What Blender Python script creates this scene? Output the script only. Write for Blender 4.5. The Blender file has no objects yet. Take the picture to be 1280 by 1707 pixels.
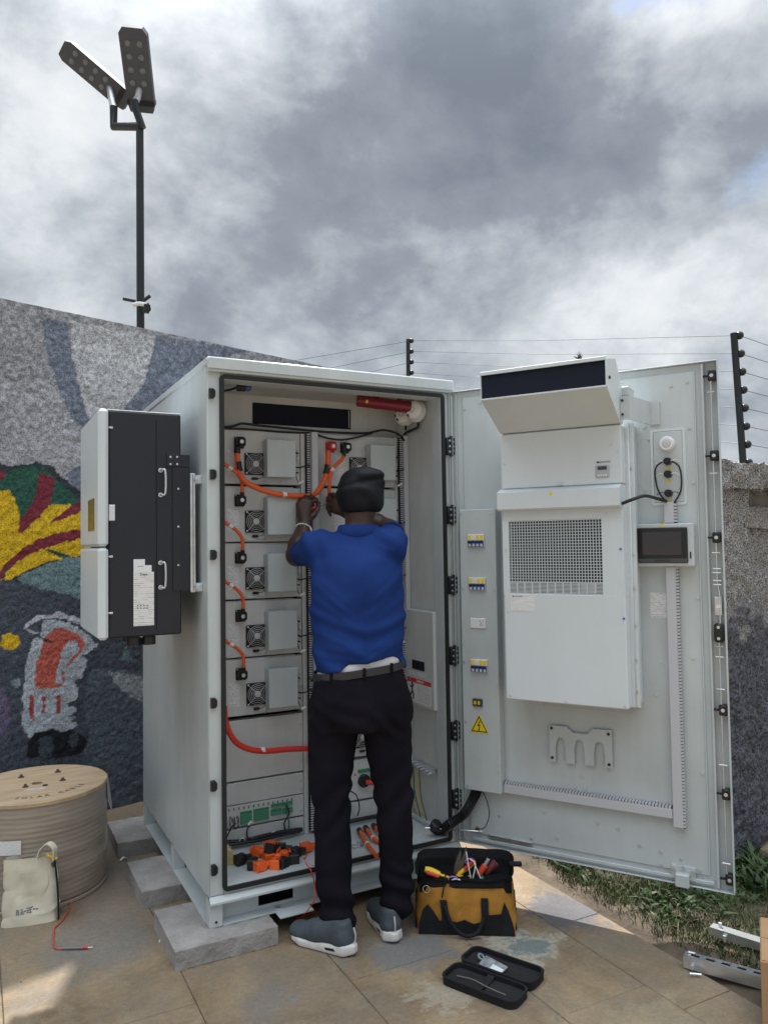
import bpy, bmesh, math, random
import numpy as np
from mathutils import Vector, Matrix
random.seed(7); RNG = np.random.default_rng(7)
S = bpy.context.scene
COL = S.collection
rad = math.radians

# ---------------------------------------------------------------- camera
CAM = (-0.7849, -2.9418, 1.5)
YAW, PITCH, ROLL, FPX = 0.4846, 0.0419, -0.015, 1294.2
def cam_axes():
    d = np.array([math.sin(YAW)*math.cos(PITCH), math.cos(YAW)*math.cos(PITCH), math.sin(PITCH)])
    r = np.array([math.cos(YAW), -math.sin(YAW), 0.0])
    u = np.cross(r, d)
    c, s = math.cos(ROLL), math.sin(ROLL)
    return c*r+s*u, -s*r+c*u, d
CR, CU, CD = cam_axes()
CC = np.array(CAM)
cam_data = bpy.data.cameras.new('camera')
cam = bpy.data.objects.new('camera', cam_data); COL.objects.link(cam)
m = Matrix.Identity(4)
for i in range(3):
    m[i][0], m[i][1], m[i][2], m[i][3] = CR[i], CU[i], -CD[i], CAM[i]
cam.matrix_world = m
cam_data.sensor_fit = 'VERTICAL'; cam_data.sensor_height = 36.0
cam_data.lens = FPX/1707.0*36.0
cam_data.clip_start = 0.05; cam_data.clip_end = 2000
S.camera = cam
S.render.resolution_x, S.render.resolution_y = 767, 1024

# measured points of the place: the spot on a real plane that a sight line meets
def ray(u, v): return CD + (u-640)/FPX*CR - (v-853.5)/FPX*CU
def onax(u, v, a, k):
    w = ray(u, v); return CC + w*((k-CC[a])/w[a])
def PX(u, v, k): return onax(u, v, 0, k)
def PY(u, v, k): return onax(u, v, 1, k)
def PZ(u, v, k=0.0): return onax(u, v, 2, k)
def PD(u, v, d): return CC + ray(u, v)*d

# ---------------------------------------------------------------- sun, sky, exposure
SUN_TO = Vector((0.25, 0.63, 1.0)).normalized()
sun_el = math.asin(SUN_TO.z)
sun_az = math.atan2(SUN_TO.x, SUN_TO.y)
sd = bpy.data.lights.new('sun', 'SUN'); sd.energy = 3.3; sd.angle = rad(1.4); sd.color = (1.0, 0.955, 0.89)
sun = bpy.data.objects.new('sun', sd); COL.objects.link(sun)
sun.rotation_euler = SUN_TO.to_track_quat('Z', 'Y').to_euler()
sun.location = (0, 0, 12)

W = bpy.data.worlds.new('World'); S.world = W; W.use_nodes = True
wt = W.node_tree; wt.nodes.clear()
def wn(t, **kw):
    n = wt.nodes.new(t)
    for k, v in kw.items(): setattr(n, k, v)
    return n
def wl(a, b): wt.links.new(a, b)
sky = wn('ShaderNodeTexSky', sky_type='NISHITA', sun_disc=False)
sky.sun_elevation = sun_el; sky.sun_rotation = sun_az; sky.air_density = 1.0; sky.dust_density = 1.0
tc = wn('ShaderNodeTexCoord')
warpn = wn('ShaderNodeTexNoise'); warpn.inputs['Scale'].default_value = 3.4; warpn.inputs['Detail'].default_value = 8; warpn.inputs['Roughness'].default_value = 0.62
wl(tc.outputs['Generated'], warpn.inputs['Vector'])
sub = wn('ShaderNodeVectorMath', operation='SUBTRACT'); wl(warpn.outputs['Color'], sub.inputs[0]); sub.inputs[1].default_value = (.5, .5, .5)
scl = wn('ShaderNodeVectorMath', operation='SCALE'); wl(sub.outputs[0], scl.inputs[0]); scl.inputs['Scale'].default_value = 0.30
dw = wn('ShaderNodeVectorMath', operation='ADD'); wl(tc.outputs['Generated'], dw.inputs[0]); wl(scl.outputs[0], dw.inputs[1])
def sdir(u, v): return tuple(Vector(ray(u, v)).normalized())
def blob(u, v, rpx, wgt):
    d = wn('ShaderNodeVectorMath', operation='DISTANCE'); wl(dw.outputs[0], d.inputs[0]); d.inputs[1].default_value = sdir(u, v)
    mr = wn('ShaderNodeMapRange', interpolation_type='SMOOTHSTEP')
    mr.inputs['From Min'].default_value = rpx/FPX; mr.inputs['From Max'].default_value = 0.0
    mr.inputs['To Min'].default_value = 0.0; mr.inputs['To Max'].default_value = wgt
    wl(d.outputs['Value'], mr.inputs['Value']); return mr.outputs['Result']
def add(a, b):
    n = wn('ShaderNodeMath', operation='ADD')
    for i, x in enumerate((a, b)):
        if isinstance(x, (int, float)): n.inputs[i].default_value = x
        else: wl(x, n.inputs[i])
    return n.outputs[0]
def mul(a, b):
    n = wn('ShaderNodeMath', operation='MULTIPLY')
    for i, x in enumerate((a, b)):
        if isinstance(x, (int, float)): n.inputs[i].default_value = x
        else: wl(x, n.inputs[i])
    return n.outputs[0]
cn = wn('ShaderNodeTexNoise'); cn.inputs['Scale'].default_value = 3.4; cn.inputs['Detail'].default_value = 9; cn.inputs['Roughness'].default_value = 0.60; cn.inputs['Distortion'].default_value = 0.25
mp = wn('ShaderNodeMapping'); mp.inputs['Scale'].default_value = (1, 1, 1.5); mp.inputs['Location'].default_value = (3.1, 1.7, .4)
wl(tc.outputs['Generated'], mp.inputs['Vector']); wl(mp.outputs[0], cn.inputs['Vector'])
cn2 = wn('ShaderNodeTexNoise'); cn2.inputs['Scale'].default_value = 9.5; cn2.inputs['Detail'].default_value = 10; cn2.inputs['Roughness'].default_value = 0.60; cn2.inputs['Distortion'].default_value = 0.25
wl(mp.outputs[0], cn2.inputs['Vector'])
Vv = add(add(0.555, mul(add(cn.outputs['Fac'], -0.5), 1.05)), mul(add(cn2.outputs['Fac'], -0.5), 0.58))
for b in [(880, 120, 420, -.30), (640, 90, 330, -.20), (1010, 250, 330, -.16), (560, 400, 420, -.15), (330, 470, 300, -.10), (1200, 230, 200, -.08),
          (110, 210, 330, .24), (420, 30, 230, .18), (250, 60, 220, .10), (1150, 60, 230, .42), (1110, 420, 260, .18), (880, 520, 260, .12), (700, 210, 150, .12),
          (480, 170, 130, .10), (60, 480, 260, .06), (1270, 440, 200, .12), (560, 560, 240, .04), (200, 480, 260, -.06)]:
    Vv = add(Vv, blob(*b))
ramp = wn('ShaderNodeValToRGB'); wl(Vv, ramp.inputs['Fac'])
cr = ramp.color_ramp
cr.elements[0].position = 0.10; cr.elements[0].color = (.215, .250, .300, 1)
cr.elements[1].position = 1.0; cr.elements[1].color = (.93, .95, .97, 1)
e = cr.elements.new(0.38); e.color = (.310, .350, .405, 1)
e = cr.elements.new(0.60); e.color = (.545, .590, .640, 1)
e = cr.elements.new(0.80); e.color = (.80, .84, .875, 1)
# an overcast sky is brighter overhead than at the horizon
sep = wn('ShaderNodeSeparateXYZ'); wl(tc.outputs['Generated'], sep.inputs[0])
zen = wn('ShaderNodeMapRange', interpolation_type='SMOOTHSTEP'); wl(sep.outputs['Z'], zen.inputs['Value'])
zen.inputs['From Min'].default_value = 0.50; zen.inputs['From Max'].default_value = 1.0; zen.inputs['To Min'].default_value = 5.0; zen.inputs['To Max'].default_value = 27.0
cs = wn('ShaderNodeVectorMath', operation='SCALE'); wl(ramp.outputs['Color'], cs.inputs[0]); wl(zen.outputs['Result'], cs.inputs['Scale'])
hole = add(add(blob(1110, -70, 120, 1.0), blob(1310, 300, 95, .55)), blob(1240, 620, 90, .35))
hn = wn('ShaderNodeMapRange', interpolation_type='SMOOTHSTEP'); wl(hole, hn.inputs['Value']); hn.inputs['From Min'].default_value = .22; hn.inputs['From Max'].default_value = .75; hn.inputs['To Max'].default_value = .8
skys = wn('ShaderNodeVectorMath', operation='SCALE'); wl(sky.outputs['Color'], skys.inputs[0]); skys.inputs['Scale'].default_value = .8
mix = wn('ShaderNodeMix', data_type='RGBA'); wl(hn.outputs['Result'], mix.inputs['Factor']); wl(cs.outputs[0], mix.inputs['A']); wl(skys.outputs[0], mix.inputs['B'])
bg = wn('ShaderNodeBackground'); bg.inputs['Strength'].default_value = 0.10; wl(mix.outputs['Result'], bg.inputs['Color'])
wo = wn('ShaderNodeOutputWorld'); wl(bg.outputs[0], wo.inputs['Surface'])

vs = S.view_settings
vs.view_transform = 'Standard'; vs.look = 'None'; vs.gamma = 1.0; vs.use_curve_mapping = False
vs.exposure = 1.02
S.render.engine = 'CYCLES'
S.cycles.use_denoising = True
S.cycles.max_bounces = 8

# ---------------------------------------------------------------- materials
MAT = {}
def mat(name, col, rough=.5, metal=0.0, var=0.0, vscale=8.0, bump=0.0, bscale=60.0, col2=None, spec=.5, coat=0, alpha=None, trans=0, detail=4, stretch=None, grime=0):
    if name in MAT: return MAT[name]
    M_ = bpy.data.materials.new(name); M_.use_nodes = True; t = M_.node_tree
    b = t.nodes['Principled BSDF']
    b.inputs['Base Color'].default_value = (*col, 1); b.inputs['Roughness'].default_value = rough; b.inputs['Metallic'].default_value = metal
    b.inputs['Specular IOR Level'].default_value = spec
    if coat: b.inputs['Coat Weight'].default_value = coat
    if trans: b.inputs['Transmission Weight'].default_value = trans
    if alpha is not None: b.inputs['Alpha'].default_value = alpha
    tcn = t.nodes.new('ShaderNodeTexCoord'); src = tcn.outputs['Object']
    if stretch:
        mpn = t.nodes.new('ShaderNodeMapping'); mpn.inputs['Scale'].default_value = stretch
        t.links.new(src, mpn.inputs['Vector']); src = mpn.outputs[0]
    if var > 0 or col2:
        n = t.nodes.new('ShaderNodeTexNoise'); n.inputs['Scale'].default_value = vscale; n.inputs['Detail'].default_value = detail; n.inputs['Roughness'].default_value = .6
        t.links.new(src, n.inputs['Vector'])
        r = t.nodes.new('ShaderNodeValToRGB'); t.links.new(n.outputs['Fac'], r.inputs['Fac'])
        c2 = col2 if col2 else tuple(c*(1-var) for c in col); c1 = col if col2 else tuple(min(1, c*(1+var*.5)) for c in col)
        r.color_ramp.elements[0].position = .33; r.color_ramp.elements[0].color = (*c2, 1)
        r.color_ramp.elements[1].position = .67; r.color_ramp.elements[1].color = (*c1, 1)
        t.links.new(r.outputs['Color'], b.inputs['Base Color'])
        mr = t.nodes.new('ShaderNodeMapRange'); t.links.new(n.outputs['Fac'], mr.inputs['Value'])
        mr.inputs['To Min'].default_value = min(1, rough+.08); mr.inputs['To Max'].default_value = max(0, rough-.08)
        t.links.new(mr.outputs['Result'], b.inputs['Roughness'])
    if grime:
        mg = t.nodes.new('ShaderNodeMapping'); mg.inputs['Scale'].default_value = (7, 7, .9); t.links.new(tcn.outputs['Object'], mg.inputs['Vector'])
        ng = t.nodes.new('ShaderNodeTexNoise'); ng.inputs['Scale'].default_value = 1.6; ng.inputs['Detail'].default_value = 8; ng.inputs['Roughness'].default_value = .7; t.links.new(mg.outputs[0], ng.inputs['Vector'])
        ns = t.nodes.new('ShaderNodeTexNoise'); ns.inputs['Scale'].default_value = 24; ns.inputs['Detail'].default_value = 7; ns.inputs['Roughness'].default_value = .75; t.links.new(tcn.outputs['Object'], ns.inputs['Vector'])
        rg = t.nodes.new('ShaderNodeValToRGB'); t.links.new(ng.outputs['Fac'], rg.inputs['Fac']); rg.color_ramp.elements[0].position = .38; rg.color_ramp.elements[0].color = (.70, .68, .64, 1); rg.color_ramp.elements[1].position = .60; rg.color_ramp.elements[1].color = (1, 1, 1, 1)
        rs = t.nodes.new('ShaderNodeValToRGB'); t.links.new(ns.outputs['Fac'], rs.inputs['Fac']); rs.color_ramp.elements[0].position = .30; rs.color_ramp.elements[0].color = (.45, .43, .40, 1); rs.color_ramp.elements[1].position = .40; rs.color_ramp.elements[1].color = (1, 1, 1, 1)
        for src_, f_ in ((rg, grime), (rs, grime*.8)):
            mx_ = t.nodes.new('ShaderNodeMix'); mx_.data_type = 'RGBA'; mx_.blend_type = 'MULTIPLY'; mx_.inputs['Factor'].default_value = f_
            cur = b.inputs['Base Color'].links[0].from_socket; t.links.new(cur, mx_.inputs['A']); t.links.new(src_.outputs['Color'], mx_.inputs['B']); t.links.new(mx_.outputs['Result'], b.inputs['Base Color'])
    if bump > 0:
        n2 = t.nodes.new('ShaderNodeTexNoise'); n2.inputs['Scale'].default_value = bscale; n2.inputs['Detail'].default_value = 6
        t.links.new(src, n2.inputs['Vector'])
        bp = t.nodes.new('ShaderNodeBump'); bp.inputs['Strength'].default_value = bump; bp.inputs['Distance'].default_value = .01
        t.links.new(n2.outputs['Fac'], bp.inputs['Height']); t.links.new(bp.outputs['Normal'], b.inputs['Normal'])
    MAT[name] = M_; return M_

PAINT = mat('grey_paint', (.525, .575, .585), .36, var=.10, vscale=2.6, bump=.05, bscale=9, grime=.17)
PAINTIN = mat('inner_grey_paint', (.60, .62, .62), .42, var=.08, vscale=3, bump=.03, bscale=9, grime=.2)
WHITE = mat('white_paint', (.62, .68, .71), .38, var=.05, vscale=2, bump=.03, bscale=7, grime=.08)
WHITEPL = mat('white_plastic', (.76, .77, .76), .4)
BLACKM = mat('black_metal', (.009, .012, .021), .46, var=.15, vscale=3, bump=.02, bscale=500)
BLACKPL = mat('black_plastic', (.014, .015, .017), .38, spec=.4)
RUBBER = mat('rubber', (.018, .02, .021), .6, spec=.3)
STEEL = mat('zinc_steel', (.60, .62, .64), .38, metal=.65, var=.12, vscale=20)
GALV = mat('galvanised', (.66, .69, .71), .34, metal=.9, var=.2, vscale=14)
CHROME = mat('bright_steel', (.8, .8, .8), .18, metal=1)
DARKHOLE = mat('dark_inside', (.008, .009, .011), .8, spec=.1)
DARKMESH = mat('dark_filter', (.010, .013, .026), .7, spec=.2, bump=.3, bscale=400)
ORANGE = mat('orange_cable', (.80, .13, .025), .42, var=.08, vscale=30)
ORANGEPL = mat('orange_plastic', (.85, .13, .02), .38)
REDC = mat('red_cable', (.70, .045, .03), .4)
REDPL = mat('red_plastic', (.55, .03, .03), .4)
REDTUBE = mat('red_tube', (.20, .010, .030), .35)
YELLOWPL = mat('yellow_plastic', (.80, .52, .02), .4)
BLUEPL = mat('blue_plastic', (.05, .12, .38), .35)
GREENPL = mat('green_connector', (.03, .24, .12), .4)
GREENW = mat('green_wire', (.02, .16, .08), .45)
SLOTG = mat('slot_shadow', (.05, .052, .055), .8)
DUCT = mat('duct_plastic', (.52, .53, .56), .5)
SKIN = mat('skin', (.060, .030, .021), .45, var=.2, vscale=25, bump=.08, bscale=220)
SHIRT = mat('blue_cotton', (.0105, .035, .160), .85, var=.12, vscale=6, bump=.14, bscale=900, spec=.15)
TROUSER = mat('dark_cloth', (.0095, .0085, .0135), .9, var=.25, vscale=5, bump=.15, bscale=700, spec=.1)
CAPM = mat('cap_cloth', (.0040, .0048, .008), .62, var=.3, vscale=14, bump=.15, bscale=600, spec=.22)
LEATHER = mat('belt_leather', (.022, .022, .026), .4, var=.2, vscale=30)
UNDER = mat('white_cotton', (.70, .70, .74), .9, bump=.1, bscale=300)
SHOE = mat('shoe_knit', (.075, .090, .105), .85, var=.2, vscale=25, bump=.3, bscale=500, spec=.2)
SOLE = mat('sole_foam', (.62, .60, .57), .6, var=.1, vscale=18)
CONC = mat('concrete_slab', (.325, .305, .29), .88, var=.24, vscale=11, bump=.5, bscale=90)
CANVAS = mat('canvas', (.60, .55, .43), .9, var=.14, vscale=9, bump=.15, bscale=700, spec=.15)
YELBAG = mat('ochre_canvas', (.44, .21, .038), .85, var=.45, vscale=7, bump=.2, bscale=600, spec=.2)
BLKBAG = mat('black_canvas', (.014, .015, .017), .85, var=.3, vscale=10, bump=.25, bscale=600, spec=.2)
CASEM = mat('case_fabric', (.012, .012, .015), .75, var=.3, vscale=20, bump=.2, bscale=500, spec=.3)
PLY = mat('plywood', (.50, .37, .235), .7, var=.2, vscale=5, bump=.08, bscale=120, stretch=(1, 6, 1))
WRAP = mat('wrapped_cable', (.275, .225, .180), .32, col2=(.36, .305, .250), vscale=4, bump=.10, bscale=16, stretch=(1, 1, 2.5), coat=.5)
CARD = mat('cardboard', (.40, .235, .12), .8, var=.1, vscale=6)
BARK = mat('bark', (.10, .07, .05), .9, var=.3)
LEAFD = mat('conifer_green', (.035, .055, .03), .8, var=.3, vscale=3)
STONE = mat('wall_stone', (.30, .29, .28), .95, bump=.5, bscale=70)
PLASTER = mat('brown_render', (.17, .155, .145), .9, var=.2, vscale=9, bump=.2, bscale=60)
POLEM = mat('pole_paint', (.006, .009, .012), .45)
LAMPG = mat('lamp_housing', (.060, .066, .080), .5, var=.1)
LEDM = mat('led_lens', (.15, .155, .17), .35)
SCREEN = mat('dark_glass', (.030, .026, .030), .12, spec=.6)
GLASSY = mat('display_glass', (.13, .12, .045), .2)
WIREM = mat('fence_wire_steel', (.12, .125, .13), .5, metal=.2)
PLASTICF = mat('clear_film', (.75, .72, .62), .25, trans=.3, var=.1)
AMBER = mat('amber_film', (.50, .40, .16), .25, trans=.25, var=.2, vscale=20)

def print_mat(name, bgc, ink, rows, cols, density=.5, rough=.45):
    """small unreadable print: broken rows of ink on a sticker (uses the sticker's own UV)"""
    M_ = bpy.data.materials.new(name); M_.use_nodes = True; t = M_.node_tree; b = t.nodes['Principled BSDF']
    b.inputs['Roughness'].default_value = rough
    uv = t.nodes.new('ShaderNodeTexCoord')
    br = t.nodes.new('ShaderNodeTexBrick'); br.offset = .37; br.squash = .8; br.squash_frequency = 3
    br.inputs['Scale'].default_value = 1.0; br.inputs['Brick Width'].default_value = 1.0/cols; br.inputs['Row Height'].default_value = 1.0/rows
    br.inputs['Mortar Size'].default_value = .32/rows; br.inputs['Mortar Smooth'].default_value = .1
    t.links.new(uv.outputs['UV'], br.inputs['Vector'])
    br.inputs['Color1'].default_value = (1, 1, 1, 1); br.inputs['Color2'].default_value = (0, 0, 0, 1); br.inputs['Mortar'].default_value = (0, 0, 0, 1); br.inputs['Bias'].default_value = density-.5
    n = t.nodes.new('ShaderNodeTexNoise'); n.inputs['Scale'].default_value = cols*9; n.inputs['Detail'].default_value = 2; t.links.new(uv.outputs['UV'], n.inputs['Vector'])
    mm = t.nodes.new('ShaderNodeMath'); mm.operation = 'MULTIPLY'; t.links.new(br.outputs['Color'], mm.inputs[0]); t.links.new(n.outputs['Fac'], mm.inputs[1])
    m2 = t.nodes.new('ShaderNodeMath'); m2.operation = 'MULTIPLY'; m2.use_clamp = True; t.links.new(mm.outputs[0], m2.inputs[0]); m2.inputs[1].default_value = 1.5
    mx = t.nodes.new('ShaderNodeMix'); mx.data_type = 'RGBA'; t.links.new(m2.outputs[0], mx.inputs['Factor'])
    mx.inputs['A'].default_value = (*bgc, 1); mx.inputs['B'].default_value = (*ink, 1)
    t.links.new(mx.outputs['Result'], b.inputs['Base Color'])
    MAT[name] = M_; return M_
PRINT = print_mat('print_fine', (.74, .75, .77), (.03, .03, .045), 14, 4, .75)
PRINTW = print_mat('print_bold', (.74, .74, .75), (.05, .05, .06), 6, 3, .6)
PRINTL = print_mat('print_light', (.74, .75, .74), (.30, .30, .32), 26, 3, .55)
PRINTY = print_mat('print_yellow', (.85, .66, .03), (.05, .05, .03), 2, 2, .6)
PRINTD = print_mat('print_on_black', (.03, .03, .035), (.5, .5, .5), 2, 7, .7)

# ---------------------------------------------------------------- mesh helpers
OFF = {}
class MB:
    def __init__(s): s.v = []; s.f = []; s.uv = {}; s.T = None
    def _add(s, vs_, fs, uvs=None):
        o = len(s.v)
        for p in vs_:
            p = Vector(p)
            s.v.append(s.T @ p if s.T else p)
        for i, f in enumerate(fs):
            s.f.append([o+k for k in f])
            if uvs: s.uv[len(s.f)-1] = uvs[i]
    def box(s, x0, x1, y0, y1, z0, z1, b=0.0):
        if x0 > x1: x0, x1 = x1, x0
        if y0 > y1: y0, y1 = y1, y0
        if z0 > z1: z0, z1 = z1, z0
        b = min(b, (x1-x0)*.49, (y1-y0)*.49, (z1-z0)*.49)
        if b <= 0:
            s._add([(x0,y0,z0),(x1,y0,z0),(x1,y1,z0),(x0,y1,z0),(x0,y0,z1),(x1,y0,z1),(x1,y1,z1),(x0,y1,z1)],
                   [(0,3,2,1),(4,5,6,7),(0,1,5,4),(1,2,6,5),(2,3,7,6),(3,0,4,7)]); return s
        vs_ = []; idx = {}
        X, Y, Z = (x0, x1), (y0, y1), (z0, z1)
        for i in (0, 1):
            for j in (0, 1):
                for k in (0, 1):
                    sx, sy, sz = (1, -1)[i], (1, -1)[j], (1, -1)[k]
                    for a in range(3):
                        idx[i, j, k, a] = len(vs_)
                        vs_.append((X[i]+(0 if a == 0 else b*sx), Y[j]+(0 if a == 1 else b*sy), Z[k]+(0 if a == 2 else b*sz)))
        fs = []
        for i in (0, 1):
            q = [idx[i,0,0,0], idx[i,1,0,0], idx[i,1,1,0], idx[i,0,1,0]]; fs.append(q if i else q[::-1])
            q = [idx[0,i,0,1], idx[0,i,1,1], idx[1,i,1,1], idx[1,i,0,1]]; fs.append(q if i else q[::-1])
            q = [idx[0,0,i,2], idx[1,0,i,2], idx[1,1,i,2], idx[0,1,i,2]]; fs.append(q if i else q[::-1])
        for i in (0, 1):
            for j in (0, 1):
                q = [idx[i,j,0,0], idx[i,j,0,1], idx[i,j,1,1], idx[i,j,1,0]]; fs.append(q if i == j else q[::-1])
                q = [idx[i,0,j,0], idx[i,0,j,2], idx[i,1,j,2], idx[i,1,j,0]]; fs.append(q[::-1] if i == j else q)
                q = [idx[0,i,j,1], idx[0,i,j,2], idx[1,i,j,2], idx[1,i,j,1]]; fs.append(q if i == j else q[::-1])
        for i in (0, 1):
            for j in (0, 1):
                for k in (0, 1):
                    q = [idx[i,j,k,0], idx[i,j,k,1], idx[i,j,k,2]]; fs.append(q if (i+j+k) % 2 == 1 else q[::-1])
        s._add(vs_, fs); return s
    def cyl(s, p0, p1, r0, r1=None, n=14, caps=True):
        p0, p1 = Vector(p0), Vector(p1); r1 = r0 if r1 is None else r1
        d = (p1-p0).normalized(); a = d.orthogonal().normalized(); b = d.cross(a)
        vs_ = [p0+(a*math.cos(2*math.pi*i/n)+b*math.sin(2*math.pi*i/n))*r0 for i in range(n)]
        vs_ += [p1+(a*math.cos(2*math.pi*i/n)+b*math.sin(2*math.pi*i/n))*r1 for i in range(n)]
        fs = [(i, (i+1) % n, n+(i+1) % n, n+i) for i in range(n)]
        if caps: fs += [tuple(range(n))[::-1], tuple(range(n, 2*n))]
        s._add(vs_, fs); return s
    def tube(s, pts, r, n=8, sub=6, caps=True, radii=None):
        P = [Vector(p) for p in pts]
        if sub > 1 and len(P) > 2:
            Q = []
            E = [P[0]*2-P[1]]+P+[P[-1]*2-P[-2]]
            for i in range(1, len(E)-2):
                for k in range(sub):
                    t = k/sub; p0, p1, p2, p3 = E[i-1:i+3]
                    Q.append(.5*((2*p1)+(p2-p0)*t+(2*p0-5*p1+4*p2-p3)*t*t+(3*p1-p0-3*p2+p3)*t**3))
            Q.append(P[-1]); P = Q
        L = len(P); vs_ = []; a = None
        for i, p in enumerate(P):
            d = (P[min(i+1, L-1)]-P[max(i-1, 0)])
            if d.length < 1e-9: d = Vector((0, 0, 1))
            d.normalize()
            if a is None: a = d.orthogonal().normalized()
            a = (a-d*a.dot(d))
            if a.length < 1e-6: a = d.orthogonal()
            a.normalize(); b = d.cross(a)
            rr = r if radii is None else radii(i/(L-1))
            for k in range(n):
                vs_.append(p+(a*math.cos(2*math.pi*k/n)+b*math.sin(2*math.pi*k/n))*rr)
        fs = []
        for i in range(L-1):
            for k in range(n):
                fs.append((i*n+k, i*n+(k+1) % n, (i+1)*n+(k+1) % n, (i+1)*n+k))
        if caps: fs += [tuple(range(n))[::-1], tuple(range((L-1)*n, L*n))]
        s._add(vs_, fs); return s
    def prism(s, poly, axis, a0, a1):
        """extrude a 2D polygon along an axis: axis 1 -> poly is (x,z); axis 2 -> (x,y); axis 0 -> (y,z)"""
        n = len(poly)
        def P(p, a): return {0: (a, p[0], p[1]), 1: (p[0], a, p[1]), 2: (p[0], p[1], a)}[axis]
        area = sum(poly[i][0]*poly[(i+1) % n][1]-poly[(i+1) % n][0]*poly[i][1] for i in range(n))
        pl = list(poly) if (area > 0) != (axis == 1) else list(poly)[::-1]
        if a0 > a1: a0, a1 = a1, a0
        vs_ = [P(p, a0) for p in pl]+[P(p, a1) for p in pl]
        fs = [tuple(range(n))[::-1], tuple(range(n, 2*n))]+[(i, (i+1) % n, n+(i+1) % n, n+i) for i in range(n)]
        s._add(vs_, fs); return s
    def lathe(s, prof, c=(0, 0, 0), n=24, axis=2):
        vs_ = []
        for r, z in prof:
            for k in range(n):
                a = 2*math.pi*k/n; p = (r*math.cos(a), r*math.sin(a), z)
                if axis == 1: p = (p[0], -p[2], p[1])
                if axis == 0: p = (p[2], p[0], p[1])
                vs_.append((c[0]+p[0], c[1]+p[1], c[2]+p[2]))
        L = len(prof)
        fs = [(i*n+k, i*n+(k+1) % n, (i+1)*n+(k+1) % n, (i+1)*n+k) for i in range(L-1) for k in range(n)]
        s._add(vs_, fs); return s
    def ring(s, c, R, r, axis=1, n=22, k=4):
        vs_ = []; fs = []
        for i in range(n):
            a = 2*math.pi*i/n
            for j in range(k):
                b = 2*math.pi*j/k; q = R+r*math.cos(b); h = r*math.sin(b)
                p = (q*math.cos(a), q*math.sin(a), h)
                if axis == 1: p = (p[0], p[2], p[1])
                vs_.append((c[0]+p[0], c[1]+p[1], c[2]+p[2]))
        for i in range(n):
            for j in range(k):
                f = (i*k+j, ((i+1) % n)*k+j, ((i+1) % n)*k+(j+1) % k, i*k+(j+1) % k)
                fs.append(f[::-1] if axis == 1 else f)
        s._add(vs_, fs); return s
    def sph(s, c, r, n=10, m=7, rz=None, ry=None):
        rz = rz or r; ry = ry or r
        vs_ = [(c[0]+r*math.sin(math.pi*i/m)*math.cos(2*math.pi*k/n), c[1]+ry*math.sin(math.pi*i/m)*math.sin(2*math.pi*k/n), c[2]+rz*math.cos(math.pi*i/m)) for i in range(m+1) for k in range(n)]
        fs = [(i*n+k, (i+1)*n+k, (i+1)*n+(k+1) % n, i*n+(k+1) % n) for i in range(m) for k in range(n)]
        s._add(vs_, fs); return s
    def quad(s, a, b, c, d):
        s._add([a, b, c, d], [(0, 1, 2, 3)], [[(0, 0), (1, 0), (1, 1), (0, 1)]]); return s
    def frame(s, x0, x1, z0, z1, w, y0, y1, rc=.02, n=5, inner_rc=None):
        """rounded rectangular ring in the xz plane"""
        def rr(x0, x1, z0, z1, r):
            out = []
            for cx, cz, a0 in ((x1-r, z1-r, 0), (x0+r, z1-r, 90), (x0+r, z0+r, 180), (x1-r, z0+r, 270)):
                for i in range(n+1):
                    a = rad(a0+90*i/n); out.append((cx+r*math.cos(a), cz+r*math.sin(a)))
            return out
        o = rr(x0, x1, z0, z1, rc); i_ = rr(x0+w, x1-w, z0+w, z1-w, max(rc-w, .003))
        N = len(o)
        vs_ = [(p[0], y0, p[1]) for p in o]+[(p[0], y0, p[1]) for p in i_]+[(p[0], y1, p[1]) for p in o]+[(p[0], y1, p[1]) for p in i_]
        fs = []
        for k in range(N):
            q = (k+1) % N
            fs += [(k, N+k, N+q, q), (2*N+k, 2*N+q, 3*N+q, 3*N+k), (k, q, 2*N+q, 2*N+k), (N+k, 3*N+k, 3*N+q, N+q)]
        s._add(vs_, fs); return s
    def build(s, name, mat_, parent=None, smooth=None, off=None):
        me = bpy.data.meshes.new(name)
        o = Vector(off) if off is not None else (OFF.get(parent.name, Vector()) if parent else Vector())
        me.from_pydata([tuple(p-o) for p in s.v], [], s.f)
        if s.uv:
            ul = me.uv_layers.new(name='UVMap')
            for fi, c in s.uv.items():
                for j, li in enumerate(me.polygons[fi].loop_indices): ul.data[li].uv = c[j]
        me.materials.append(mat_)
        if smooth:
            me.polygons.foreach_set('use_smooth', [True]*len(me.polygons)); me.set_sharp_from_angle(angle=rad(smooth))
        me.update()
        ob = bpy.data.objects.new(name, me); COL.objects.link(ob)
        if parent: ob.parent = parent
        OFF[ob.name] = o
        return ob
def tag(o, label=None, cat=None, group=None, kind=None):
    if label: o['label'] = label
    if cat: o['category'] = cat
    if group: o['group'] = group
    if kind: o['kind'] = kind
    return o
DOOR_ROT = math.atan2(-.8455, .534)
HINGE = Vector((1.1087, 0.0, 0.0))
DM = Matrix.Translation(HINGE) @ Matrix.Rotation(DOOR_ROT, 4, 'Z')
def thing(name, label, cat, loc=(0, 0, 0), group=None, frame=None):
    """an Empty at the thing's base; coordinates of its parts are given in the frame (world, or the open door's own)"""
    o = bpy.data.objects.new(name, None); COL.objects.link(o); o.empty_display_size = .1
    l = Vector(loc)
    if frame is not None: o.matrix_world = frame @ Matrix.Translation(l)
    else: o.location = l
    OFF[o.name] = l
    return tag(o, label, cat, group)
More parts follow.
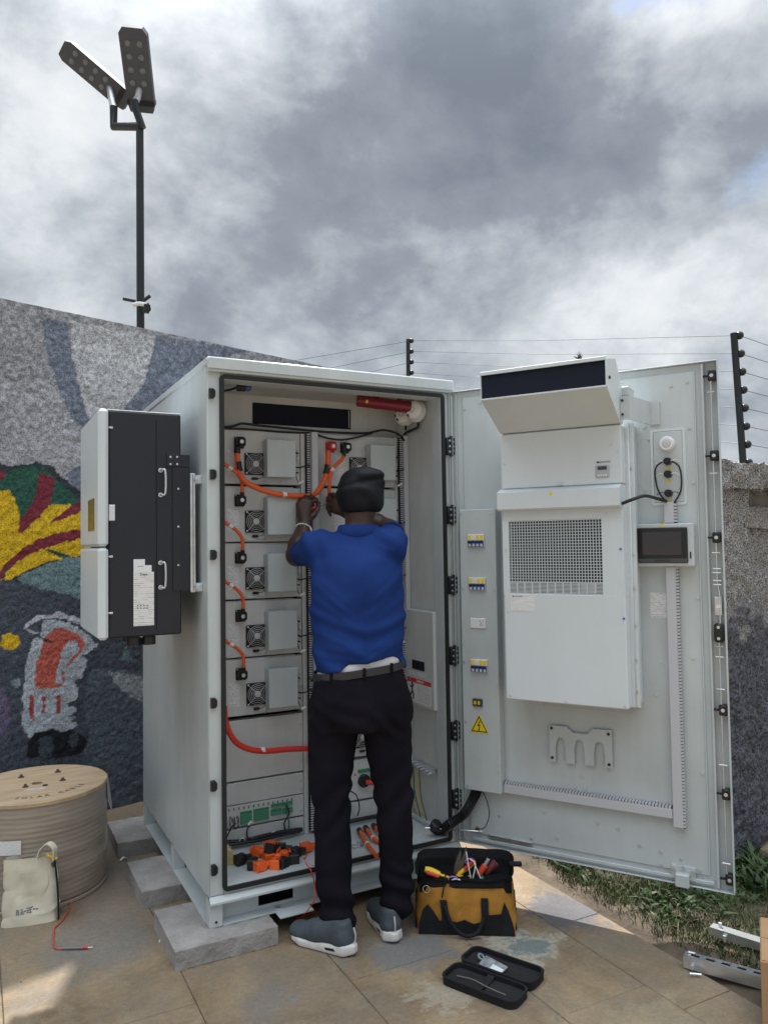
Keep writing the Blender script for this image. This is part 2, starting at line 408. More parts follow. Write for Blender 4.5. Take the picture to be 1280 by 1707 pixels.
def single(mb, name, mat_, label, cat, group=None, smooth=None, loc=None):
    l = Vector(loc) if loc is not None else Vector(np.mean([tuple(p) for p in mb.v], axis=0))
    o = mb.build(name, mat_, None, smooth, off=l); o.location = l
    return tag(o, label, cat, group)
def copy_tree(o, parent=None):
    c = o.copy(); COL.objects.link(c)
    if parent: c.parent = parent
    OFF[c.name] = OFF.get(o.name, Vector()).copy()
    for ch in list(o.children): copy_tree(ch, c)
    return c
def text_part(s, size, mat_, parent, M_, name='lettering', extr=.0004, label=None):
    cu = bpy.data.curves.new('txt', 'FONT'); cu.body = s; cu.size = size; cu.align_x = 'CENTER'; cu.align_y = 'CENTER'; cu.extrude = extr; cu.resolution_u = 2
    to = bpy.data.objects.new('txt', cu); COL.objects.link(to)
    dg = bpy.context.evaluated_depsgraph_get()
    me = bpy.data.meshes.new_from_object(to.evaluated_get(dg)); bpy.data.objects.remove(to)
    o = OFF.get(parent.name, Vector())
    me.transform(Matrix.Translation(-o) @ M_); me.materials.clear(); me.materials.append(mat_); me.name = name
    ob = bpy.data.objects.new(name, me); COL.objects.link(ob); ob.parent = parent; OFF[ob.name] = o
    if label: ob['label'] = label
    return ob
FRONT = Matrix.Rotation(math.pi/2, 4, 'X')           # text lying in xz, read from -y
def at(x, y, z, R=FRONT): return Matrix.Translation((x, y, z)) @ R

# ---------------------------------------------------------------- numpy noise and signed-distance meshing
def vnoise(P, scale, seed=0):
    q = np.asarray(P, dtype=np.float64)*scale; i = np.floor(q).astype(np.int64); f = q-i; f = f*f*(3-2*f)
    def h(a, b, c):
        x = (a*374761393+b*668265263+c*2147483647+seed*974711) & 0xffffffff
        x = ((x ^ (x >> 13))*1274126177) & 0xffffffff; x = x ^ (x >> 16)
        return (x & 0xffff)/65535.0
    r = 0
    for a in (0, 1):
        for b in (0, 1):
            for c in (0, 1):
                r = r+h(i[..., 0]+a, i[..., 1]+b, i[..., 2]+c)*(f[..., 0] if a else 1-f[..., 0])*(f[..., 1] if b else 1-f[..., 1])*(f[..., 2] if c else 1-f[..., 2])
    return r*2-1
class SDF:
    def __init__(s, lo, hi, h):
        s.lo = np.array(lo, float); s.h = h
        s.ax = [np.arange(lo[i], hi[i]+h, h, dtype=np.float32) for i in range(3)]
        s.V = np.full([len(a) for a in s.ax], 1.0, np.float32)
    def prim(s, fn, lo, hi, k=0.0, op='u'):
        sl = []
        for i in range(3):
            a = max(0, int((lo[i]-k-2.5*s.h-s.lo[i])/s.h)); b = min(len(s.ax[i]), int((hi[i]+k+2.5*s.h-s.lo[i])/s.h)+2)
            if b <= a: return
            sl.append(slice(a, b))
        sl = tuple(sl)
        X = s.ax[0][sl[0]][:, None, None]; Y = s.ax[1][sl[1]][None, :, None]; Z = s.ax[2][sl[2]][None, None, :]
        d = fn(X, Y, Z).astype(np.float32); a = s.V[sl]
        if op == 'u':
            if k > 0:
                hh = np.maximum(k-np.abs(a-d), 0)/k; s.V[sl] = np.minimum(a, d)-hh*hh*k*.25
            else: s.V[sl] = np.minimum(a, d)
        elif op == 's': s.V[sl] = np.maximum(a, -d)
        elif op == 'i': s.V[sl] = np.maximum(a, d)
    def cone(s, a, b, ra, rb=None, k=0.0, op='u'):
        a = np.array(a, float); b = np.array(b, float); rb = ra if rb is None else rb
        ba = b-a; bb = max(float(ba@ba), 1e-9); R = max(ra, rb)
        def fn(X, Y, Z):
            t = np.clip(((X-a[0])*ba[0]+(Y-a[1])*ba[1]+(Z-a[2])*ba[2])/bb, 0, 1)
            return np.sqrt((X-a[0]-t*ba[0])**2+(Y-a[1]-t*ba[1])**2+(Z-a[2]-t*ba[2])**2)-(ra+(rb-ra)*t)
        s.prim(fn, np.minimum(a, b)-R, np.maximum(a, b)+R, k, op)
    def ell(s, c, r, R=None, k=0.0, op='u'):
        c = np.array(c, float); R = np.eye(3) if R is None else np.array(R, float); m_ = max(r)
        def fn(X, Y, Z):
            x, y, z = X-c[0], Y-c[1], Z-c[2]
            q = [(R[i, 0]*x+R[i, 1]*y+R[i, 2]*z)/r[i] for i in range(3)]
            l = np.sqrt(q[0]**2+q[1]**2+q[2]**2); return (l-1)*min(r)
        s.prim(fn, c-m_, c+m_, k, op)
    def half(s, n, d, op='i'):
        n = np.array(n, float)
        X, Y, Z = s.ax[0][:, None, None], s.ax[1][None, :, None], s.ax[2][None, None, :]
        f = (n[0]*X+n[1]*Y+n[2]*Z-d).astype(np.float32)
        s.V = np.maximum(s.V, f)
    def field(s, fn): 
        X, Y, Z = np.meshgrid(*s.ax, indexing='ij'); near = np.abs(s.V) < .05
        P = np.stack([X[near], Y[near], Z[near]], -1); s.V[near] += fn(P).astype(np.float32)
    def mesh(s):
        V = s.V; V[[0, -1]] = 1; V[:, [0, -1]] = 1; V[:, :, [0, -1]] = 1
        n = np.array(V.shape)-1; cnt = np.zeros(n, np.int8); acc = np.zeros((*n, 3), np.float32)
        for ax in range(3):
            o = [i for i in range(3) if i != ax]
            for dj in (0, 1):
                for dk in (0, 1):
                    sa = [None]*3; sb = [None]*3
                    sa[ax] = slice(0, -1); sb[ax] = slice(1, None)
                    for q, dd in zip(o, (dj, dk)): sa[q] = sb[q] = slice(dd, V.shape[q]-1+dd)
                    a = V[tuple(sa)]; b = V[tuple(sb)]; cr_ = (a < 0) != (b < 0)
                    t = np.where(cr_, a/np.where(cr_, a-b, 1), 0)
                    cnt += cr_; acc[..., ax] += t
                    acc[..., o[0]] += cr_*dj; acc[..., o[1]] += cr_*dk
        act = np.argwhere(cnt > 0); ids = np.full(n, -1, np.int64); ids[tuple(act.T)] = np.arange(len(act))
        ve = s.lo+s.h*(act+acc[tuple(act.T)]/cnt[tuple(act.T)][:, None])
        F = []
        for ax in range(3):
            p, q = (ax+1) % 3, (ax+2) % 3
            sa = [slice(None)]*3; sb = [slice(None)]*3; sa[ax] = slice(0, -1); sb[ax] = slice(1, None)
            a = V[tuple(sa)] < 0; b = V[tuple(sb)] < 0
            g = np.argwhere(a != b); keep = (g[:, p] > 0) & (g[:, q] > 0) & (g[:, p] < n[p]) & (g[:, q] < n[q]); g = g[keep]
            ins = a[tuple(g.T)]
            qd = []
            for dp, dq in ((1, 1), (0, 1), (0, 0), (1, 0)):
                c = g.copy(); c[:, p] -= dp; c[:, q] -= dq; qd.append(ids[tuple(c.T)])
            qd = np.stack(qd, 1); qd[~ins] = qd[~ins][:, ::-1]; F.append(qd)
        return ve, np.concatenate(F)
def np_obj(name, ve, fa, mat_, parent=None, smooth=True, off=None, sharp=None):
    o = np.array(off) if off is not None else np.array(OFF.get(parent.name, Vector()) if parent else (0, 0, 0))
    me = bpy.data.meshes.new(name); k = fa.shape[1]
    me.vertices.add(len(ve)); me.vertices.foreach_set('co', (ve-o).astype(np.float32).ravel())
    me.loops.add(fa.size); me.loops.foreach_set('vertex_index', fa.astype(np.int32).ravel())
    me.polygons.add(len(fa)); me.polygons.foreach_set('loop_start', np.arange(0, fa.size, k, dtype=np.int32))
    me.update(calc_edges=True); me.validate()
    if smooth: me.polygons.foreach_set('use_smooth', np.ones(len(me.polygons), bool))
    if sharp: me.set_sharp_from_angle(angle=rad(sharp))
    me.materials.append(mat_); me.update()
    ob = bpy.data.objects.new(name, me); COL.objects.link(ob)
    if parent: ob.parent = parent
    OFF[ob.name] = Vector(o); return ob
def relax(ve, fa, it=2, lam=.5):
    e = np.concatenate([fa[:, [0, 1]], fa[:, [1, 2]], fa[:, [2, 3]], fa[:, [3, 0]]])
    for _ in range(it):
        acc = np.zeros_like(ve); c = np.zeros(len(ve))
        np.add.at(acc, e[:, 0], ve[e[:, 1]]); np.add.at(c, e[:, 0], 1)
        np.add.at(acc, e[:, 1], ve[e[:, 0]]); np.add.at(c, e[:, 1], 1)
        ve = ve+lam*(acc/c[:, None]-ve)
    return ve

# ================================================================ SETTING
# ---- ground beyond and pavement of stamped concrete slabs
g = MB(); g.box(-150, 150, -150, 150, -.5, -.030)
tag(g.build('ground', mat('soil', (.23, .185, .13), .95, var=.3, vscale=1.5, bump=.3, bscale=30)), kind='structure')

def pave_mat():
    M_ = bpy.data.materials.new('stamped_concrete'); M_.use_nodes = True; t = M_.node_tree; b = t.nodes['Principled BSDF']
    tcn = t.nodes.new('ShaderNodeTexCoord'); geo = t.nodes.new('ShaderNodeNewGeometry')
    def noise(s, d=6, r=.6, dist=0):
        n = t.nodes.new('ShaderNodeTexNoise'); n.inputs['Scale'].default_value = s; n.inputs['Detail'].default_value = d; n.inputs['Roughness'].default_value = r; n.inputs['Distortion'].default_value = dist
        t.links.new(geo.outputs['Position'], n.inputs['Vector']); return n.outputs['Fac']
    def rampn(f, a, b_, ca=(0, 0, 0), cb=(1, 1, 1)):
        r = t.nodes.new('ShaderNodeValToRGB'); t.links.new(f, r.inputs['Fac'])
        r.color_ramp.elements[0].position = a; r.color_ramp.elements[0].color = (*ca, 1); r.color_ramp.elements[1].position = b_; r.color_ramp.elements[1].color = (*cb, 1); return r.outputs['Color']
    def mixc(f, A, B):
        m_ = t.nodes.new('ShaderNodeMix'); m_.data_type = 'RGBA'
        if isinstance(f, float): m_.inputs['Factor'].default_value = f
        else: t.links.new(f, m_.inputs['Factor'])
        for s, x in (('A', A), ('B', B)):
            if isinstance(x, tuple): m_.inputs[s].default_value = (*x, 1)
            else: t.links.new(x, m_.inputs[s])
        return m_.outputs['Result']
    base = rampn(noise(2.6, 8, .62, .5), .36, .64, (.165, .118, .070), (.330, .240, .143))
    base = mixc(rampn(noise(7, 9, .72, .8), .48, .70), base, (.275, .218, .145)); base = mixc(rampn(noise(5.2, 9, .7, 1.2), .56, .72), base, (.175, .148, .112))
    base = mixc(rampn(noise(1.7, 9, .68, .6), .47, .62, (0, 0, 0), (.75, .75, .75)), base, (.180, .156, .125))
    fine = rampn(noise(55, 6, .7), .3, .75, (.72, .72, .72), (1.15, 1.15, 1.15))
    def stain(x, y, rx, ry, amt, wob=.5):
        mpn = t.nodes.new('ShaderNodeMapping'); mpn.vector_type = 'POINT'
        mpn.inputs['Location'].default_value = (-x/rx, -y/ry, 0); mpn.inputs['Scale'].default_value = (1/rx, 1/ry, 0)
        t.links.new(geo.outputs['Position'], mpn.inputs['Vector'])
        ln = t.nodes.new('ShaderNodeVectorMath'); ln.operation = 'LENGTH'; t.links.new(mpn.outputs[0], ln.inputs[0])
        nz = noise(3.2/(max(rx, ry)+.06), 9, .68, .6)
        ad = t.nodes.new('ShaderNodeMath'); ad.operation = 'MULTIPLY_ADD'; t.links.new(nz, ad.inputs[0]); ad.inputs[1].default_value = wob*4.2; t.links.new(ln.outputs['Value'], ad.inputs[2])
        mr = t.nodes.new('ShaderNodeMapRange'); mr.interpolation_type = 'SMOOTHSTEP'; t.links.new(ad.outputs[0], mr.inputs['Value'])
        mr.inputs['From Min'].default_value = 1.14+wob*2.1; mr.inputs['From Max'].default_value = .58+wob*2.1; mr.inputs['To Max'].default_value = amt
        return mr.outputs['Result']
    c = base
    for st, colr in ((stain(-.33, .28, .22, .24, .62), (.185, .18, .172)), (stain(.64, -.37, .21, .13, .8, .7), (.155, .165, .175)), (stain(1.34, -.42, .15, .18, .9), (.11, .11, .125)),
                     (stain(.10, -.42, .09, .08, .4, .8), (.20, .18, .175)), (stain(-.05, 1.2, .3, .5, .6), (.21, .185, .16)), (stain(-.25, .75, .2, .35, .5), (.22, .195, .17)), (stain(1.16, .1, .25, .35, .45), (.46, .38, .26)),
                     (stain(1.02, -.56, .15, .13, .8, .8), (.40, .39, .32)), (stain(1.05, -.57, .10, .08, .85, .9), (.13, .17, .175)), (stain(.62, -.68, .12, .10, .5, .9), (.40, .36, .29)), (stain(1.0, -1.15, .3, .14, .3, .8), (.37, .31, .20))):
        c = mixc(st, c, colr)
    mm = t.nodes.new('ShaderNodeMix'); mm.data_type = 'RGBA'; mm.blend_type = 'MULTIPLY'; mm.inputs['Factor'].default_value = .8
    t.links.new(c, mm.inputs['A']); t.links.new(fine, mm.inputs['B']); t.links.new(mm.outputs['Result'], b.inputs['Base Color'])
    rr = rampn(noise(6), .3, .7, (.55, .55, .55), (.85, .85, .85)); t.links.new(rr, b.inputs['Roughness']); b.inputs['Specular IOR Level'].default_value = .4
    bp = t.nodes.new('ShaderNodeBump'); bp.inputs['Strength'].default_value = .55; bp.inputs['Distance'].default_value = .006
    h = t.nodes.new('ShaderNodeMath'); h.operation = 'ADD'; t.links.new(noise(16, 8, .62, .5), h.inputs[0]); t.links.new(noise(120, 3), h.inputs[1]); t.links.new(h.outputs[0], bp.inputs['Height']); t.links.new(bp.outputs['Normal'], b.inputs['Normal'])
    return M_
PAVE = pave_mat()
JOINT = mat('joint_dirt', (.135, .110, .082), .95, var=.3, vscale=20)
pm = MB(); pm.box(-3.3, 1.45, -4.6, 3.0, -.028, -.007)
pavement = tag(pm.build('pavement', JOINT), kind='structure')
xl = [-3.27, -2.55, -1.9, -1.22, -.695, -.13, .370, .866, 1.228, 1.452]
y0s = [.2, -.1, .35, 0, .30, .03, -.45, -.20, -.5]
for ci in range(9):
    ys = [-4.6]; y = y0s[ci]-.62*8
    while y < 2.9:
        if y > -4.4: ys.append(y)
        y += .62 if ci != 7 else .60
    ys.append(3.0)
    for a, b_ in zip(ys[:-1], ys[1:]):
        jx, jy = .0011, .0011
        q = MB(); dz = RNG.uniform(-.0012, .0002)
        q.box(xl[ci]+jx, xl[ci+1]-jx, a+jy, b_-jy, -.020, dz, .0022)
        q.build('paving_slab', PAVE, pavement)

# ---- soil strip with broken edge, then grass
nx, ny = 70, 330
gx = np.linspace(1.40, 2.55, nx); gy = np.linspace(-3.6, 3.0, ny)
XX, YY = np.meshgrid(gx, gy, indexing='ij')
P3 = np.stack([XX, YY, np.zeros_like(XX)], -1)
edge = 1.465+.022*vnoise(P3*[0, 1, 0], 6, 3)+.012*vnoise(P3*[0, 1, 0], 21, 4)
t_ = np.clip((XX-edge)/.05, 0, 1)
hgt = -.02+t_*(.026+.008*vnoise(P3, 9, 5)+.004*vnoise(P3, 34, 6))+np.clip((XX-1.62)/.4, 0, 1)*.012
hgt = np.where(XX < edge, -.018, hgt)
ve = np.stack([XX, YY, hgt], -1).reshape(-1, 3)
ii = np.arange(nx*ny).reshape(nx, ny)
fa = np.stack([ii[:-1, :-1], ii[1:, :-1], ii[1:, 1:], ii[:-1, 1:]], -1).reshape(-1, 4)
tag(np_obj('soil', ve, fa, mat('strip_soil', (.150, .112, .080), .95, col2=(.070, .054, .038), vscale=7, bump=.6, bscale=55)), kind='structure')

def leaf_mesh(name, N, region, hrange, wrange, mat_, lean=.6, seg=3, broad=False, seed=1, dens=None):
    R = np.random.default_rng(seed); V = []; F = []
    x = R.uniform(region[0], region[1], N*3); y = R.uniform(region[2], region[3], N*3)
    pr = dens(x, y) if dens else np.ones(len(x)); keep = R.random(len(x)) < pr; x, y = x[keep][:N], y[keep][:N]; N = len(x)
    h = R.uniform(*hrange, N)*(.7+.6*R.random(N)); w = R.uniform(*wrange, N); th = R.uniform(0, 2*np.pi, N); ln = R.uniform(.15, lean, N)*h; ph = R.uniform(0, 2*np.pi, N)
    ts = np.linspace(0, 1, seg+1); prof = np.sin(np.pi*(ts*.86+.12)) if broad else (1-ts**1.6)
    for s_ in (-1, 1):
        for k, tt in enumerate(ts):
            ww = w*max(prof[k], .04)*.5*s_
            V.append(np.stack([x+np.cos(th)*ww+np.cos(ph)*ln*tt**1.7, y+np.sin(th)*ww+np.sin(ph)*ln*tt**1.7, .004+h*(tt-.28*tt**2.5 if not broad else tt-.45*tt**2)], -1))
    V = np.stack(V, 1); n_ = 2*(seg+1); base = (np.arange(N)*n_)[:, None, None]
    q = np.array([[k, seg+1+k, seg+2+k, k+1] for k in range(seg)])[None]
    return tag(np_obj(name, V.reshape(-1, 3), (base+q).reshape(-1, 4), mat_, smooth=True), kind='stuff')
def leafm(name, a, b_, sc):
    M_ = mat(name, a, .55, col2=b_, vscale=sc, spec=.3); return M_
def gd(x, y): 
    P = np.stack([x, y, 0*x], -1); return np.clip((x-1.52-.06*vnoise(P, 4, 8))/.10, .0, 1)*np.clip(.85+.4*vnoise(P, 3, 9), .2, 1)
tag(leaf_mesh('grass', 90000, (1.5, 2.5, -3.0, 2.0), (.018, .052), (.0025, .005), leafm('grass_green', (.072, .100, .032), (.028, .048, .014), 6), lean=1.0, seed=3, dens=gd), kind='stuff')
tag(leaf_mesh('dry_grass', 7000, (1.46, 2.5, -3.0, 1.4), (.02, .06), (.002, .0045), leafm('dry_grass', (.22, .19, .10), (.12, .10, .05), 6), lean=1.4, seed=4, dens=lambda x, y: np.clip((x-1.48)/.25, .05, .9)), kind='stuff')
tag(leaf_mesh('weed_leaves', 9500, (1.57, 2.45, -1.15, 1.7), (.025, .065), (.010, .024), leafm('weed_green', (.060, .095, .032), (.022, .046, .015), 9), lean=1.3, broad=True, seg=4, seed=5, dens=lambda x, y: np.clip((x-1.56)/.15, 0, 1)*np.clip(.6+1.2*vnoise(np.stack([x, y, 0*x], -1), 3.2, 21), 0.02, 1)), kind='stuff')
tag(leaf_mesh('tall_weed_leaves', 1100, (2.10, 2.40, -.78, .1), (.06, .17), (.009, .022), leafm('weed_green', (0, 0, 0), (0, 0, 0), 1), lean=.9, broad=True, seg=4, seed=15), kind='stuff')

# ---- rough walls
def rough(name, o, ex, ey, ez, lx, ly, lz, step, amp, mat_, parent, seed=0, freq=(14, 45, 95)):
    """a block with a rough-cast skin: all faces cut fine and pushed in and out by noise"""
    o, ex, ey, ez = [np.array(a, float) for a in (o, ex, ey, ez)]
    V, F, n0 = [], [], 0
    for (a, b_, c, la, lb, lc) in ((ex, ez, ey, lx, lz, ly), (ey, ez, ex, ly, lz, lx), (ex, ey, ez, lx, ly, lz)):
        for side in (0, 1):
            na, nb = max(2, int(la/step)+1), max(2, int(lb/step)+1)
            A, B = np.meshgrid(np.linspace(0, la, na), np.linspace(0, lb, nb), indexing='ij')
            V.append((o+A[..., None]*a+B[..., None]*b_+c*lc*side).reshape(-1, 3))
            ii = np.arange(na*nb).reshape(na, nb)+n0; n0 += na*nb
            q = np.stack([ii[:-1, :-1], ii[1:, :-1], ii[1:, 1:], ii[:-1, 1:]], -1).reshape(-1, 4)
            F.append(q)
    V = np.concatenate(V); F = np.concatenate(F)
    cen = o+ex*lx/2+ey*ly/2+ez*lz/2
    L = np.stack([((V-cen)@ex)/(lx/2), ((V-cen)@ey)/(ly/2), ((V-cen)@ez)/(lz/2)], -1)
    d = np.zeros(len(V))
    for k, f_ in enumerate(freq): d += amp*(1.0, .7, .55)[k]*vnoise(V, f_, seed+k)
    N_ = np.where(np.abs(L) > .999, np.sign(L), 0); N_ = N_/np.maximum(np.linalg.norm(N_, axis=1), 1)[:, None]
    V = V+d[:, None]*(N_[:, :1]*ex+N_[:, 1:2]*ey+N_[:, 2:]*ez)
    return np_obj(name, V, F, mat_, parent, smooth=True, sharp=60)

# mural wall: its line on the ground, rising to its height
MA = rad(15.5); ME = np.array([math.cos(MA), math.sin(MA), 0]); MN = np.array([math.sin(MA), -math.cos(MA), 0])
MO = np.array([.0, 1.845, 0.0])+0*ME
def onwall(u, v):
    w = ray(u, v); t = ((MO-CC)@MN)/(w@MN); p = CC+w*t; return np.array([(p-MO)@ME, p[2]])
def inpoly(px, pz, poly):
    c = np.zeros(px.shape, bool); n = len(poly)
    for i in range(n):
        x0, z0 = poly[i]; x1, z1 = poly[(i+1) % n]
        if z0 == z1: continue
        k = ((z0 > pz) != (z1 > pz)) & (px < (x1-x0)*(pz-z0)/(z1-z0)+x0); c ^= k
    return c
GREY1, GREY2, BLUEG = (.235, .235, .24), (.345, .345, .345), (.135, .155, .19)
MURAL = [
 (GREY2, [(118, 535), (258, 560), (250, 620), (215, 690), (150, 720), (120, 600)]),
 (BLUEG, [(70, 530), (112, 538), (122, 600), (145, 690), (160, 730), (120, 700), (85, 610)]),
 (BLUEG, [(262, 560), (420, 585), (350, 600), (250, 690), (190, 760), (200, 690), (240, 640)]),
 ((.30, .30, .31), [(0, 640), (80, 630), (135, 720), (200, 730), (200, 830), (0, 800)]),
 (BLUEG, [(110, 790), (145, 770), (200, 760), (200, 840), (130, 830)]),
 ((.035, .042, .048), [(-420, 775), (0, 772), (20, 778), (60, 771), (85, 776), (105, 795), (122, 810), (160, 830), (190, 840), (190, 1010), (130, 1005), (80, 990), (22, 966), (-420, 1000)]),
 ((.026, .085, .060), [(-420, 790), (12, 790), (20, 783), (60, 776), (75, 780), (92, 795), (112, 815), (137, 838), (190, 850), (190, 880), (0, 900), (-420, 880)]),
 ((.17, .028, .040), [(-30, 786), (8, 785), (12, 792), (0, 804), (-30, 815)]),
 ((.56, .36, .018), [(-420, 825), (0, 820), (14, 816), (24, 830), (31, 850), (35, 868), (48, 858), (62, 850), (80, 841), (118, 841), (140, 858), (190, 850), (190, 930), (140, 926), (110, 930), (88, 934), (45, 952), (18, 966), (0, 976), (-420, 990)]),
 ((.17, .028, .040), [(68, 788), (92, 797), (86, 835), (66, 862), (40, 886), (30, 890), (31, 873), (38, 860), (56, 836)]),
 ((.17, .028, .040), [(80, 876), (95, 862), (112, 848), (140, 832), (190, 822), (190, 845), (140, 852), (120, 860), (100, 868)]),
 ((.17, .028, .040), [(-420, 985), (0, 950), (30, 920), (62, 900), (100, 888), (150, 880), (190, 878), (190, 894), (150, 896), (110, 903), (70, 915), (40, 930), (16, 948), (0, 968), (-420, 1000)]),
 ((.020, .060, .045), [(66, 914), (90, 916), (115, 926), (140, 945), (140, 950), (112, 933), (85, 921)]),
 ((.020, .060, .045), [(0, 975), (12, 945), (15, 945), (4, 975)]),
 ((.13, .195, .200), [(28, 964), (60, 948), (100, 932), (130, 928), (190, 945), (190, 1005), (137, 998), (100, 990), (60, 980)]),
 ((.060, .070, .088), [(-420, 985), (20, 966), (70, 982), (137, 998), (245, 1010), (245, 1360), (-420, 1360)]),
 ((.085, .102, .122), [(150, 1120), (175, 1112), (245, 1122), (245, 1345), (120, 1345), (135, 1280), (150, 1230), (140, 1170)]),
 ((.25, .27, .28), [(180, 1120), (245, 1128), (245, 1172), (218, 1163), (195, 1142)]),
 ((.11, .09, .15), [(-420, 1120), (5, 1145), (18, 1180), (12, 1230), (-420, 1260)]),
 ((.055, .065, .078), [(-420, 1100), (0, 1100), (20, 1112), (0, 1112), (-420, 1112)]),
 ((.16, .19, .20), [(18, 1135), (33, 1130), (34, 1143), (27, 1150)]),
 ((.42, .43, .46), [(38, 1047), (48, 1036), (68, 1025), (100, 1020), (125, 1027), (145, 1040), (155, 1050), (152, 1056), (135, 1042), (110, 1032), (80, 1030), (60, 1036), (45, 1047), (66, 1055), (62, 1057)]),
 ((.36, .40, .43), [(72, 1034), (100, 1034), (130, 1045), (150, 1060), (160, 1072), (165, 1075), (150, 1088), (137, 1092), (145, 1100), (144, 1112), (135, 1132), (124, 1134), (130, 1148), (128, 1165), (110, 1175), (128, 1180), (128, 1186), (112, 1196), (130, 1196), (120, 1202), (132, 1208), (108, 1224), (100, 1218), (85, 1215), (62, 1222), (52, 1232), (44, 1220), (36, 1205), (35, 1188), (42, 1182), (34, 1165), (40, 1155), (42, 1120), (45, 1100), (55, 1066), (68, 1062)]),
 ((.42, .10, .075), [(90, 1047), (108, 1048), (130, 1056), (143, 1075), (133, 1090), (122, 1100), (108, 1118), (112, 1108), (120, 1096), (134, 1082), (128, 1070), (115, 1068), (105, 1082), (96, 1110), (92, 1140), (108, 1142), (104, 1120), (110, 1118), (108, 1143), (92, 1149), (62, 1146), (58, 1138), (62, 1105), (70, 1080), (76, 1062)]),
 ((.02, .022, .028), [(62, 1060), (80, 1066), (92, 1072), (78, 1070)]),
 ((.30, .060, .060), [(50, 1160), (57, 1160), (58, 1195), (55, 1202), (49, 1190)]),
 ((.30, .060, .060), [(71, 1160), (76, 1160), (76, 1192), (71, 1190)]),
 ((.30, .060, .060), [(94, 1160), (101, 1158), (102, 1190), (95, 1188)]),
 ((.012, .014, .018), [(46, 1240), (60, 1222), (85, 1216), (100, 1220), (118, 1218), (135, 1225), (146, 1235), (140, 1252), (120, 1262), (95, 1265), (60, 1262), (46, 1262)]),
 ((.05, .065, .075), [(66, 1236), (75, 1226), (86, 1228), (92, 1245), (85, 1262), (70, 1265), (63, 1254)]),
 ((.05, .06, .07), [(117, 1224), (128, 1220), (134, 1230), (130, 1242), (120, 1246), (114, 1236)]),
 ((.10, .15, .16), [(207, 1080), (212, 1072), (216, 1085), (222, 1100), (203, 1100)]),
 ((.56, .36, .018), [(18+15.5*math.cos(a*.4), 1070+14.5*math.sin(a*.4)) for a in range(16)]),
]
nx, nz = 410, 410
# the seen stretch of the wall, cut fine: rough-cast relief and the painted mural per vertex
tx = np.linspace(-1.68, 1.55, nx); tz = np.linspace(0, 1, nz)
TX, TZ = np.meshgrid(tx, tz, indexing='ij')
top = 2.842-.020*TX
ZZ = TZ*(top+.02)-.02
base = MO+TX[..., None]*ME+np.stack([0*TX, 0*TX, ZZ], -1)
Pn = base.reshape(-1, 3)
rl = (vnoise(Pn, 38, 1)*.0028+vnoise(Pn, 80, 2)*.0036+vnoise(Pn, 9, 3)*.003)
wob = np.stack([vnoise(Pn, 45, 7), vnoise(Pn, 45, 8)], -1)*.007
cx, cz = TX.reshape(-1)+wob[:, 0], ZZ.reshape(-1)+wob[:, 1]
colr = np.tile(np.array(GREY1), (len(Pn), 1))
for c, poly in MURAL:
    wp = [tuple(onwall(u, v)) for u, v in poly]
    colr[inpoly(cx, cz, wp)] = c
lift = np.clip((ZZ.reshape(-1)-1.9)/.3, 0, 1)
pit_shade = vnoise(Pn, 60, 31)+.7*vnoise(Pn, 110, 32)
colr *= (1+(.16+.20*lift)*np.clip(pit_shade*1.2, -.85, 1.0))[:, None]  # shade of the rough-cast pits, put into the vertex colour
colr *= 1.22*(1+.12*vnoise(Pn, 3.1, 33))[:, None]; colr[:, 2] *= 1.03
Pd = Pn+rl[:, None]*MN
mural_wall = thing('painted_wall', 'tall rough-cast wall painted with a yellow, green and grey mural behind the cabinet', 'wall', tuple(MO))
ii = np.arange(nx*nz).reshape(nx, nz)
fa = np.stack([ii[:-1, :-1], ii[1:, :-1], ii[1:, 1:], ii[:-1, 1:]], -1).reshape(-1, 4)
def mural_mat():
    M_ = bpy.data.materials.new('mural_paint'); M_.use_nodes = True; t = M_.node_tree; b = t.nodes['Principled BSDF']
    a = t.nodes.new('ShaderNodeAttribute'); a.attribute_name = 'paint'
    geo = t.nodes.new('ShaderNodeNewGeometry')
    n = t.nodes.new('ShaderNodeTexNoise'); n.inputs['Scale'].default_value = 135; n.inputs['Detail'].default_value = 4; n.inputs['Roughness'].default_value = .65
    t.links.new(geo.outputs['Position'], n.inputs['Vector'])
    r = t.nodes.new('ShaderNodeValToRGB'); t.links.new(n.outputs['Fac'], r.inputs['Fac'])
    r.color_ramp.elements[0].position = .38; r.color_ramp.elements[0].color = (.35, .35, .35, 1); r.color_ramp.elements[1].position = .56; r.color_ramp.elements[1].color = (1.25, 1.25, 1.25, 1)  # low spots of the bump darkened: relief shade put into the colour
    mx = t.nodes.new('ShaderNodeMix'); mx.data_type = 'RGBA'; mx.blend_type = 'MULTIPLY'; mx.inputs['Factor'].default_value = .75
    t.links.new(a.outputs['Color'], mx.inputs['A']); t.links.new(r.outputs['Color'], mx.inputs['B']); t.links.new(mx.outputs['Result'], b.inputs['Base Color'])
    b.inputs['Roughness'].default_value = .85; b.inputs['Specular IOR Level'].default_value = .25
    bp = t.nodes.new('ShaderNodeBump'); bp.inputs['Strength'].default_value = .8; bp.inputs['Distance'].default_value = .006; t.links.new(n.outputs['Fac'], bp.inputs['Height']); t.links.new(bp.outputs['Normal'], b.inputs['Normal'])
    return M_
wface = np_obj('painted_face', Pd, fa, mural_mat(), mural_wall, smooth=True)
at_ = wface.data.color_attributes.new('paint', 'FLOAT_COLOR', 'POINT')
at_.data.foreach_set('color', np.concatenate([colr, np.ones((len(colr), 1))], 1).astype(np.float32).ravel())
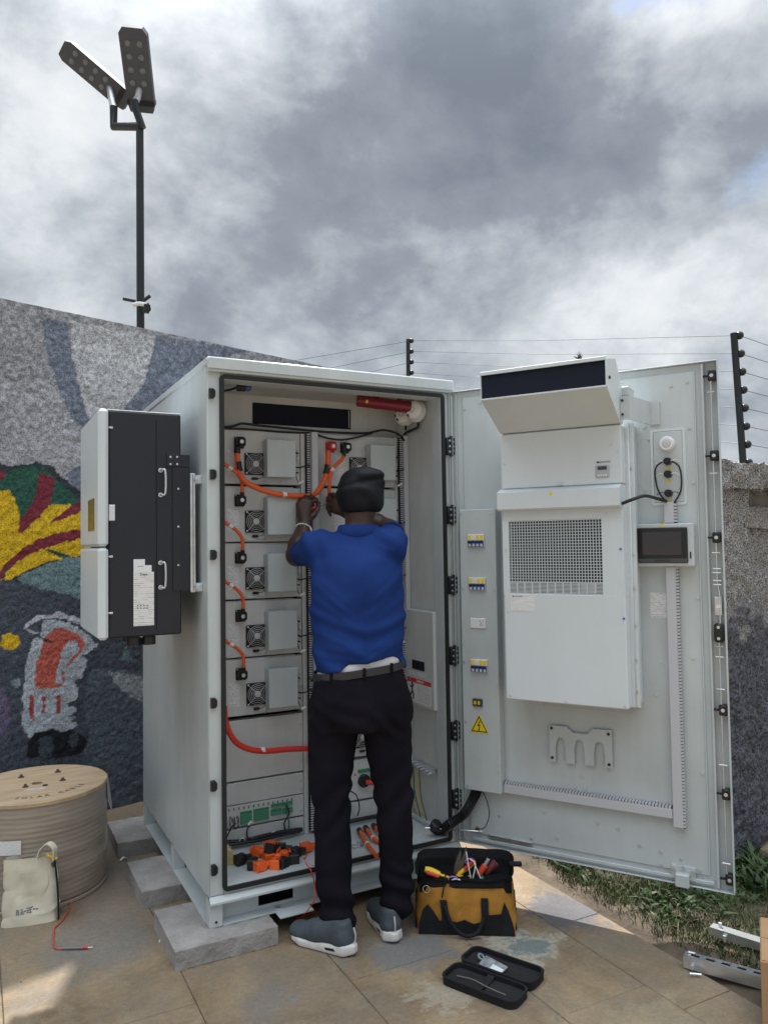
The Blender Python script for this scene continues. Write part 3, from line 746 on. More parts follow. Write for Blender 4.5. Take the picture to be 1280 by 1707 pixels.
def wallblock(mb, t0, t1, thick, z0, zt0, zt1, back=.012):
    a, b_ = MO+ME*t0, MO+ME*t1
    A, B = a-MN*back, b_-MN*back; C_, D_ = a-MN*thick, b_-MN*thick
    mb._add([(A[0], A[1], z0), (B[0], B[1], z0), (D_[0], D_[1], z0), (C_[0], C_[1], z0), (A[0], A[1], zt0), (B[0], B[1], zt1), (D_[0], D_[1], zt1), (C_[0], C_[1], zt0)],
            [(0, 3, 2, 1), (4, 5, 6, 7), (0, 1, 5, 4), (1, 2, 6, 5), (2, 3, 7, 6), (3, 0, 4, 7)])
WALLG = mat('wall_grey_rough', (.26, .26, .265), .9, col2=(.08, .08, .085), vscale=55, bump=.8, bscale=60)
mb = MB(); wallblock(mb, -4.5, 2.42, .20, -.1, 2.90, 2.79); mb.build('wall_core', WALLG, mural_wall)
mb = MB(); wallblock(mb, -4.5, -1.682, .012, -.1, 2.90, 2.874, -.0); wallblock(mb, 1.552, 2.42, .012, -.1, 2.81, 2.79, 0); mb.build('wall_end', WALLG, mural_wall)

def stone_mat():
    M_ = bpy.data.materials.new('speckled_stone'); M_.use_nodes = True; t = M_.node_tree; b = t.nodes['Principled BSDF']
    geo = t.nodes.new('ShaderNodeNewGeometry')
    def noise(s, d, r):
        n = t.nodes.new('ShaderNodeTexNoise'); n.inputs['Scale'].default_value = s; n.inputs['Detail'].default_value = d; n.inputs['Roughness'].default_value = r
        t.links.new(geo.outputs['Position'], n.inputs['Vector']); return n
    r = t.nodes.new('ShaderNodeValToRGB'); t.links.new(noise(150, 4, .65).outputs['Fac'], r.inputs['Fac'])
    r.color_ramp.elements[0].position = .40; r.color_ramp.elements[0].color = (.055, .056, .060, 1); r.color_ramp.elements[1].position = .60; r.color_ramp.elements[1].color = (.42, .41, .40, 1)
    sp = t.nodes.new('ShaderNodeSeparateXYZ'); t.links.new(geo.outputs['Position'], sp.inputs[0])
    # old grey-blue paint on the lower part, its edge uneven
    ad = t.nodes.new('ShaderNodeMath'); ad.operation = 'MULTIPLY_ADD'; t.links.new(noise(4.5, 4, .6).outputs['Fac'], ad.inputs[0]); ad.inputs[1].default_value = -1.3; t.links.new(sp.outputs['Z'], ad.inputs[2])
    mr = t.nodes.new('ShaderNodeMapRange'); mr.interpolation_type = 'SMOOTHSTEP'; t.links.new(ad.outputs[0], mr.inputs['Value']); mr.inputs['From Min'].default_value = .62; mr.inputs['From Max'].default_value = .35; mr.inputs['To Max'].default_value = .88
    r2 = t.nodes.new('ShaderNodeValToRGB'); t.links.new(noise(70, 5, .7).outputs['Fac'], r2.inputs['Fac'])
    r2.color_ramp.elements[0].position = .42; r2.color_ramp.elements[0].color = (.016, .018, .024, 1); r2.color_ramp.elements[1].position = .60; r2.color_ramp.elements[1].color = (.130, .135, .170, 1)
    mx = t.nodes.new('ShaderNodeMix'); mx.data_type = 'RGBA'; t.links.new(mr.outputs['Result'], mx.inputs['Factor']); t.links.new(r.outputs['Color'], mx.inputs['A']); t.links.new(r2.outputs['Color'], mx.inputs['B'])
    t.links.new(mx.outputs['Result'], b.inputs['Base Color']); b.inputs['Roughness'].default_value = .9; b.inputs['Specular IOR Level'].default_value = .2
    bp = t.nodes.new('ShaderNodeBump'); bp.inputs['Strength'].default_value = .9; bp.inputs['Distance'].default_value = .007; t.links.new(noise(80, 5, .7).outputs['Fac'], bp.inputs['Height']); t.links.new(bp.outputs['Normal'], b.inputs['Normal'])
    return M_
STONEM = stone_mat()
WA = rad(10.7); WE = np.array([math.cos(WA), math.sin(WA), 0]); WNn = np.array([-math.sin(WA), math.cos(WA), 0]); WO = np.array([2.41, -.44, 0.0]); UZ = np.array([0, 0, 1.0])
cw = thing('stone_wall', 'speckled stone pillar and wall with coping to the right of the open door', 'wall', tuple(WO))
rough('pillar', WO-WE*.16-WNn*.02, WE, WNn, UZ, .27, .26, 1.74, .010, .013, STONEM, cw, 40)
rough('coping', WO-WE*.20-WNn*.07, WE, WNn, UZ+WE*.0, 2.6, .36, .125, .012, .016, STONEM, cw, 44).location.z = 1.735
rough('panel', WO+WE*.11+WNn*.05, WE, WNn, UZ, 2.2, .10, 1.735, .014, .012, STONEM, cw, 48)
rough('rail', WO+WE*.11+WNn*.012, WE, WNn, UZ, 2.2, .05, .105, .012, .006, STONEM, cw, 52).location.z = 1.555
rough('recess', WO+WE*.11+WNn*.035, WE, WNn, UZ, 2.2, .03, .072, .03, .002, PLASTER, cw, 56).location.z = 1.662
rough('rib', WO+WE*.112+WNn*.02, WE, WNn, UZ, .075, .04, .95, .012, .006, STONEM, cw, 60).location.z = .60
bw = thing('boundary_wall', 'long grey boundary wall under the electric fence, mostly behind the door', 'wall', (2.4, 0, 0))
mb = MB(); mb._add([(2.36, -.3, -.1), (2.56, -.3, -.1), (2.46, 2.6, -.1), (2.26, 2.6, -.1), (2.36, -.3, 1.80), (2.56, -.3, 1.80), (2.46, 2.6, 2.60), (2.26, 2.6, 2.60)], [(0, 3, 2, 1), (4, 5, 6, 7), (0, 1, 5, 4), (1, 2, 6, 5), (2, 3, 7, 6), (3, 0, 4, 7)])
mb.build('wall_core', WALLG, bw)

# ---- electric fence: two posts with insulators, eight wires
def fence_post(loc, dx, ztop, zbot, label, n=8):
    x, y = loc
    t = thing('fence_post', label, 'fence post', (x, y, zbot), 'electric fence posts on the wall')
    m = MB(); m.cyl((x+dx[0], y+dx[1], zbot), (x, y, ztop+.012), .0165, n=10); m.build('post', POLEM, t, 40)
    out = []
    for k in range(n):
        z = ztop-.087*k; f = (ztop-z)/max(ztop-zbot, .1); p = Vector((x+dx[0]*f, y+dx[1]*f, z))
        q = p+Vector((CR[0], CR[1], 0))*.026
        m = MB(); m.cyl(p, p+Vector((CR[0], CR[1], 0))*.018, .012, n=8); m.sph(q, .021, 10, 6, .020); m.build('insulator', BLACKPL, t, 50); out.append(q)
    return out
pa = PD(1222, 545, 3.72); pb = PD(1238, 766, 3.72)
near = fence_post(pa[:2], (pb[0]-pa[0], pb[1]-pa[1]), 2.475, 1.84, 'tall black electric fence post standing on the stone wall at right')
far = fence_post(PD(680, 562, 6.25)[:2], (-.02, -.02), 3.135, 2.42, 'small distant black fence post rising behind the cabinet roof')
order = ['topmost', 'second', 'third', 'fourth', 'fifth', 'sixth', 'seventh', 'lowest']
for k in range(8):
    a, b_ = near[k], far[k]
    left = Vector((b_[0], b_[1], b_[2]))+Vector((-1.35*math.cos(MA), -1.35*math.sin(MA)-.05, -.40-.02*k))
    right = a+Vector((WE[0]*2.0, WE[1]*2.0, .02))
    mid = a.lerp(b_, .5); mid.z -= .012
    m = MB(); m.tube([left, b_, mid, a, a+Vector((WE[0], WE[1], -.02)), right], .0017, 5, sub=1)
    single(m, 'fence_wire', WIREM, order[k]+' wire of the electric fence, counted from the top', 'wire', 'electric fence wires')

# ---- lamp post behind the mural wall with two solar lamps and a small camera
LPX, LPY = .262, 2.74
lp = thing('street_lamp', 'black pole carrying two angled solar street lamps above the mural wall', 'street lamp', (LPX, LPY, 0))
m = MB(); m.cyl((LPX, LPY, -.02), (LPX-.008, LPY, 4.56), .030, .027, n=16); m.build('pole', POLEM, lp, 40)
jp = PD(232, 208, 5.62)
def lamp_head(c0, c1, up, w, nled, stem):
    """housing from heel c0 to tip c1; 'up' is the side that shows its lamps"""
    c0, c1 = Vector(c0), Vector(c1); x = (c1-c0); L = x.length; x.normalize(); z = Vector(up); z = (z-x*z.dot(x)).normalized(); y = z.cross(x)
    Mx = Matrix((x, y, z)).transposed().to_4x4(); Mx.translation = c0
    h = MB(); h.T = Mx; hw = w/2
    h.prism([(0, -hw*.82), (.06, -hw), (L-.04, -hw), (L, -hw*.7), (L, hw*.7), (L-.04, hw), (.06, hw), (0, hw*.82)], 2, -.055, 0)
    h.prism([(.02, -hw*.8), (L-.03, -hw*.85), (L-.03, hw*.85), (.02, hw*.8)], 2, -.075, -.055)
    ho = h.build('lamp_head', LAMPG, lp)
    for k in range(nled):
        for s_ in (-1, 1):
            q = MB(); q.T = Mx; q.lathe([(0, .010), (.016, .008), (.022, .001), (.022, -.001)], (L-.10-.085*k, s_*hw*.42, 0), 10); q.build('led_lens', LEDM, ho, 50)
    q = MB(); q.T = Mx; q.box(.05, .085, -hw*1.02, hw*1.02, -.06, .006); q.build('clamp_band', POLEM, ho)
    s0 = Mx @ Vector((.16, 0, -.02)); q = MB(); q.tube([s0, (s0+Vector(stem))/2+Vector((0, 0, -.02)), stem], .024, 10, sub=4); q.build('neck', STEEL, ho, 50)
eA = PD(188, 196, 5.75); eB = PD(226, 178, 5.62)
lamp_head(PD(212, 172, 5.9), PD(103, 79, 5.72), -np.array(CD)*.75+np.array([0, 0, -.75]), .155, 4, tuple(PD(190, 180, 5.75)))
lamp_head(PD(237, 188, 5.75), PD(220, 46, 5.35), -np.array(CD)*.7+np.array([0, 0, -.9]), .195, 4, tuple(PD(227, 168, 5.62)))
m = MB(); m.tube([tuple(PD(190, 178, 5.75)), tuple(PD(190, 211, 5.75)), tuple(PD(236, 211, 5.62))], .030, 10, sub=1); m.build('bracket_arm', POLEM, lp, 40)
m = MB(); m.tube([tuple(PD(224, 168, 5.60)), tuple(PD(226, 180, 5.60)), tuple(PD(238, 214, 5.62))], .027, 10, sub=1); m.build('bracket_arm', POLEM, lp, 40)
cpos = PD(239, 507, 5.55)
ccam = thing('security_camera', 'small security camera with two stub aerials clamped to the lamp pole', 'camera', tuple(cpos))
def pd(u, v): return tuple(PD(u, v, 5.52))
m = MB(); m.tube([pd(222, 508), pd(232, 506), pd(244, 508)], .016, 8, sub=1); m.build('clamp', WHITEPL, ccam, 40)
m = MB(); m.cyl(pd(206, 498), pd(226, 502), .0125, n=8); m.build('aerial', BLACKPL, ccam, 40)
m = MB(); m.cyl(pd(240, 501), pd(251, 493), .0125, n=8); m.build('aerial', BLACKPL, ccam, 40)
m = MB(); m.cyl(pd(246, 508), pd(244, 522), .024, .020, n=12); m.build('camera_body', BLACKPL, ccam, 40)
m = MB(); m.tube([pd(248, 520), pd(251, 515), pd(247, 505)], .005, 6); m.build('cable', BLACKPL, ccam, 60)

# ---- distant conifer, its tip over the door
tp = PD(963, 587, 24.0)
tr = thing('conifer_tree', 'distant dark conifer whose tip shows above the open door', 'tree', (tp[0], tp[1], 0))
m = MB(); m.cyl((tp[0], tp[1], -.1), (tp[0]+.05, tp[1], tp[2]-.5), .14, .03, n=8); m.build('trunk', BARK, tr, 40)
R_ = np.random.default_rng(12); V = []; F = []
for k in range(5200):
    f = R_.random()**.62; z = tp[2]-.02-f*5.2; rmax = .10+f*1.5*(.75+.5*abs(math.sin(z*5.1))); a = R_.uniform(0, 2*math.pi); r_ = rmax*math.sqrt(R_.random())
    c = np.array([tp[0]+.06*math.sin(z*3)+r_*math.cos(a), tp[1]+r_*math.sin(a), z-.18*r_+R_.uniform(-.05, .05)])
    d1 = np.array([math.cos(a), math.sin(a), R_.uniform(-.1, .9)])*R_.uniform(.05, .13); d2 = np.array([-math.sin(a), math.cos(a), R_.uniform(-.4, .4)])*R_.uniform(.02, .04)
    n0 = len(V); V += [c-d2, c+d1, c+d2, c-d1*.5]; F.append((n0, n0+1, n0+2, n0+3))
np_obj('crown', np.array(V), np.array(F), LEAFD, tr, smooth=False)

# ================================================================ CONCRETE BLOCKS under the cabinet
for (x0, x1, y0, y1, lab) in ((-.150, .235, -.100, .262, 'nearest concrete block, under the front left corner of the cabinet'),
                              (-.163, .215, .452, .806, 'middle concrete block of the three along the left side of the cabinet'),
                              (-.163, .215, 1.055, 1.400, 'farthest concrete block, under the back left corner of the cabinet')):
    t = [np.array(a, float) for a in ((1, 0, 0), (0, 1, 0), (0, 0, 1))]
    o = rough('concrete_block', (x0, y0, .0), *t, x1-x0, y1-y0, .069, .008, .0026, CONC, None, int(x0*100+y0*77) % 90+100, (9, 40, 90))
    me = o.data; c = Vector(((x0+x1)/2, (y0+y1)/2, 0)); me.transform(Matrix.Translation(-c)); o.location = c
    tag(o, lab, 'concrete block', 'concrete blocks under the cabinet')
for (x0, x1, y0, y1, lab) in ((.90, 1.13, .02, .36, 'concrete block under the front right corner of the cabinet'), (.90, 1.13, .95, 1.30, 'concrete block under the back right corner of the cabinet')):
    m = MB(); m.box(x0, x1, y0, y1, 0, .0695, .006); single(m, 'concrete_block', CONC, lab, 'concrete block', 'concrete blocks under the cabinet', loc=((x0+x1)/2, (y0+y1)/2, 0))

# ================================================================ CABINET
CW, CDp = 1.1135, 1.2894
cab = thing('energy_cabinet', 'large open pale grey battery cabinet standing on concrete blocks', 'cabinet', (0, 0, .07))
def part(mb, name, mt, par=None, smooth=None, label=None):
    o = mb.build(name, mt, par or cab, smooth)
    if label: o['label'] = label
    return o
m = MB(); m.box(0, .0018, .001, CDp, .186, 2.197); part(m, 'side_panel', PAINT)
m = MB(); m.box(CW-.0018, CW, .001, CDp, .186, 2.197); part(m, 'side_panel', PAINT)
m = MB(); m.box(.002, CW-.002, CDp-.002, CDp, .186, 2.197); part(m, 'back_panel', PAINT)
m = MB(); m.box(-.004, CW+.004, -.026, CDp+.01, 2.199, 2.233, .006); m.box(-.004, CW+.004, -.026, -.0245, 2.188, 2.205); m.box(.0, CW, -.020, -.004, 2.176, 2.199, .003); part(m, 'roof', PAINT, smooth=40)
# front face frame around the opening
m = MB()
m.box(.0005, .058, 0, .040, .186, 2.197, .004); m.box(1.064, CW-.0005, 0, .040, .186, 2.197, .004)
m.box(.058, 1.064, .001, .040, 2.158, 2.197, .002); m.box(.058, 1.064, .001, .040, .186, .208, .002)
part(m, 'face_frame', PAINT, smooth=40)
m = MB(); m.frame(.0495, 1.072, .1996, 2.1702, .016, -.014, .0, .020); part(m, 'door_gasket', RUBBER, smooth=40)
m = MB(); m.frame(.064, 1.058, .214, 2.156, .004, -.004, .075, .010); part(m, 'opening_lip', PAINT, smooth=40)
# inner skin
m = MB(); m.box(.0465, .0480, .04, .60, .212, 2.195); part(m, 'inner_wall', PAINTIN)
m = MB(); m.box(1.068, 1.0695, .04, .60, .212, 2.195); part(m, 'inner_wall', PAINTIN)
m = MB(); m.box(.048, 1.068, .04, .60, 2.185, 2.187); m.box(.048, 1.068, .075, .085, 2.165, 2.186); part(m, 'ceiling_panel', PAINTIN)
m = MB(); m.box(.048, 1.068, .04, .62, .210, .214); m.box(.066, 1.056, .052, .056, .214, .2175); m.box(.066, 1.056, .036, .040, .2135, .2165); part(m, 'floor_tray', PAINT)
m = MB(); m.box(.048, 1.068, .43, .432, 2.0, 2.186); part(m, 'rear_panel', PAINTIN)
wx0, wz0 = PY(421, 706, .43)[0], PY(500, 711, .43)[2]; wx1, wz1 = PY(584, 700, .43)[0], PY(500, 677, .43)[2]
m = MB(); m.box(wx0, wx1, .424, .429, wz0, wz1, .002); part(m, 'dark_window', DARKMESH)
m = MB(); m.box(wx1-.012, wx1-.009, .4225, .424, wz0+.006, wz1-.006); part(m, 'window_edge', PAINTIN)
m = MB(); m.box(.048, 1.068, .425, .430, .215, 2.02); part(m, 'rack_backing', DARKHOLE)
# base frame with fork pockets
BZ0, BZ1 = .0705, .186
m = MB()
for x0 in (0, CW-.052):
    for y0 in (.001, .60, CDp-.055):
        m.box(x0, x0+.052, y0, y0+.05, BZ0, BZ1, .002)
m.box(.0, CW, .001, CDp, .1795, .1858); part(m, 'base_post', PAINT)
for y0, y1 in ((.052, .599), (.651, CDp-.056)):
    for x0 in (0, CW):
        s_ = 1 if x0 == 0 else -1
        m = MB(); m.box(x0, x0+s_*.075, y0, y1, BZ0, BZ0+.006); m.box(x0+s_*.075, x0+s_*.079, y0, y1, BZ0, .180); part(m, 'base_rail', PAINT)
m = MB(); m.box(.053, CW-.053, .0015, .052, BZ0, BZ0+.007); 
for a, b_ in ((.053, .207), (.352, .76), (.905, CW-.053)): m.box(a, b_, .048, .052, BZ0+.007, .180)
for a, b_ in ((.207, .352), (.76, .905)): m.box(a, b_, .048, .052, BZ0+.007, .090); m.box(a, b_, .048, .052, .150, .180)
part(m, 'base_rail', PAINT)
m = MB(); m.box(.02, CW-.02, .10, .104, BZ0, .18); part(m, 'base_back', DARKHOLE)
m = MB(); m.prism([(-.002, .186), (-.018, .168), (-.018, .160), (.006, .160), (.006, .186)], 0, .0, CW); part(m, 'sill', PAINT, smooth=30)
for x in (.026, CW-.026):
    for z in (.09, .155): 
        m = MB(); m.lathe([(0, .002), (.005, .0015), (.005, 0)], (x, .0, z), 8, 1); part(m, 'bolt', BLACKPL)
for v_ in ((.28, .09), (.95, .09)):
    m = MB(); m.cyl((v_[0], .02, BZ0+.006), (v_[0], .02, BZ0+.012), .012, n=8); part(m, 'bolt', STEEL)
m = MB(); m.box(.26, .40, -.055, .03, .0700, .0735); m.box(.26, .40, .0, .03, .0735, .076); part(m, 'foot_bracket', PAINT)
# latch keepers on the left upright, hinges on the right one
kb = MB(); kb.prism([(.0, -.019), (.016, -.019), (.023, -.010), (.023, .010), (.016, .019), (0, .019)], 1, -.016, 0); kb.cyl((.010, -.018, -.012), (.010, -.015, -.012), .004, n=8); kb.cyl((.010, -.018, .012), (.010, -.015, .012), .004, n=8); kb.box(.015, .021, -.020, -.014, -.012, .012)
K0 = None
for (u, v) in ((354, 656), (356, 791), (356.5, 925), (357, 1172), (357, 1310), (358, 1450)):
    p = PY(u, v, -.008); 
    if K0 is None:
        K0 = kb.build('latch_keeper', BLACKPL, cab, 40, off=(0, 0, 0)); o = K0
    else: o = K0.copy(); COL.objects.link(o); o.parent = cab
    o.location = (p[0]-.012, 0, p[2]-.07)
hb = MB(); hb.box(-.030, -.022, -.004, .001, -.055, .055); hb.box(-.022, .0, -.016, .001, -.040, .040, .003); hb.cyl((.002, -.010, -.046), (.002, -.010, .046), .0075, n=10); hb.box(.006, .022, -.014, -.006, -.038, .038, .002)
hb2 = MB()
for zz in (-.025, .0, .025): hb2.cyl((-.008, -.018, zz), (-.008, -.015, zz), .005, n=8); hb2.cyl((.014, -.016, zz*.8), (.014, -.013, zz*.8), .004, n=8)
H0 = None
for zc in (1.936, 1.627, 1.315, 1.003, .673, .377):
    if H0 is None:
        H0 = hb.build('hinge', BLACKM, cab, 40, off=(0, 0, 0)); B0 = hb2.build('hinge_screw', STEEL, H0, off=(0, 0, 0)); o = H0
    else:
        o = H0.copy(); COL.objects.link(o); o.parent = cab; c = B0.copy(); COL.objects.link(c); c.parent = o
    o.location = (1.100, -.001, zc-.07)
m = MB(); m.cyl((1.1085, -.012, .20), (1.1085, -.012, 2.165), .0045, n=8); part(m, 'hinge_pin', PAINT, smooth=40)
m = MB(); m.box(1.090, 1.093, -.003, .0, .2, 2.15); part(m, 'frame_fold', WHITE)
# slotted upright rails and wire duct between the module columns
def duct(name, x0, x1, y0, y1, z0, z1, pitch, side, par=cab, frame=None):
    """slotted wiring duct: smooth lid and a row of fingers with dark gaps"""
    a = MB(); a.box(x0, x1, y0, y1, z0, z1, .002); d_ = part(a, name, DUCT, par)
    return d_
def fingers(x0, x1, yf, z0, z1, pitch, par, mt=DUCT):
    b_ = MB(); b_.box(x0-.001, x1+.001, yf, yf+.006, z0, z1); q = part(b_, 'slot_shade_strip', DARKHOLE, par)  # dark strip in place of the shade between the fingers
    a = MB(); z = z0
    while z < z1: a.box(x0, x1, yf-.004, yf+.001, z, z+pitch*.48); z += pitch
    o = part(a, 'duct_fingers', mt, par); o['kind'] = 'stuff'
YF = .36
m = MB(); m.box(.566, .596, .315, .42, .215, 2.018, .002); rl_ = part(m, 'wire_duct', DUCT)
fingers(.548, .564, .335, .23, 2.012, .0105, rl_)
m = MB(); m.box(.526, .545, .352, .42, .215, 2.018); part(m, 'rack_post', PAINTIN)
m = MB(); m.box(.595, .603, .352, .42, .215, 2.018); part(m, 'rack_post', PAINTIN)
m = MB(); m.box(1.042, 1.066, .31, .42, .215, 2.025, .002); rl2 = part(m, 'wire_duct', DUCT)
fingers(1.026, 1.040, .330, .23, 2.018, .0105, rl2)
m = MB(); m.box(1.012, 1.024, .350, .42, .215, 2.018); part(m, 'rack_post', PAINTIN)
m = MB(); m.box(.060, .082, .350, .42, .215, 2.018); part(m, 'rack_post', PAINTIN)

# ---- battery modules: built once, then copied
RZ = [2.017, 1.762, 1.512, 1.260, 1.008]         # tops of the five rows
PITCH_ = .252
def make_module(label, group):
    x0, y, zt = .085, YF, RZ[0]
    t = thing('battery_module', label, 'battery module', (x0, y, zt-.242), group)
    m = MB(); m.box(x0, x0+.440, y, y+.06, zt-.241, zt, .0025); m.box(x0+.002, x0+.41, y+.01, y+.06, zt, zt+.004); m.build('face_plate', PAINTIN, t, 30)
    fx, fz, h = x0+.226, zt-.152, .0485
    m = MB(); m.box(fx-h, fx+h, y-.012, y+.0, fz-h, fz+h, .004); fan = m.build('fan', BLACKPL, t, 30)
    m = MB(); m.lathe([(.044, -.0125+.012), (.044, -.0125), (.0, -.0125)], (fx, y, fz), 24, 1)
    m = MB()
    for k in range(7):
        a = 2*math.pi*k/7; a2 = a+.62
        p = lambda r, t_, yy: (fx+r*math.cos(t_), yy, fz+r*math.sin(t_))
        m._add([p(.016, a, y-.0135), p(.042, a+.1, y-.0135), p(.042, a2, y-.0150), p(.016, a2-.1, y-.0150)], [(0, 1, 2, 3)])
    m.build('fan_blade', mat('fan_blade', (.012, .013, .015), .5), fan)
    m = MB()
    for r in (.0205, .0285, .0365, .0445): m.ring((fx, y-.0165, fz), r, .0010, 1, 24, 3)
    for k in range(4):
        a = rad(45+90*k); m.cyl((fx+.012*math.cos(a), y-.0165, fz+.012*math.sin(a)), (fx+.063*math.cos(a), y-.0150, fz+.063*math.sin(a)), .0011, n=4)
    m.build('fan_grille', mat('grille_wire', (.60, .61, .62), .4), fan)
    m = MB(); m.lathe([(0, .018), (.012, .018), (.0145, .0165), (.0145, .012)], (fx, y, fz), 14, 1); m.build('fan_hub', mat('hub_label', (.52, .53, .55), .4), fan, 40)
    for sx in (-1, 1):
        for sz in (-1, 1):
            m = MB(); m.lathe([(0, .0155), (.004, .0145), (.004, .012)], (fx+sx*.042, y, fz+sz*.042), 8, 1); m.build('screw', STEEL, fan)
    m = MB(); m.box(x0+.262, x0+.396, y-.062, y-.0005, zt-.213, zt-.045, .003); cb = m.build('cover_box', PAINT, t, 30)
    for sx in (.290, .365):
        m = MB(); m.lathe([(0, .006), (.004, .005), (.004, 0)], (x0+sx, y, zt-.036), 8, 1); m.build('screw', STEEL, t)
        m = MB(); m.lathe([(0, .006), (.004, .005), (.004, 0)], (x0+sx-.02, y, zt-.226), 8, 1); m.build('screw', STEEL, t)
    # black power plug and its red twin
    for rx, mt_ in ((.153, BLACKPL), (.048, REDPL)):
        m = MB(); m.box(x0+rx-.022, x0+rx+.022, y-.010, y, zt-.086, zt-.034, .003); m.box(x0+rx-.018, x0+rx+.020, y-.046, y-.010, zt-.080, zt-.040, .007); pl = m.build('plug', mt_, t, 40)
        m = MB(); m.lathe([(0, .0475), (.008, .047), (.009, .046)], (x0+rx, y, zt-.060), 10, 1); m.build('plug_lock', STEEL, pl, 40)
        for sx in (-1, 1):
            m = MB(); m.lathe([(0, .014), (.003, .013), (.003, .010)], (x0+rx+sx*.018, y, zt-.039), 6, 1); m.build('screw', STEEL, pl)
    m = MB(); m.quad((x0+.100, y-.0006, zt-.200), (x0+.150, y-.0006, zt-.200), (x0+.150, y-.0006, zt-.095), (x0+.100, y-.0006, zt-.095)); m.build('rating_label', PRINT, t)
    m = MB(); m.quad((x0+.100, y-.0010, zt-.158), (x0+.150, y-.0010, zt-.158), (x0+.150, y-.0010, zt-.136), (x0+.100, y-.0010, zt-.136)); m.build('warning_label', PRINTW, t)
    m = MB(); m.box(x0+.208, x0+.238, y-.012, y, zt-.222, zt-.211, .004); m.build('fan_socket', BLACKPL, t, 30)
    m = MB(); m.tube([(x0+.236, y-.008, zt-.216), (x0+.250, y-.010, zt-.214), (x0+.262, y-.006, zt-.206)], .0014, 5); m.build('fan_lead', BLACKPL, t)
    m = MB(); m.tube([(x0+.176, y-.004, zt-.230), (x0+.180, y-.022, zt-.231), (x0+.262, y-.022, zt-.231), (x0+.266, y-.004, zt-.230)], .0022, 6, sub=2); m.build('pull_handle', STEEL, t, 60)
    for zz, mt_ in ((-.095, BLACKPL), (-.120, WHITEPL), (-.160, BLACKPL), (-.185, BLACKPL)):
        m = MB(); m.box(x0+.400, x0+.413, y-.018, y, zt+zz-.011, zt+zz+.010, .003); m.cyl((x0+.408, y-.018, zt+zz), (x0+.420, y-.030, zt+zz-.004), .0035, n=6); m.build('signal_plug', mt_, t, 40)
    m = MB(); m.tube([(x0+.418, y-.028, zt-.165), (x0+.440, y-.045, zt-.160), (x0+.466, y-.04, zt-.150), (x0+.474, y-.02, zt-.172)], .003, 6); m.build('signal_lead', BLACKPL, t, 60)
    m = MB(); m.tube([(x0+.410, y-.020, zt-.188), (x0+.414, y-.03, zt-.222), (x0+.425, y-.03, zt-.232)], .0018, 5); m.build('signal_lead', BLACKPL, t, 60)
    m = MB(); m.cyl((x0+.420, y-.03, zt-.236), (x0+.442, y-.034, zt-.226), .0055, n=6); m.build('cable_tag', WHITEPL, t)
    m = MB(); m.box(x0+.424, x0+.437, y-.007, y, zt-.142, zt-.098, .003); m.build('side_handle', mat('pale_plastic', (.62, .64, .62), .5), t, 30)
    for zz in (-.030, -.080, -.168, -.215):
        m = MB(); m.lathe([(0, .005), (.0045, .004), (.0045, 0)], (x0+.429, y, zt+zz), 8, 1); m.build('screw', STEEL, t)
    return t
ordl = ['top', 'second', 'third', 'fourth', 'fifth', 'sixth']
MG = 'battery modules in the cabinet'
mod0 = make_module('top battery module of the left column, under the dark window', MG)
for k in range(1, 5):
    c = copy_tree(mod0); c.location.z = RZ[k]-.242; c['label'] = ordl[k]+' battery module down the left column, with round fan and grey cover box'
for k in range(6):
    c = copy_tree(mod0); [setattr(q_.location, 'x', .031) for q_ in c.children if q_.data.materials[0] == REDPL]; c.location.x = .085+.509; c.location.z = (RZ+[.756])[k]-.242
    c['label'] = ordl[k]+' battery module down the right column, '+('red and black plugs above the cap' if k == 0 else 'behind the worker')

# ---- blank panels, terminal board, control box at the rack's foot
m = MB(); m.box(.085, .525, YF, YF+.05, .492, .748, .002); part(m, 'blank_panel', PAINTIN, smooth=30)
m = MB(); m.box(.085, .525, YF, YF+.05, .392, .484, .002); part(m, 'blank_panel', PAINTIN, smooth=30)
m = MB(); m.box(.085, .525, YF, YF+.05, .296, .388, .002); tb = part(m, 'terminal_board', PAINTIN, smooth=30)
m = MB(); m.box(.085, .525, YF, YF+.05, .214, .288, .002); part(m, 'blank_panel', PAINTIN, smooth=30)
for (a, b_, za, zb, mt_) in ((.175, .222, .302, .352, None), (.232, .283, .305, .358, GREENPL), (.292, .360, .308, .360, GREENPL), (.370, .418, .318, .345, GREENPL), (.372, .470, .352, .368, GREENPL), (.424, .470, .318, .340, GREENPL)):
    if mt_ is None:
        for k in range(9):
            p0 = Vector((a+.005+.0048*k, YF-.004, RNG.uniform(.335, .35))); m = MB(); m.tube([p0, p0+Vector((RNG.uniform(-.008, .008), -.018, -.012)), p0+Vector((RNG.uniform(-.01, .01), -.010, -.045))], .0016, 5); part(m, 'signal_wire', BLACKPL if k % 3 else WHITEPL, tb)
        continue
    m = MB(); m.box(a, b_, YF-.008, YF, za, zb, .001); q = part(m, 'terminal_block', GREENPL, tb)
    m = MB(); nn_ = int((zb-za)/.009)
    for k in range(nn_): m.box(a+.002, b_-.002, YF-.0105, YF-.008, za+.0025+k*.009, za+.0065+k*.009)
    part(m, 'terminal_row', mat('green_light', (.12, .36, .24), .4), q)
for k in range(14):
    m = MB(); m.box(.180+k*.022, .186+k*.022, YF-.0008, YF, .368, .379); part(m, 'print_mark', mat('ink', (.12, .13, .13), .6), tb)
for z in (.70, .54, .45, .41, .372, .32, .265, .23):
    m = MB(); m.lathe([(0, .005), (.0045, .004), (.0045, 0)], (.514, YF, z), 8, 1); part(m, 'screw', STEEL)
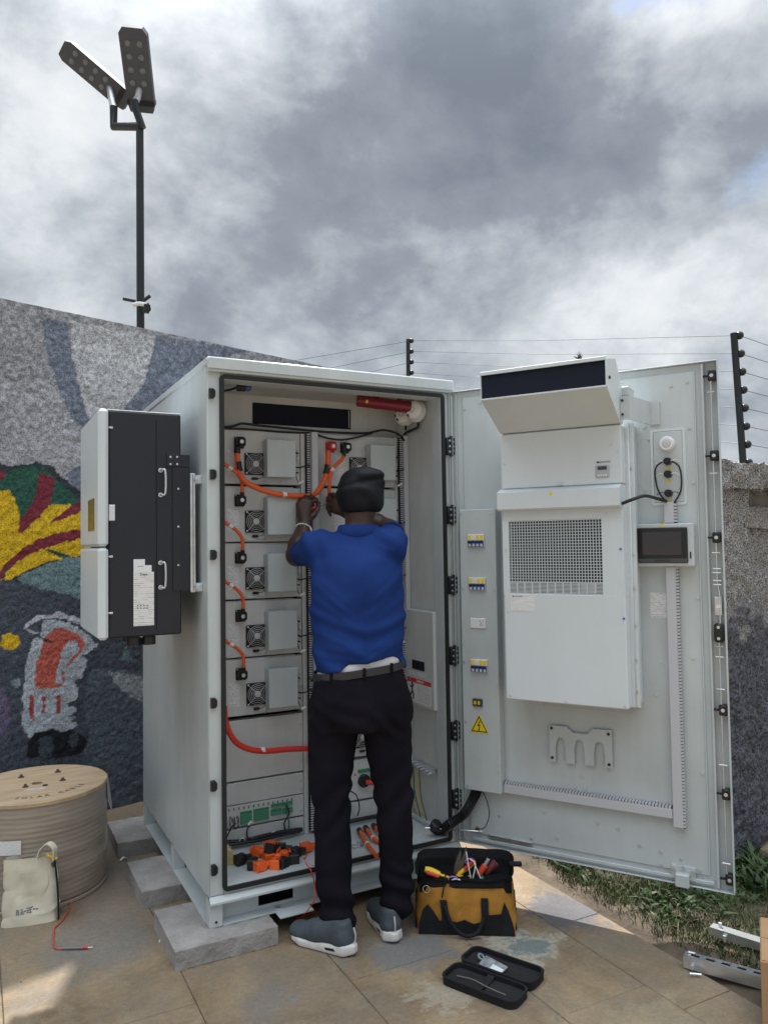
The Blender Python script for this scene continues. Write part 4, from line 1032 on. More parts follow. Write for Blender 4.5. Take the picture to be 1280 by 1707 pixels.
# control box of the right column, with its round power socket
m = MB(); m.box(.594, 1.012, YF, YF+.05, .318, .500, .002); cbx = part(m, 'control_panel', PAINTIN, smooth=30)
m = MB(); m.box(.594, 1.012, YF, YF+.05, .214, .308, .002); part(m, 'blank_panel', PAINTIN, smooth=30)
pc = PY(606, 1301, YF)
m = MB(); m.lathe([(.030, 0), (.030, .012), (.024, .016), (.020, .030), (0, .030)], (pc[0], YF, pc[2]), 18, 1); part(m, 'power_socket', BLACKPL, cbx, 40)
m = MB(); m.tube([(pc[0], YF-.030, pc[2]), (pc[0]+.03, YF-.05, pc[2]-.002), (pc[0]+.14, YF-.045, pc[2]-.02)], .011, 9); part(m, 'socket_cable', REDC, cbx, 60)
m = MB(); m.prism([(pc[0]-.05, pc[2]+.028), (pc[0]-.038, pc[2]+.028), (pc[0]-.044, pc[2]+.040)], 1, YF-.0008, YF); part(m, 'warning_mark', mat('ink', (.1, .1, .1), .5), cbx)
m = MB(); m.box(pc[0]-.03, pc[0]+.04, YF-.010, YF, pc[2]+.040, pc[2]+.054, .002); part(m, 'switch_strip', GREENPL, cbx)
m = MB(); m.box(pc[0]+.03, pc[0]+.06, YF-.03, YF, pc[2]+.036, pc[2]+.056, .003); part(m, 'switch', BLACKPL, cbx)
def cable(pts, r, mt_, label, cat='cable', name='cable', group=None, n=8, sub=6):
    m = MB(); m.tube([tuple(p) for p in pts], r, n, sub); return single(m, name, mt_, label, cat, group, smooth=60)
def ypts(L): return [PY(u, v, k) for u, v, k in L]
# ---- dark cables along the floor, the top and up the boards (part of the cabinet's own wiring)
def wiring(L, r, mt_=BLACKPL, name='wiring', par=cab, n=8):
    m = MB(); m.tube([tuple(p) for p in L], r, n, 6); return part(m, name, mt_, par, 60)
fb = wiring(ypts([(378, 1404, .345), (405, 1402, .34), (430, 1396, .335), (460, 1389, .335), (490, 1384, .34), (503, 1383, .35)]), .0095, name='floor_loom')
wiring(ypts([(380, 1409, .335), (430, 1401, .325), (470, 1392, .325), (500, 1386, .34)]), .007, name='floor_loom')
for u, v in ((404, 1402), (456, 1391)):
    p = PY(u, v, .332); m = MB(); m.ring(tuple(p), .012, .0018, 1, 14, 4); q = part(m, 'cable_tie', WHITEPL, fb)
wiring(ypts([(417, 1374, .34), (412, 1384, .32), (413, 1396, .325), (425, 1402, .33)]), .0032)
wiring(ypts([(477, 1341, .345), (482, 1356, .335), (474, 1372, .335), (477, 1388, .335)]), .0035)
wiring(ypts([(476, 1342, .345), (479, 1358, .33), (482, 1374, .33), (479, 1388, .335)]), .003, GREENW)
wiring(ypts([(393, 1373, .345), (386, 1380, .33), (379, 1394, .33), (377, 1402, .33)]), .003)
p = PY(420, 1369, .338); m = MB(); m.cyl(tuple(p), tuple(p+np.array([-.016, 0, -.014])), .006, n=6); part(m, 'cable_tag', WHITEPL)
wiring(ypts([(374, 712, .33), (390, 710, .335), (404, 706, .34), (430, 709, .345), (470, 713, .345), (520, 718, .345), (560, 721, .345), (610, 722, .345), (640, 717, .34), (664, 724, .33), (674, 735, .31)]), .0055, name='top_loom')
wiring(ypts([(374, 714, .345), (420, 716, .35), (470, 720, .352), (520, 722, .352)]), .0045, name='top_loom')
wiring(ypts([(522, 722, .345), (545, 730, .34), (570, 733, .335), (595, 729, .335), (620, 722, .34)]), .0045, name='top_loom')
wiring(ypts([(520, 1383+0, .35), (580, 1370, .335), (625, 1361, .335), (690, 1350, .34)]), .010, name='floor_loom')
wiring(ypts([(583, 1318, .345), (594, 1326, .32), (599, 1345, .325), (596, 1360, .33)]), .003)
wiring(ypts([(581, 1340, .345), (583, 1350, .335), (582, 1363, .33)]), .004)
# right inner wall: meter box with danger sign, earth bar with wires
def xw(u, v): return PX(u, v, 1.045)
b0, b1 = xw(676, 1012), xw(732, 1186); zt = 1.196; zb = .747
m = MB(); m.box(1.040, 1.067, .068, .345, .750, 1.192, .003); mbx = part(m, 'meter_box', PAINTIN, smooth=30)
m = MB(); m.box(1.0385, 1.040, .150, .262, .915, .958); part(m, 'meter_window', DARKMESH, mbx)
SIDEX = Matrix(((0, 0, -1), (-1, 0, 0), (0, 1, 0))).to_4x4()       # text on a plane facing -x
def sq(y0, y1, z0, z1, x, name, mt_, par):
    m = MB(); m.quad((x, y1, z0), (x, y0, z0), (x, y0, z1), (x, y1, z1)); return part(m, name, mt_, par)
sq(.130, .290, .880, .905, 1.0393, 'window_label', PRINTW, mbx)
dsn = sq(.090, .310, .762, .875, 1.0394, 'danger_sign', WHITEPL, mbx)
sq(.092, .308, .852, .873, 1.0390, 'sign_band', mat('sign_red', (.62, .03, .04), .45), mbx)
text_part('DANGER', .016, WHITEPL, mbx, Matrix.Translation((1.0386, .19, .862)) @ SIDEX, 'lettering')
text_part('\u26a0' if False else '!', .014, WHITEPL, mbx, Matrix.Translation((1.0386, .285, .862)) @ SIDEX, 'lettering')
m = MB()
def sp(y, z): return (1.0388, y, z)
m.tube([sp(.268, .838), sp(.262, .815), sp(.272, .798), sp(.285, .782)], .004, 5, sub=1); m.tube([sp(.262, .815), sp(.25, .796), sp(.254, .776)], .0035, 5, sub=1); m.tube([sp(.282, .834), sp(.265, .828), sp(.248, .842)], .003, 5, sub=1); m.sph(sp(.262, .846), .006, 8, 5)
part(m, 'falling_figure', mat('ink_black', (.01, .01, .01), .6), mbx)
sq(.105, .220, .770, .845, 1.0390, 'sign_text', PRINTL, mbx)
for k in range(7):
    y = .30-.030*k; z = .478-.003*k
    m = MB(); m.cyl((1.046, y, z), (1.034, y, z), .008, n=6); m.cyl((1.036, y, z), (1.024, y, z), .0045, n=6); part(m, 'earth_bolt', STEEL)
m = MB(); m.box(1.046, 1.066, .09, .32, .466, .486); part(m, 'earth_bar', STEEL)
for k, mt_ in enumerate((YELLOWPL, GREENW, YELLOWPL, GREENW)):
    y = .30-.028*k; m = MB(); m.tube([(1.040, y, .474), (1.042, y, .42), (1.044, y-.01, .33), (1.05, y-.05, .23)], .0024, 6); part(m, 'earth_wire', mt_, None, 60)
m = MB(); m.box(1.036, 1.066, .06, .34, .216, .236, .002); part(m, 'side_channel', PAINT)
m = MB()
for x, w_ in ((.955, .012), (.985, .022), (1.015, .010)): m.quad((x, .068, .2178), (x+w_, .068, .2178), (x+w_, .085, .2178), (x, .085, .2178))
part(m, 'floor_label', PRINTW)
# ---- things mounted or lying inside
rt = thing('fire_extinguisher', 'red tubular aerosol fire extinguisher under the cabinet ceiling', 'extinguisher', tuple(PY(640, 672, .22)))
pA, pB = Vector(PY(596, 668, .25)), Vector(PY(684, 679, .17)); dz_ = Vector((0, 0, .001)); ax_ = (pB-pA).normalized()
m = MB(); m.cyl(pA, pB, .0265, n=18); m.build('cylinder', REDTUBE, rt, 40)
m = MB(); m.cyl(pA+ax_*.004, pA-ax_*.004, .023, n=18); m.build('end_cap', REDTUBE, rt, 40)
q = pA+ax_*.045; f_ = Vector((-.5, -.86, -.1)).normalized(); m = MB(); m.cyl(q+f_*.024, q+f_*.0275, .008, n=8); m.build('gauge', YELLOWPL, rt)
for f in (.36, .80):
    q = pA.lerp(pB, f); m = MB(); m.cyl(q-ax_*.008, q+ax_*.008, .0280, n=18); m.box(q.x-.009, q.x+.009, q.y-.012, q.y+.012, q.z+.024, 2.186); m.build('clamp', REDTUBE, rt, 40)
def detector(c, lab):
    t = thing('smoke_detector', lab, 'smoke detector', c, 'smoke detectors in the cabinet corner')
    # round white head on the right wall, facing left and forward
    R = Vector((-.80, -.55, .05)).to_track_quat('Z', 'Y').to_matrix().to_4x4(); R.translation = c
    m = MB(); m.T = R; m.lathe([(0, .0), (.052, 0), (.052, .012), (.046, .020)], (0, 0, 0), 26); m.build('base', WHITEPL, t, 40)
    m = MB(); m.T = R; m.lathe([(.046, .020), (.045, .034), (.036, .044), (.018, .048), (0, .048)], (0, 0, 0), 26); m.build('head', WHITEPL, t, 40)
    for k in range(3):
        a0 = rad(150+40*k); m = MB(); m.T = R
        m.tube([(.034*math.cos(a0+d_), .034*math.sin(a0+d_), .0445) for d_ in (-.22, 0, .22)], .004, 5, sub=2); m.build('vent_slot', BLACKPL, t)
    m = MB(); m.T = R; m.ring((0, 0, .0485), .012, .0015, 2, 14, 4); m.build('test_ring', mat('grey_ring', (.4, .4, .4), .5), t)
detector(tuple(PX(694, 686, 1.035)), 'round white smoke detector nearest the front edge of the cabinet')
detector(tuple(PX(676, 693, 1.040)), 'round white smoke detector partly behind the end of the red extinguisher')
wiring([PX(697, 703, 1.05), PX(696, 712, 1.05), PX(686, 717, 1.05), PX(676, 722, 1.05), PX(672, 730, 1.045)], .0065, name='detector_lead')
wiring([PX(668, 682, 1.02), PX(672, 694, 1.02), PX(676, 706, 1.03), PX(676, 716, 1.045)], .005, name='detector_lead')
gl = thing('gas_sensor', 'small black and blue sensor hanging in the upper left cabinet corner', 'sensor', tuple(PY(412, 646, .20)))
c = Vector(PY(409, 646, .20)); m = MB(); m.cyl(c+Vector((-.035, .01, 0)), c+Vector((.0, 0, 0)), .017, n=14); m.build('sensor_body', BLACKPL, gl, 40)
m = MB(); m.sph(tuple(c+Vector((.010, -.004, 0))), .017, 12, 8); m.build('sensor_dome', BLUEPL, gl, 50)
m = MB(); m.box(c.x-.025, c.x+.012, c.y-.006, c.y+.01, c.z+.012, 2.186); m.build('bracket', BLACKPL, gl)
m = MB(); m.tube([c+Vector((-.03, .01, 0)), c+Vector((-.07, .03, -.012)), c+Vector((-.14, .05, -.02))], .005, 7); m.build('lead', BLACKPL, gl, 60)
# ---- orange power cables
pz = lambda row: RZ[row]-.060
OC = 'orange power cables on the modules'
def cuff(parent, pts, r, mt_=BLACKPL, nm='sleeve'):
    m = MB(); m.tube([tuple(p) for p in pts], r, 9, 4); m.build(nm, mt_, parent, 60)
def orange(pts, r, lab, sleeve=None, tagp=None, mt_=ORANGE, extra=()):
    c0 = np.mean(np.array([tuple(p) for p in pts]), axis=0)
    t = thing('power_cable', lab, 'cable', tuple(c0), OC)
    m = MB(); m.tube([tuple(p) for p in pts], r, 10, 7); m.build('cable_core', mt_, t, 60)
    if sleeve: cuff(t, sleeve, r*1.18)
    for s_ in extra: cuff(t, s_, r*1.15)
    if tagp is not None:
        for q, d in tagp:
            q = Vector(q); d = Vector(d).normalized(); m = MB(); m.cyl(q-d*.009, q+d*.009, r*1.12, n=10); m.build('cable_tag', WHITEPL, t, 40)
    return t
A = ypts([(395, 750, .318), (396, 765, .315), (398, 785, .31), (408, 802, .30), (430, 814, .29), (455, 822, .285), (480, 826, .285), (503, 827, .30), (511, 827, .318)])
orange(A, .0125, 'long thick orange cable sagging from the top left plug to the duct', sleeve=ypts([(397, 770, .315), (398, 779, .312), (400, 786, .31)]), extra=[ypts([(395.5, 746, .318), (395.5, 756, .317)])], tagp=[(PY(474, 825, .285), (1, 0, .0))])
A = ypts([(547, 752, .318), (547, 768, .312), (546, 782, .308), (541, 800, .308), (532, 816, .312), (521, 826, .325), (514, 832, .34)])
orange(A, .0125, 'thick orange cable curving down left from the red plug', sleeve=ypts([(546.5, 775, .312), (545, 783, .309), (543, 790, .308)]))
A = ypts([(573, 758, .316), (570, 766, .310), (560, 775, .305), (553, 784, .302), (550, 797, .302), (549, 815, .305), (549, 828, .318)])
orange(A, .0085, 'thin orange cable from the black plug down to where the worker tightens it', extra=[ypts([(574, 748, .318), (573, 761, .314)])], tagp=[(PY(554, 783, .302), (.5, 0, .8))])
for k in range(4):
    p = Vector((.085+.153, YF-.042, RZ[k+1]-.040)); z = p.z
    A = [p, p+Vector((.0, -.004, .035)), p+Vector((-.006, -.006, .070)), p+Vector((-.030, -.010, .098)), p+Vector((-.055, -.012, .116)), p+Vector((-.085, -.012, .138)), p+Vector((-.115, -.004, .172))]
    orange(A, .0078, 'orange jumper cable bending up left from the '+ordl[k+1]+' plug of the left column', sleeve=[p+Vector((0, 0, -.006)), p+Vector((0, -.002, .014))], tagp=[(A[4], (-.6, 0, .45))])
A = ypts([(374, 1178, .28), (376, 1200, .28), (383, 1222, .28), (397, 1240, .28), (420, 1250, .28), (445, 1252, .285), (480, 1249, .29), (505, 1248, .31), (516, 1248, .33)])
orange(A, .0125, 'long red cable sagging across the blank panel below the modules', mt_=REDC, tagp=[(PY(438, 1251, .285), (1, 0, 0))])
# red clip seen at the worker's hand
# ---- loose plugs, caps, cables and screws on the cabinet floor
def fz(u, v): return PZ(u, v, .216)
def loose_plug(u, v, rot, mt_, lab, tilt=0, sc=1.0, ribs=True):
    p = fz(u, v); t = thing('loose_plug', lab, 'plug', tuple(p), 'loose plugs on the cabinet floor')
    Mx = Matrix.Translation(p) @ Matrix.Rotation(rot, 4, 'Z') @ Matrix.Rotation(tilt, 4, 'Y') @ Matrix.Scale(sc, 4)
    m = MB(); m.T = Mx; m.box(-.022, .020, -.018, .018, .002, .040, .006); m.build('shell', mt_, t, 40)
    m = MB(); m.T = Mx; m.cyl((.018, 0, .021), (.046, 0, .021), .013, n=12); m.build('collar', mt_, t, 40)
    m = MB(); m.T = Mx; m.box(-.030, -.022, -.022, .022, .001, .043, .003); m.build('flange', mt_, t, 30)
    m = MB(); m.T = Mx
    for k in range(4): m.box(-.016+.009*k, -.012+.009*k, -.0195, .0195, .006, .0415)
    m.build('rib', mt_, t)
    return t
LPs = [(403, 1440, .3, BLACKPL, 'black loose plug nearest the left edge of the heap'), (422, 1447, 1.1, BLACKPL, 'black loose plug behind the front orange one'),
       (436, 1452, .2, ORANGEPL, 'orange loose plug at the front left of the heap'), (430, 1428, -.8, ORANGEPL, 'orange loose plug at the back left of the heap'),
       (447, 1437, 1.6, ORANGEPL, 'orange loose plug in the middle of the heap'), (455, 1430, 2.4, ORANGEPL, 'orange loose plug just right of the heap middle'), (461, 1447, .9, ORANGEPL, 'orange loose plug at the front of the heap'),
       (451, 1436, .7, BLACKPL, 'black loose plug standing on top of the orange heap'), (470, 1422, -.5, BLACKPL, 'large black loose plug at the back of the heap'),
       (473, 1446, .4, BLACKPL, 'black loose plug at the front right of the heap'), (490, 1438, 1.3, BLACKPL, 'black loose plug second from the right'), (494, 1428, .2, BLACKPL, 'black loose plug beside the right orange cap'),
       (474, 1434, 2.9, ORANGEPL, 'orange loose plug between two black ones'), (452, 1418, .1, ORANGEPL, 'orange loose plug farthest back on the floor'), (512, 1420, .1, ORANGEPL, 'orange loose plug alone at the right end of the heap')]
for i, (u, v, r_, mt_, lab) in enumerate(LPs):
    t = loose_plug(u, v, r_, mt_, lab, tilt=(.0, .5, -.3)[i % 3] if i in (7, 12) else 0, sc=.92)
    if i == 7: t.location.z += .028
bgp = fz(382, 1440)
m = MB(); 
m._add([(bgp[0]+dx, bgp[1]+dy, .216+dz) for dx, dy, dz in ((-.035, 0, 0), (.02, -.02, 0), (.03, .03, 0), (-.03, .05, 0), (-.04, .01, .06), (.012, -.008, .05), (.018, .03, .055), (-.03, .045, .065), (-.01, .02, .085))],
       [(0, 1, 5, 4), (1, 2, 6, 5), (2, 3, 7, 6), (3, 0, 4, 7), (4, 5, 8), (5, 6, 8), (6, 7, 8), (7, 4, 8), (0, 3, 2, 1)])
single(m, 'plastic_bag', AMBER, 'crumpled amber plastic bag in the left corner of the cabinet floor', 'bag', loc=(bgp[0], bgp[1], .216))
for k, (a, b_, c_) in enumerate((((601, 1392), (612, 1412), (628, 1432)), ((612, 1388), (622, 1402), (640, 1414)), ((626, 1384), (634, 1394), (646, 1408)))):
    t = thing('crimped_cable', ('left', 'middle', 'right')[k]+' short orange cable with black crimped end between the legs', 'cable', tuple(fz(*a)), 'short orange cables on the floor')
    pts = [fz(*q)+np.array([0, 0, .012]) for q in (a, b_, c_)]
    m = MB(); m.tube([tuple(q) for q in pts], .0095, 9); m.build('cable_core', ORANGE, t, 60)
    d = Vector(pts[0]-pts[1]).normalized(); m = MB(); m.cyl(Vector(pts[0]), Vector(pts[0])+d*.032, .0125, n=10); m.build('crimp_sleeve', BLACKPL, t, 40)
    m = MB(); m.cyl(Vector(pts[0])+d*.03, Vector(pts[0])+d*.048, .008, .006, n=8); m.build('lug', STEEL, t, 40)
    q = Vector(pts[1]); m = MB(); m.cyl(q-d*.006, q+d*.006, .0110, n=10); m.build('cable_tag', WHITEPL, t, 40)
sc_ = [fz(585+RNG.uniform(-4, 14), 1412+RNG.uniform(-8, 7)) for _ in range(16)]
for k, p in enumerate(sc_):
    a = RNG.uniform(0, 6.28); d = Vector((math.cos(a), math.sin(a), 0))*.012; p = Vector(p)+Vector((0, 0, .004))
    if k == 0:
        m = MB(); m.cyl((-.012, 0, 0), (.010, 0, 0), .0028, n=6); m.cyl((.010, 0, 0), (.016, 0, 0), .0058, n=6); s0 = single(m, 'loose_screw', STEEL, 'loose bright screw in the small pile beside the left trouser leg', 'screw', 'loose screws on the cabinet floor', loc=(0, 0, 0))
        o = s0
    else: o = s0.copy(); COL.objects.link(o)
    o.location = p; o.rotation_euler = (0, 0, a)
cable([fz(512, 1424), fz(508, 1436), PY(518, 1450, -.02), PY(525, 1478, -.03), PY(524, 1500, -.05), PY(511, 1520, -.08), PZ(500, 1531, .012), PZ(489, 1535, .006)], .0022, REDC, 'thin red wire hanging from the cabinet floor to a probe on the ground', 'wire', 'test_wire', n=6)
cable([fz(506, 1430), fz(515, 1440), PY(527, 1446, -.01), PY(529, 1462, -.02), PZ(536, 1510, .02), PZ(520, 1522, .006), PZ(493, 1532, .006)], .0022, REDC, 'second thin red wire crossing behind the left shoe', 'wire', 'test_wire', n=6)

# ================================================================ OPEN DOOR (a part of the cabinet)
DW, DZ0, DZ1 = 1.1192, .192, 2.1814
def dpart(mb, name, mt_, par, smooth=None, label=None):
    o = mb.build(name, mt_, par, smooth)
    if label: o['label'] = label
    return o
m = MB()
m.box(.0, DW, .016, .020, DZ0, DZ1)                                            # outer skin
m.box(DW-.003, DW, -.018, .016, DZ0, DZ1, .001); m.box(.0, .003, -.018, .016, DZ0, DZ1, .001)
m.box(.003, DW-.003, -.016, .016, DZ0, DZ0+.003, .001); m.box(.003, DW-.003, -.016, .016, DZ1-.003, DZ1, .001)
door = m.build('door', PAINT, None, None, off=(0, 0, 0))
door.parent = cab; door.matrix_local = Matrix.Translation(-OFF[cab.name]) @ DM
OFF[door.name] = Vector((0, 0, 0))
m = MB(); m.box(.004, 1.0685, .004, .008, DZ0+.004, DZ1-.004); m.box(.030, .034, -.008, .004, DZ0+.01, DZ1-.012); dpart(m, 'inner_skin', PAINT, door)
m = MB(); m.box(.063, 1.034, -.004, .003, .240, 2.150, .0015); dpart(m, 'door_panel', PAINT, door)
m = MB(); m.box(1.034, 1.036, -.010, .003, .245, 2.150); dpart(m, 'panel_fold', WHITE, door)
m = MB(); m.box(1.060, 1.068, -.012, .006, DZ0+.01, DZ1-.01, .002); m.box(.07, 1.05, -.010, .004, .208, .222, .002); dpart(m, 'stiffener', PAINT, door)
bolts = [(.072, 2.10), (.15, 2.12), (.95, 2.10), (1.01, 2.11), (1.012, 1.93), (.86, 1.90), (.845, 1.95), (.86, 2.02), (1.02, 1.72), (.84, 1.70), (1.024, 1.28), (.86, .90), (.88, 1.03), (.92, 1.03), (1.0, 1.05), (1.02, .62),
         (.20, .33), (.45, .28), (.86, .25), (.56, .545), (.53, .50), (.575, .50), (.85, .49), (.70, .36), (.62, .37), (.78, .31), (.86, .30), (.935, .285), (1.0, .255), (.34, .26), (.66, .84), (.40, .38)]
bm0 = MB(); bm0.cyl((0, -.0075, 0), (0, -.0035, 0), .0062, n=6); bm0.cyl((0, -.0105, 0), (0, -.0075, 0), .0032, n=6)
b0 = None
for (s_, z) in bolts:
    if b0 is None: b0 = bm0.build('bolt', STEEL, door, off=(0, 0, 0)); o = b0
    else: o = b0.copy(); COL.objects.link(o); o.parent = door
    o.location = (s_, 0, z)
# lock strip: rod, guides, latches, lock case
m = MB(); m.tube([(1.094, -.010, .235), (1.094, -.010, 1.0), (1.094, -.010, 1.16), (1.100, -.010, 1.19), (1.100, -.010, 1.30), (1.094, -.010, 1.34), (1.094, -.010, 2.13)], .0035, 7, sub=1); dpart(m, 'lock_rod', STEEL, door, 60)
lt = MB(); lt.box(-.014, .016, -.018, .010, -.020, .020, .004); lt.box(-.032, -.014, -.012, -.004, -.004, .004, .001)
l0 = None
for (u, v) in ((1186, 627), (1190, 760), (1194, 896), (1205, 1183), (1210, 1323), (1216, 1465)):
    w = ray(u, v); o_ = np.array([HINGE.x, HINGE.y, 0]); nd = np.array([-.845, -.534, 0]); p = CC+w*(((o_-CC)@nd)/(w@nd)); s_ = (p[0]-HINGE.x)*.534+(p[1]-HINGE.y)*-.8455
    if l0 is None:
        l0 = lt.build('latch', BLACKPL, door, 40, off=(0, 0, 0)); q = MB(); q.lathe([(0, .0195), (.007, .019), (.007, .018)], (0, 0, 0), 10, 1); l1 = q.build('latch_screw', STEEL, l0, off=(0, 0, 0)); o = l0
    else:
        o = l0.copy(); COL.objects.link(o); o.parent = door; c = l1.copy(); COL.objects.link(c); c.parent = o
    o.location = (s_, 0, p[2])
g0 = None
for z in (2.06, 1.75, 1.45, 1.39, 1.375, 1.345, 1.33, 1.10, 1.06, .94, .66, .30):
    m = MB(); m.cyl((1.080, -.012, z), (1.108, -.012, z), .0028, n=6); m.box(1.084, 1.104, -.012, .004, z-.002, z+.002); dpart(m, 'rod_guide', STEEL, door)
m = MB(); m.box(1.082, 1.108, -.012, .004, 1.215, 1.285, .001); dpart(m, 'lock_plate', GALV, door)
m = MB(); m.lathe([(0, .016), (.008, .015), (.008, .012)], (1.095, 0, 1.25), 10, 1); dpart(m, 'lock_pin', CHROME, door)
m = MB(); m.box(1.078, 1.112, -.022, .004, 1.115, 1.185, .006); lc = dpart(m, 'lock_case', BLACKPL, door, 40)
for z in (1.130, 1.172): 
    m = MB(); m.lathe([(0, .0245), (.006, .024), (.006, .022)], (1.094, 0, z), 10, 1); dpart(m, 'case_screw', STEEL, lc)
# slotted wiring ducts on the door
def dduct(x0, x1, z0, z1, vert, dep=.034):
    m = MB(); m.box(x0, x1, -dep, -.004, z0, z1, .002); d_ = dpart(m, 'wire_duct', DUCT, door)
    bk = MB(); fg = MB()
    if vert:
        bk.box(x1+.0005, x1+.008, -dep+.004, -.004, z0, z1-.002); z = z0+.004
        while z < z1-.008: fg.box(x1, x1+.0095, -dep+.0005, -.006, z, z+.0085); z += .0125
    else:
        bk.box(x0, x1-.002, -dep+.004, -.004, z1+.0005, z1+.008); x = x0+.004
        while x < x1-.008: fg.box(x, x+.0085, -dep+.0005, -.006, z1, z1+.0095); x += .0125
    dpart(bk, 'slot_shade_strip', SLOTG, d_); o = dpart(fg, 'duct_fingers', DUCT, d_); o['kind'] = 'stuff'  # grey strip coloured as the shade in the slots
dduct(.914, .950, .410, 1.398, True); dduct(.914, .950, 1.566, 1.648, True); dduct(.232, .912, .440, .476, False)
# document pocket bracket with three slots
pts = [(.433, .742), (.505, .744), (.530, .722), (.590, .722), (.615, .746), (.688, .748), (.688, .598), (.660, .598), (.660, .655), (.652, .690), (.638, .698), (.624, .690), (.616, .655), (.616, .598), (.578, .597), (.578, .655), (.570, .690), (.557, .698), (.544, .690), (.536, .655), (.536, .596), (.500, .596), (.500, .655), (.492, .690), (.479, .698), (.466, .690), (.458, .655), (.458, .595), (.433, .595)]
m = MB(); m.prism(pts, 1, -.022, -.010); mmb = dpart(m, 'slotted_bracket', PAINT, door)
for x in (.444, .676):
    for z in (.612, .732): 
        m = MB(); m.cyl((x, -.022, z), (x, -.026, z), .006, n=8); dpart(m, 'bolt', BLACKM, mmb)
        m = MB(); m.cyl((x, -.010, z), (x, -.004, z), .008, n=8); dpart(m, 'spacer', STEEL, mmb)
# door sticker, earth strap, bottom clips
m = MB(); m.quad((.848, -.0047, 1.200), (.912, -.0047, 1.200), (.912, -.0047, 1.296), (.848, -.0047, 1.296)); dpart(m, 'door_label', PRINT, door)
m = MB(); m.quad((.860, -.0051, 1.228), (.905, -.0051, 1.228), (.905, -.0051, 1.240), (.860, -.0051, 1.240)); dpart(m, 'door_label', PRINTW, door)
m = MB(); m.tube([(.115, -.01, .44), (.150, -.03, .40), (.165, -.035, .34), (.140, -.03, .28), (.100, -.02, .262)], .0022, 6); dpart(m, 'earth_lead', BLACKM, door, 60)
m = MB(); m.cyl((.098, -.004, .262), (.098, -.020, .262), .008, n=8); dpart(m, 'earth_stud', mat('brass', (.6, .42, .12), .35, metal=1), door)
m = MB(); m.box(.90, .985, -.012, -.004, .212, .262, .001); m.box(.915, .965, -.040, -.012, .190, .240, .004); dpart(m, 'door_stay_bracket', PAINT, door)
for x, z in ((.905, .250), (.942, .258), (.978, .245)):
    m = MB(); m.cyl((x, -.012, z), (x, -.020, z), .007, n=6); dpart(m, 'bolt', STEEL, door)
m = MB(); m.box(.15, .345, -.012, -.004, .232, .244, .001); dpart(m, 'stay_bar', GALV, door)
m = MB(); a = DM.inverted() @ Vector((.96, .03, .262)); m.tube([(.12, -.012, .252), tuple(a)], .004, 6, sub=1); dpart(m, 'stay_rod', GALV, door)
# upper bracket that holds the air conditioner hood
m = MB(); m.prism([(.800, -.207), (.834, -.207), (.872, -.012), (.905, -.012), (.905, -.004), (.866, -.004), (.830, -.203), (.800, -.203)], 2, 1.955, 2.045); m.box(.800, .830, -.19, -.10, 2.047, 2.085, .004); ub = dpart(m, 'hood_bracket', PAINT, door, 20)
for z in (1.975, 2.028):
    m = MB(); m.cyl((.808, -.205, z), (.808, -.212, z), .005, n=6); dpart(m, 'bolt', BLACKM, ub)

# ================================================================ AIR CONDITIONER on the door
def dthing(name, lab, cat, loc, group=None): return thing(name, lab, cat, loc, group, DM)
ac = dthing('air_conditioner', 'white door-mounted air conditioner with square mesh grille and hood', 'air conditioner', (.55, 0, .87))
m = MB(); m.box(.300, .812, -.135, -.004, .868, 1.955, .004); m.box(.812, .826, -.125, -.110, .868, 1.955, .001); m.box(.286, .300, -.125, -.110, .868, 1.955, .001); acb = m.build('back_case', WHITE, ac, 40)
for z in (.93, 1.05, 1.18, 1.32, 1.45, 1.78):
    m = MB(); m.cyl((.812, -.118, z), (.820, -.128, z), .006, n=6); m.build('bolt', STEEL, acb)
# lower front cover with the grille opening cut out
GX0, GX1, GZ0, GZ1 = .342, .716, 1.297, 1.585
m = MB(); m.box(.317, .797, -.200, -.135, .872, GZ0, .004); m.box(.317, .797, -.200, -.135, GZ1, 1.640, .004); m.box(.317, GX0, -.1995, -.135, GZ0-.004, GZ1+.004); m.box(GX1, .797, -.1995, -.135, GZ0-.004, GZ1+.004); lcv = m.build('lower_cover', WHITE, ac, 30)
m = MB(); m.box(GX0, GX1, -.170, -.165, GZ0, GZ1); m.build('grille_backing', mat('coil_fins', (.012, .030, .032), .6, var=.4, vscale=40, stretch=(30, 1, 1)), ac)
ZL = 1.343
m = MB(); nxg, nzg = 33, 21
for k in range(nxg+1): x = GX0+(GX1-GX0)*k/nxg; m.box(x-.0012, x+.0012, -.1985, -.195, ZL, GZ1)
for k in range(nzg+1): z = ZL+(GZ1-ZL)*k/nzg; m.box(GX0, GX1, -.1990, -.1955, z-.0012, z+.0012)
tag(m.build('mesh_grille', WHITE, ac), kind='stuff')
m = MB()
for k in range(13): x = GX0+(GX1-GX0)*k/12; m.box(x-.0017, x+.0017, -.1990, -.192, GZ0, ZL)
for k in range(9): z = GZ0+(ZL-GZ0)*(k+.4)/9; m.box(GX0, GX1, -.1980, -.1935, z-.0013, z+.0013)
tag(m.build('louvre_grille', WHITE, ac), kind='stuff')
m = MB(); m.box(.63, .69, -.192, -.190, GZ0+.004, ZL-.004); m.build('inner_sticker', mat('pale_label', (.60, .58, .58), .6), ac)
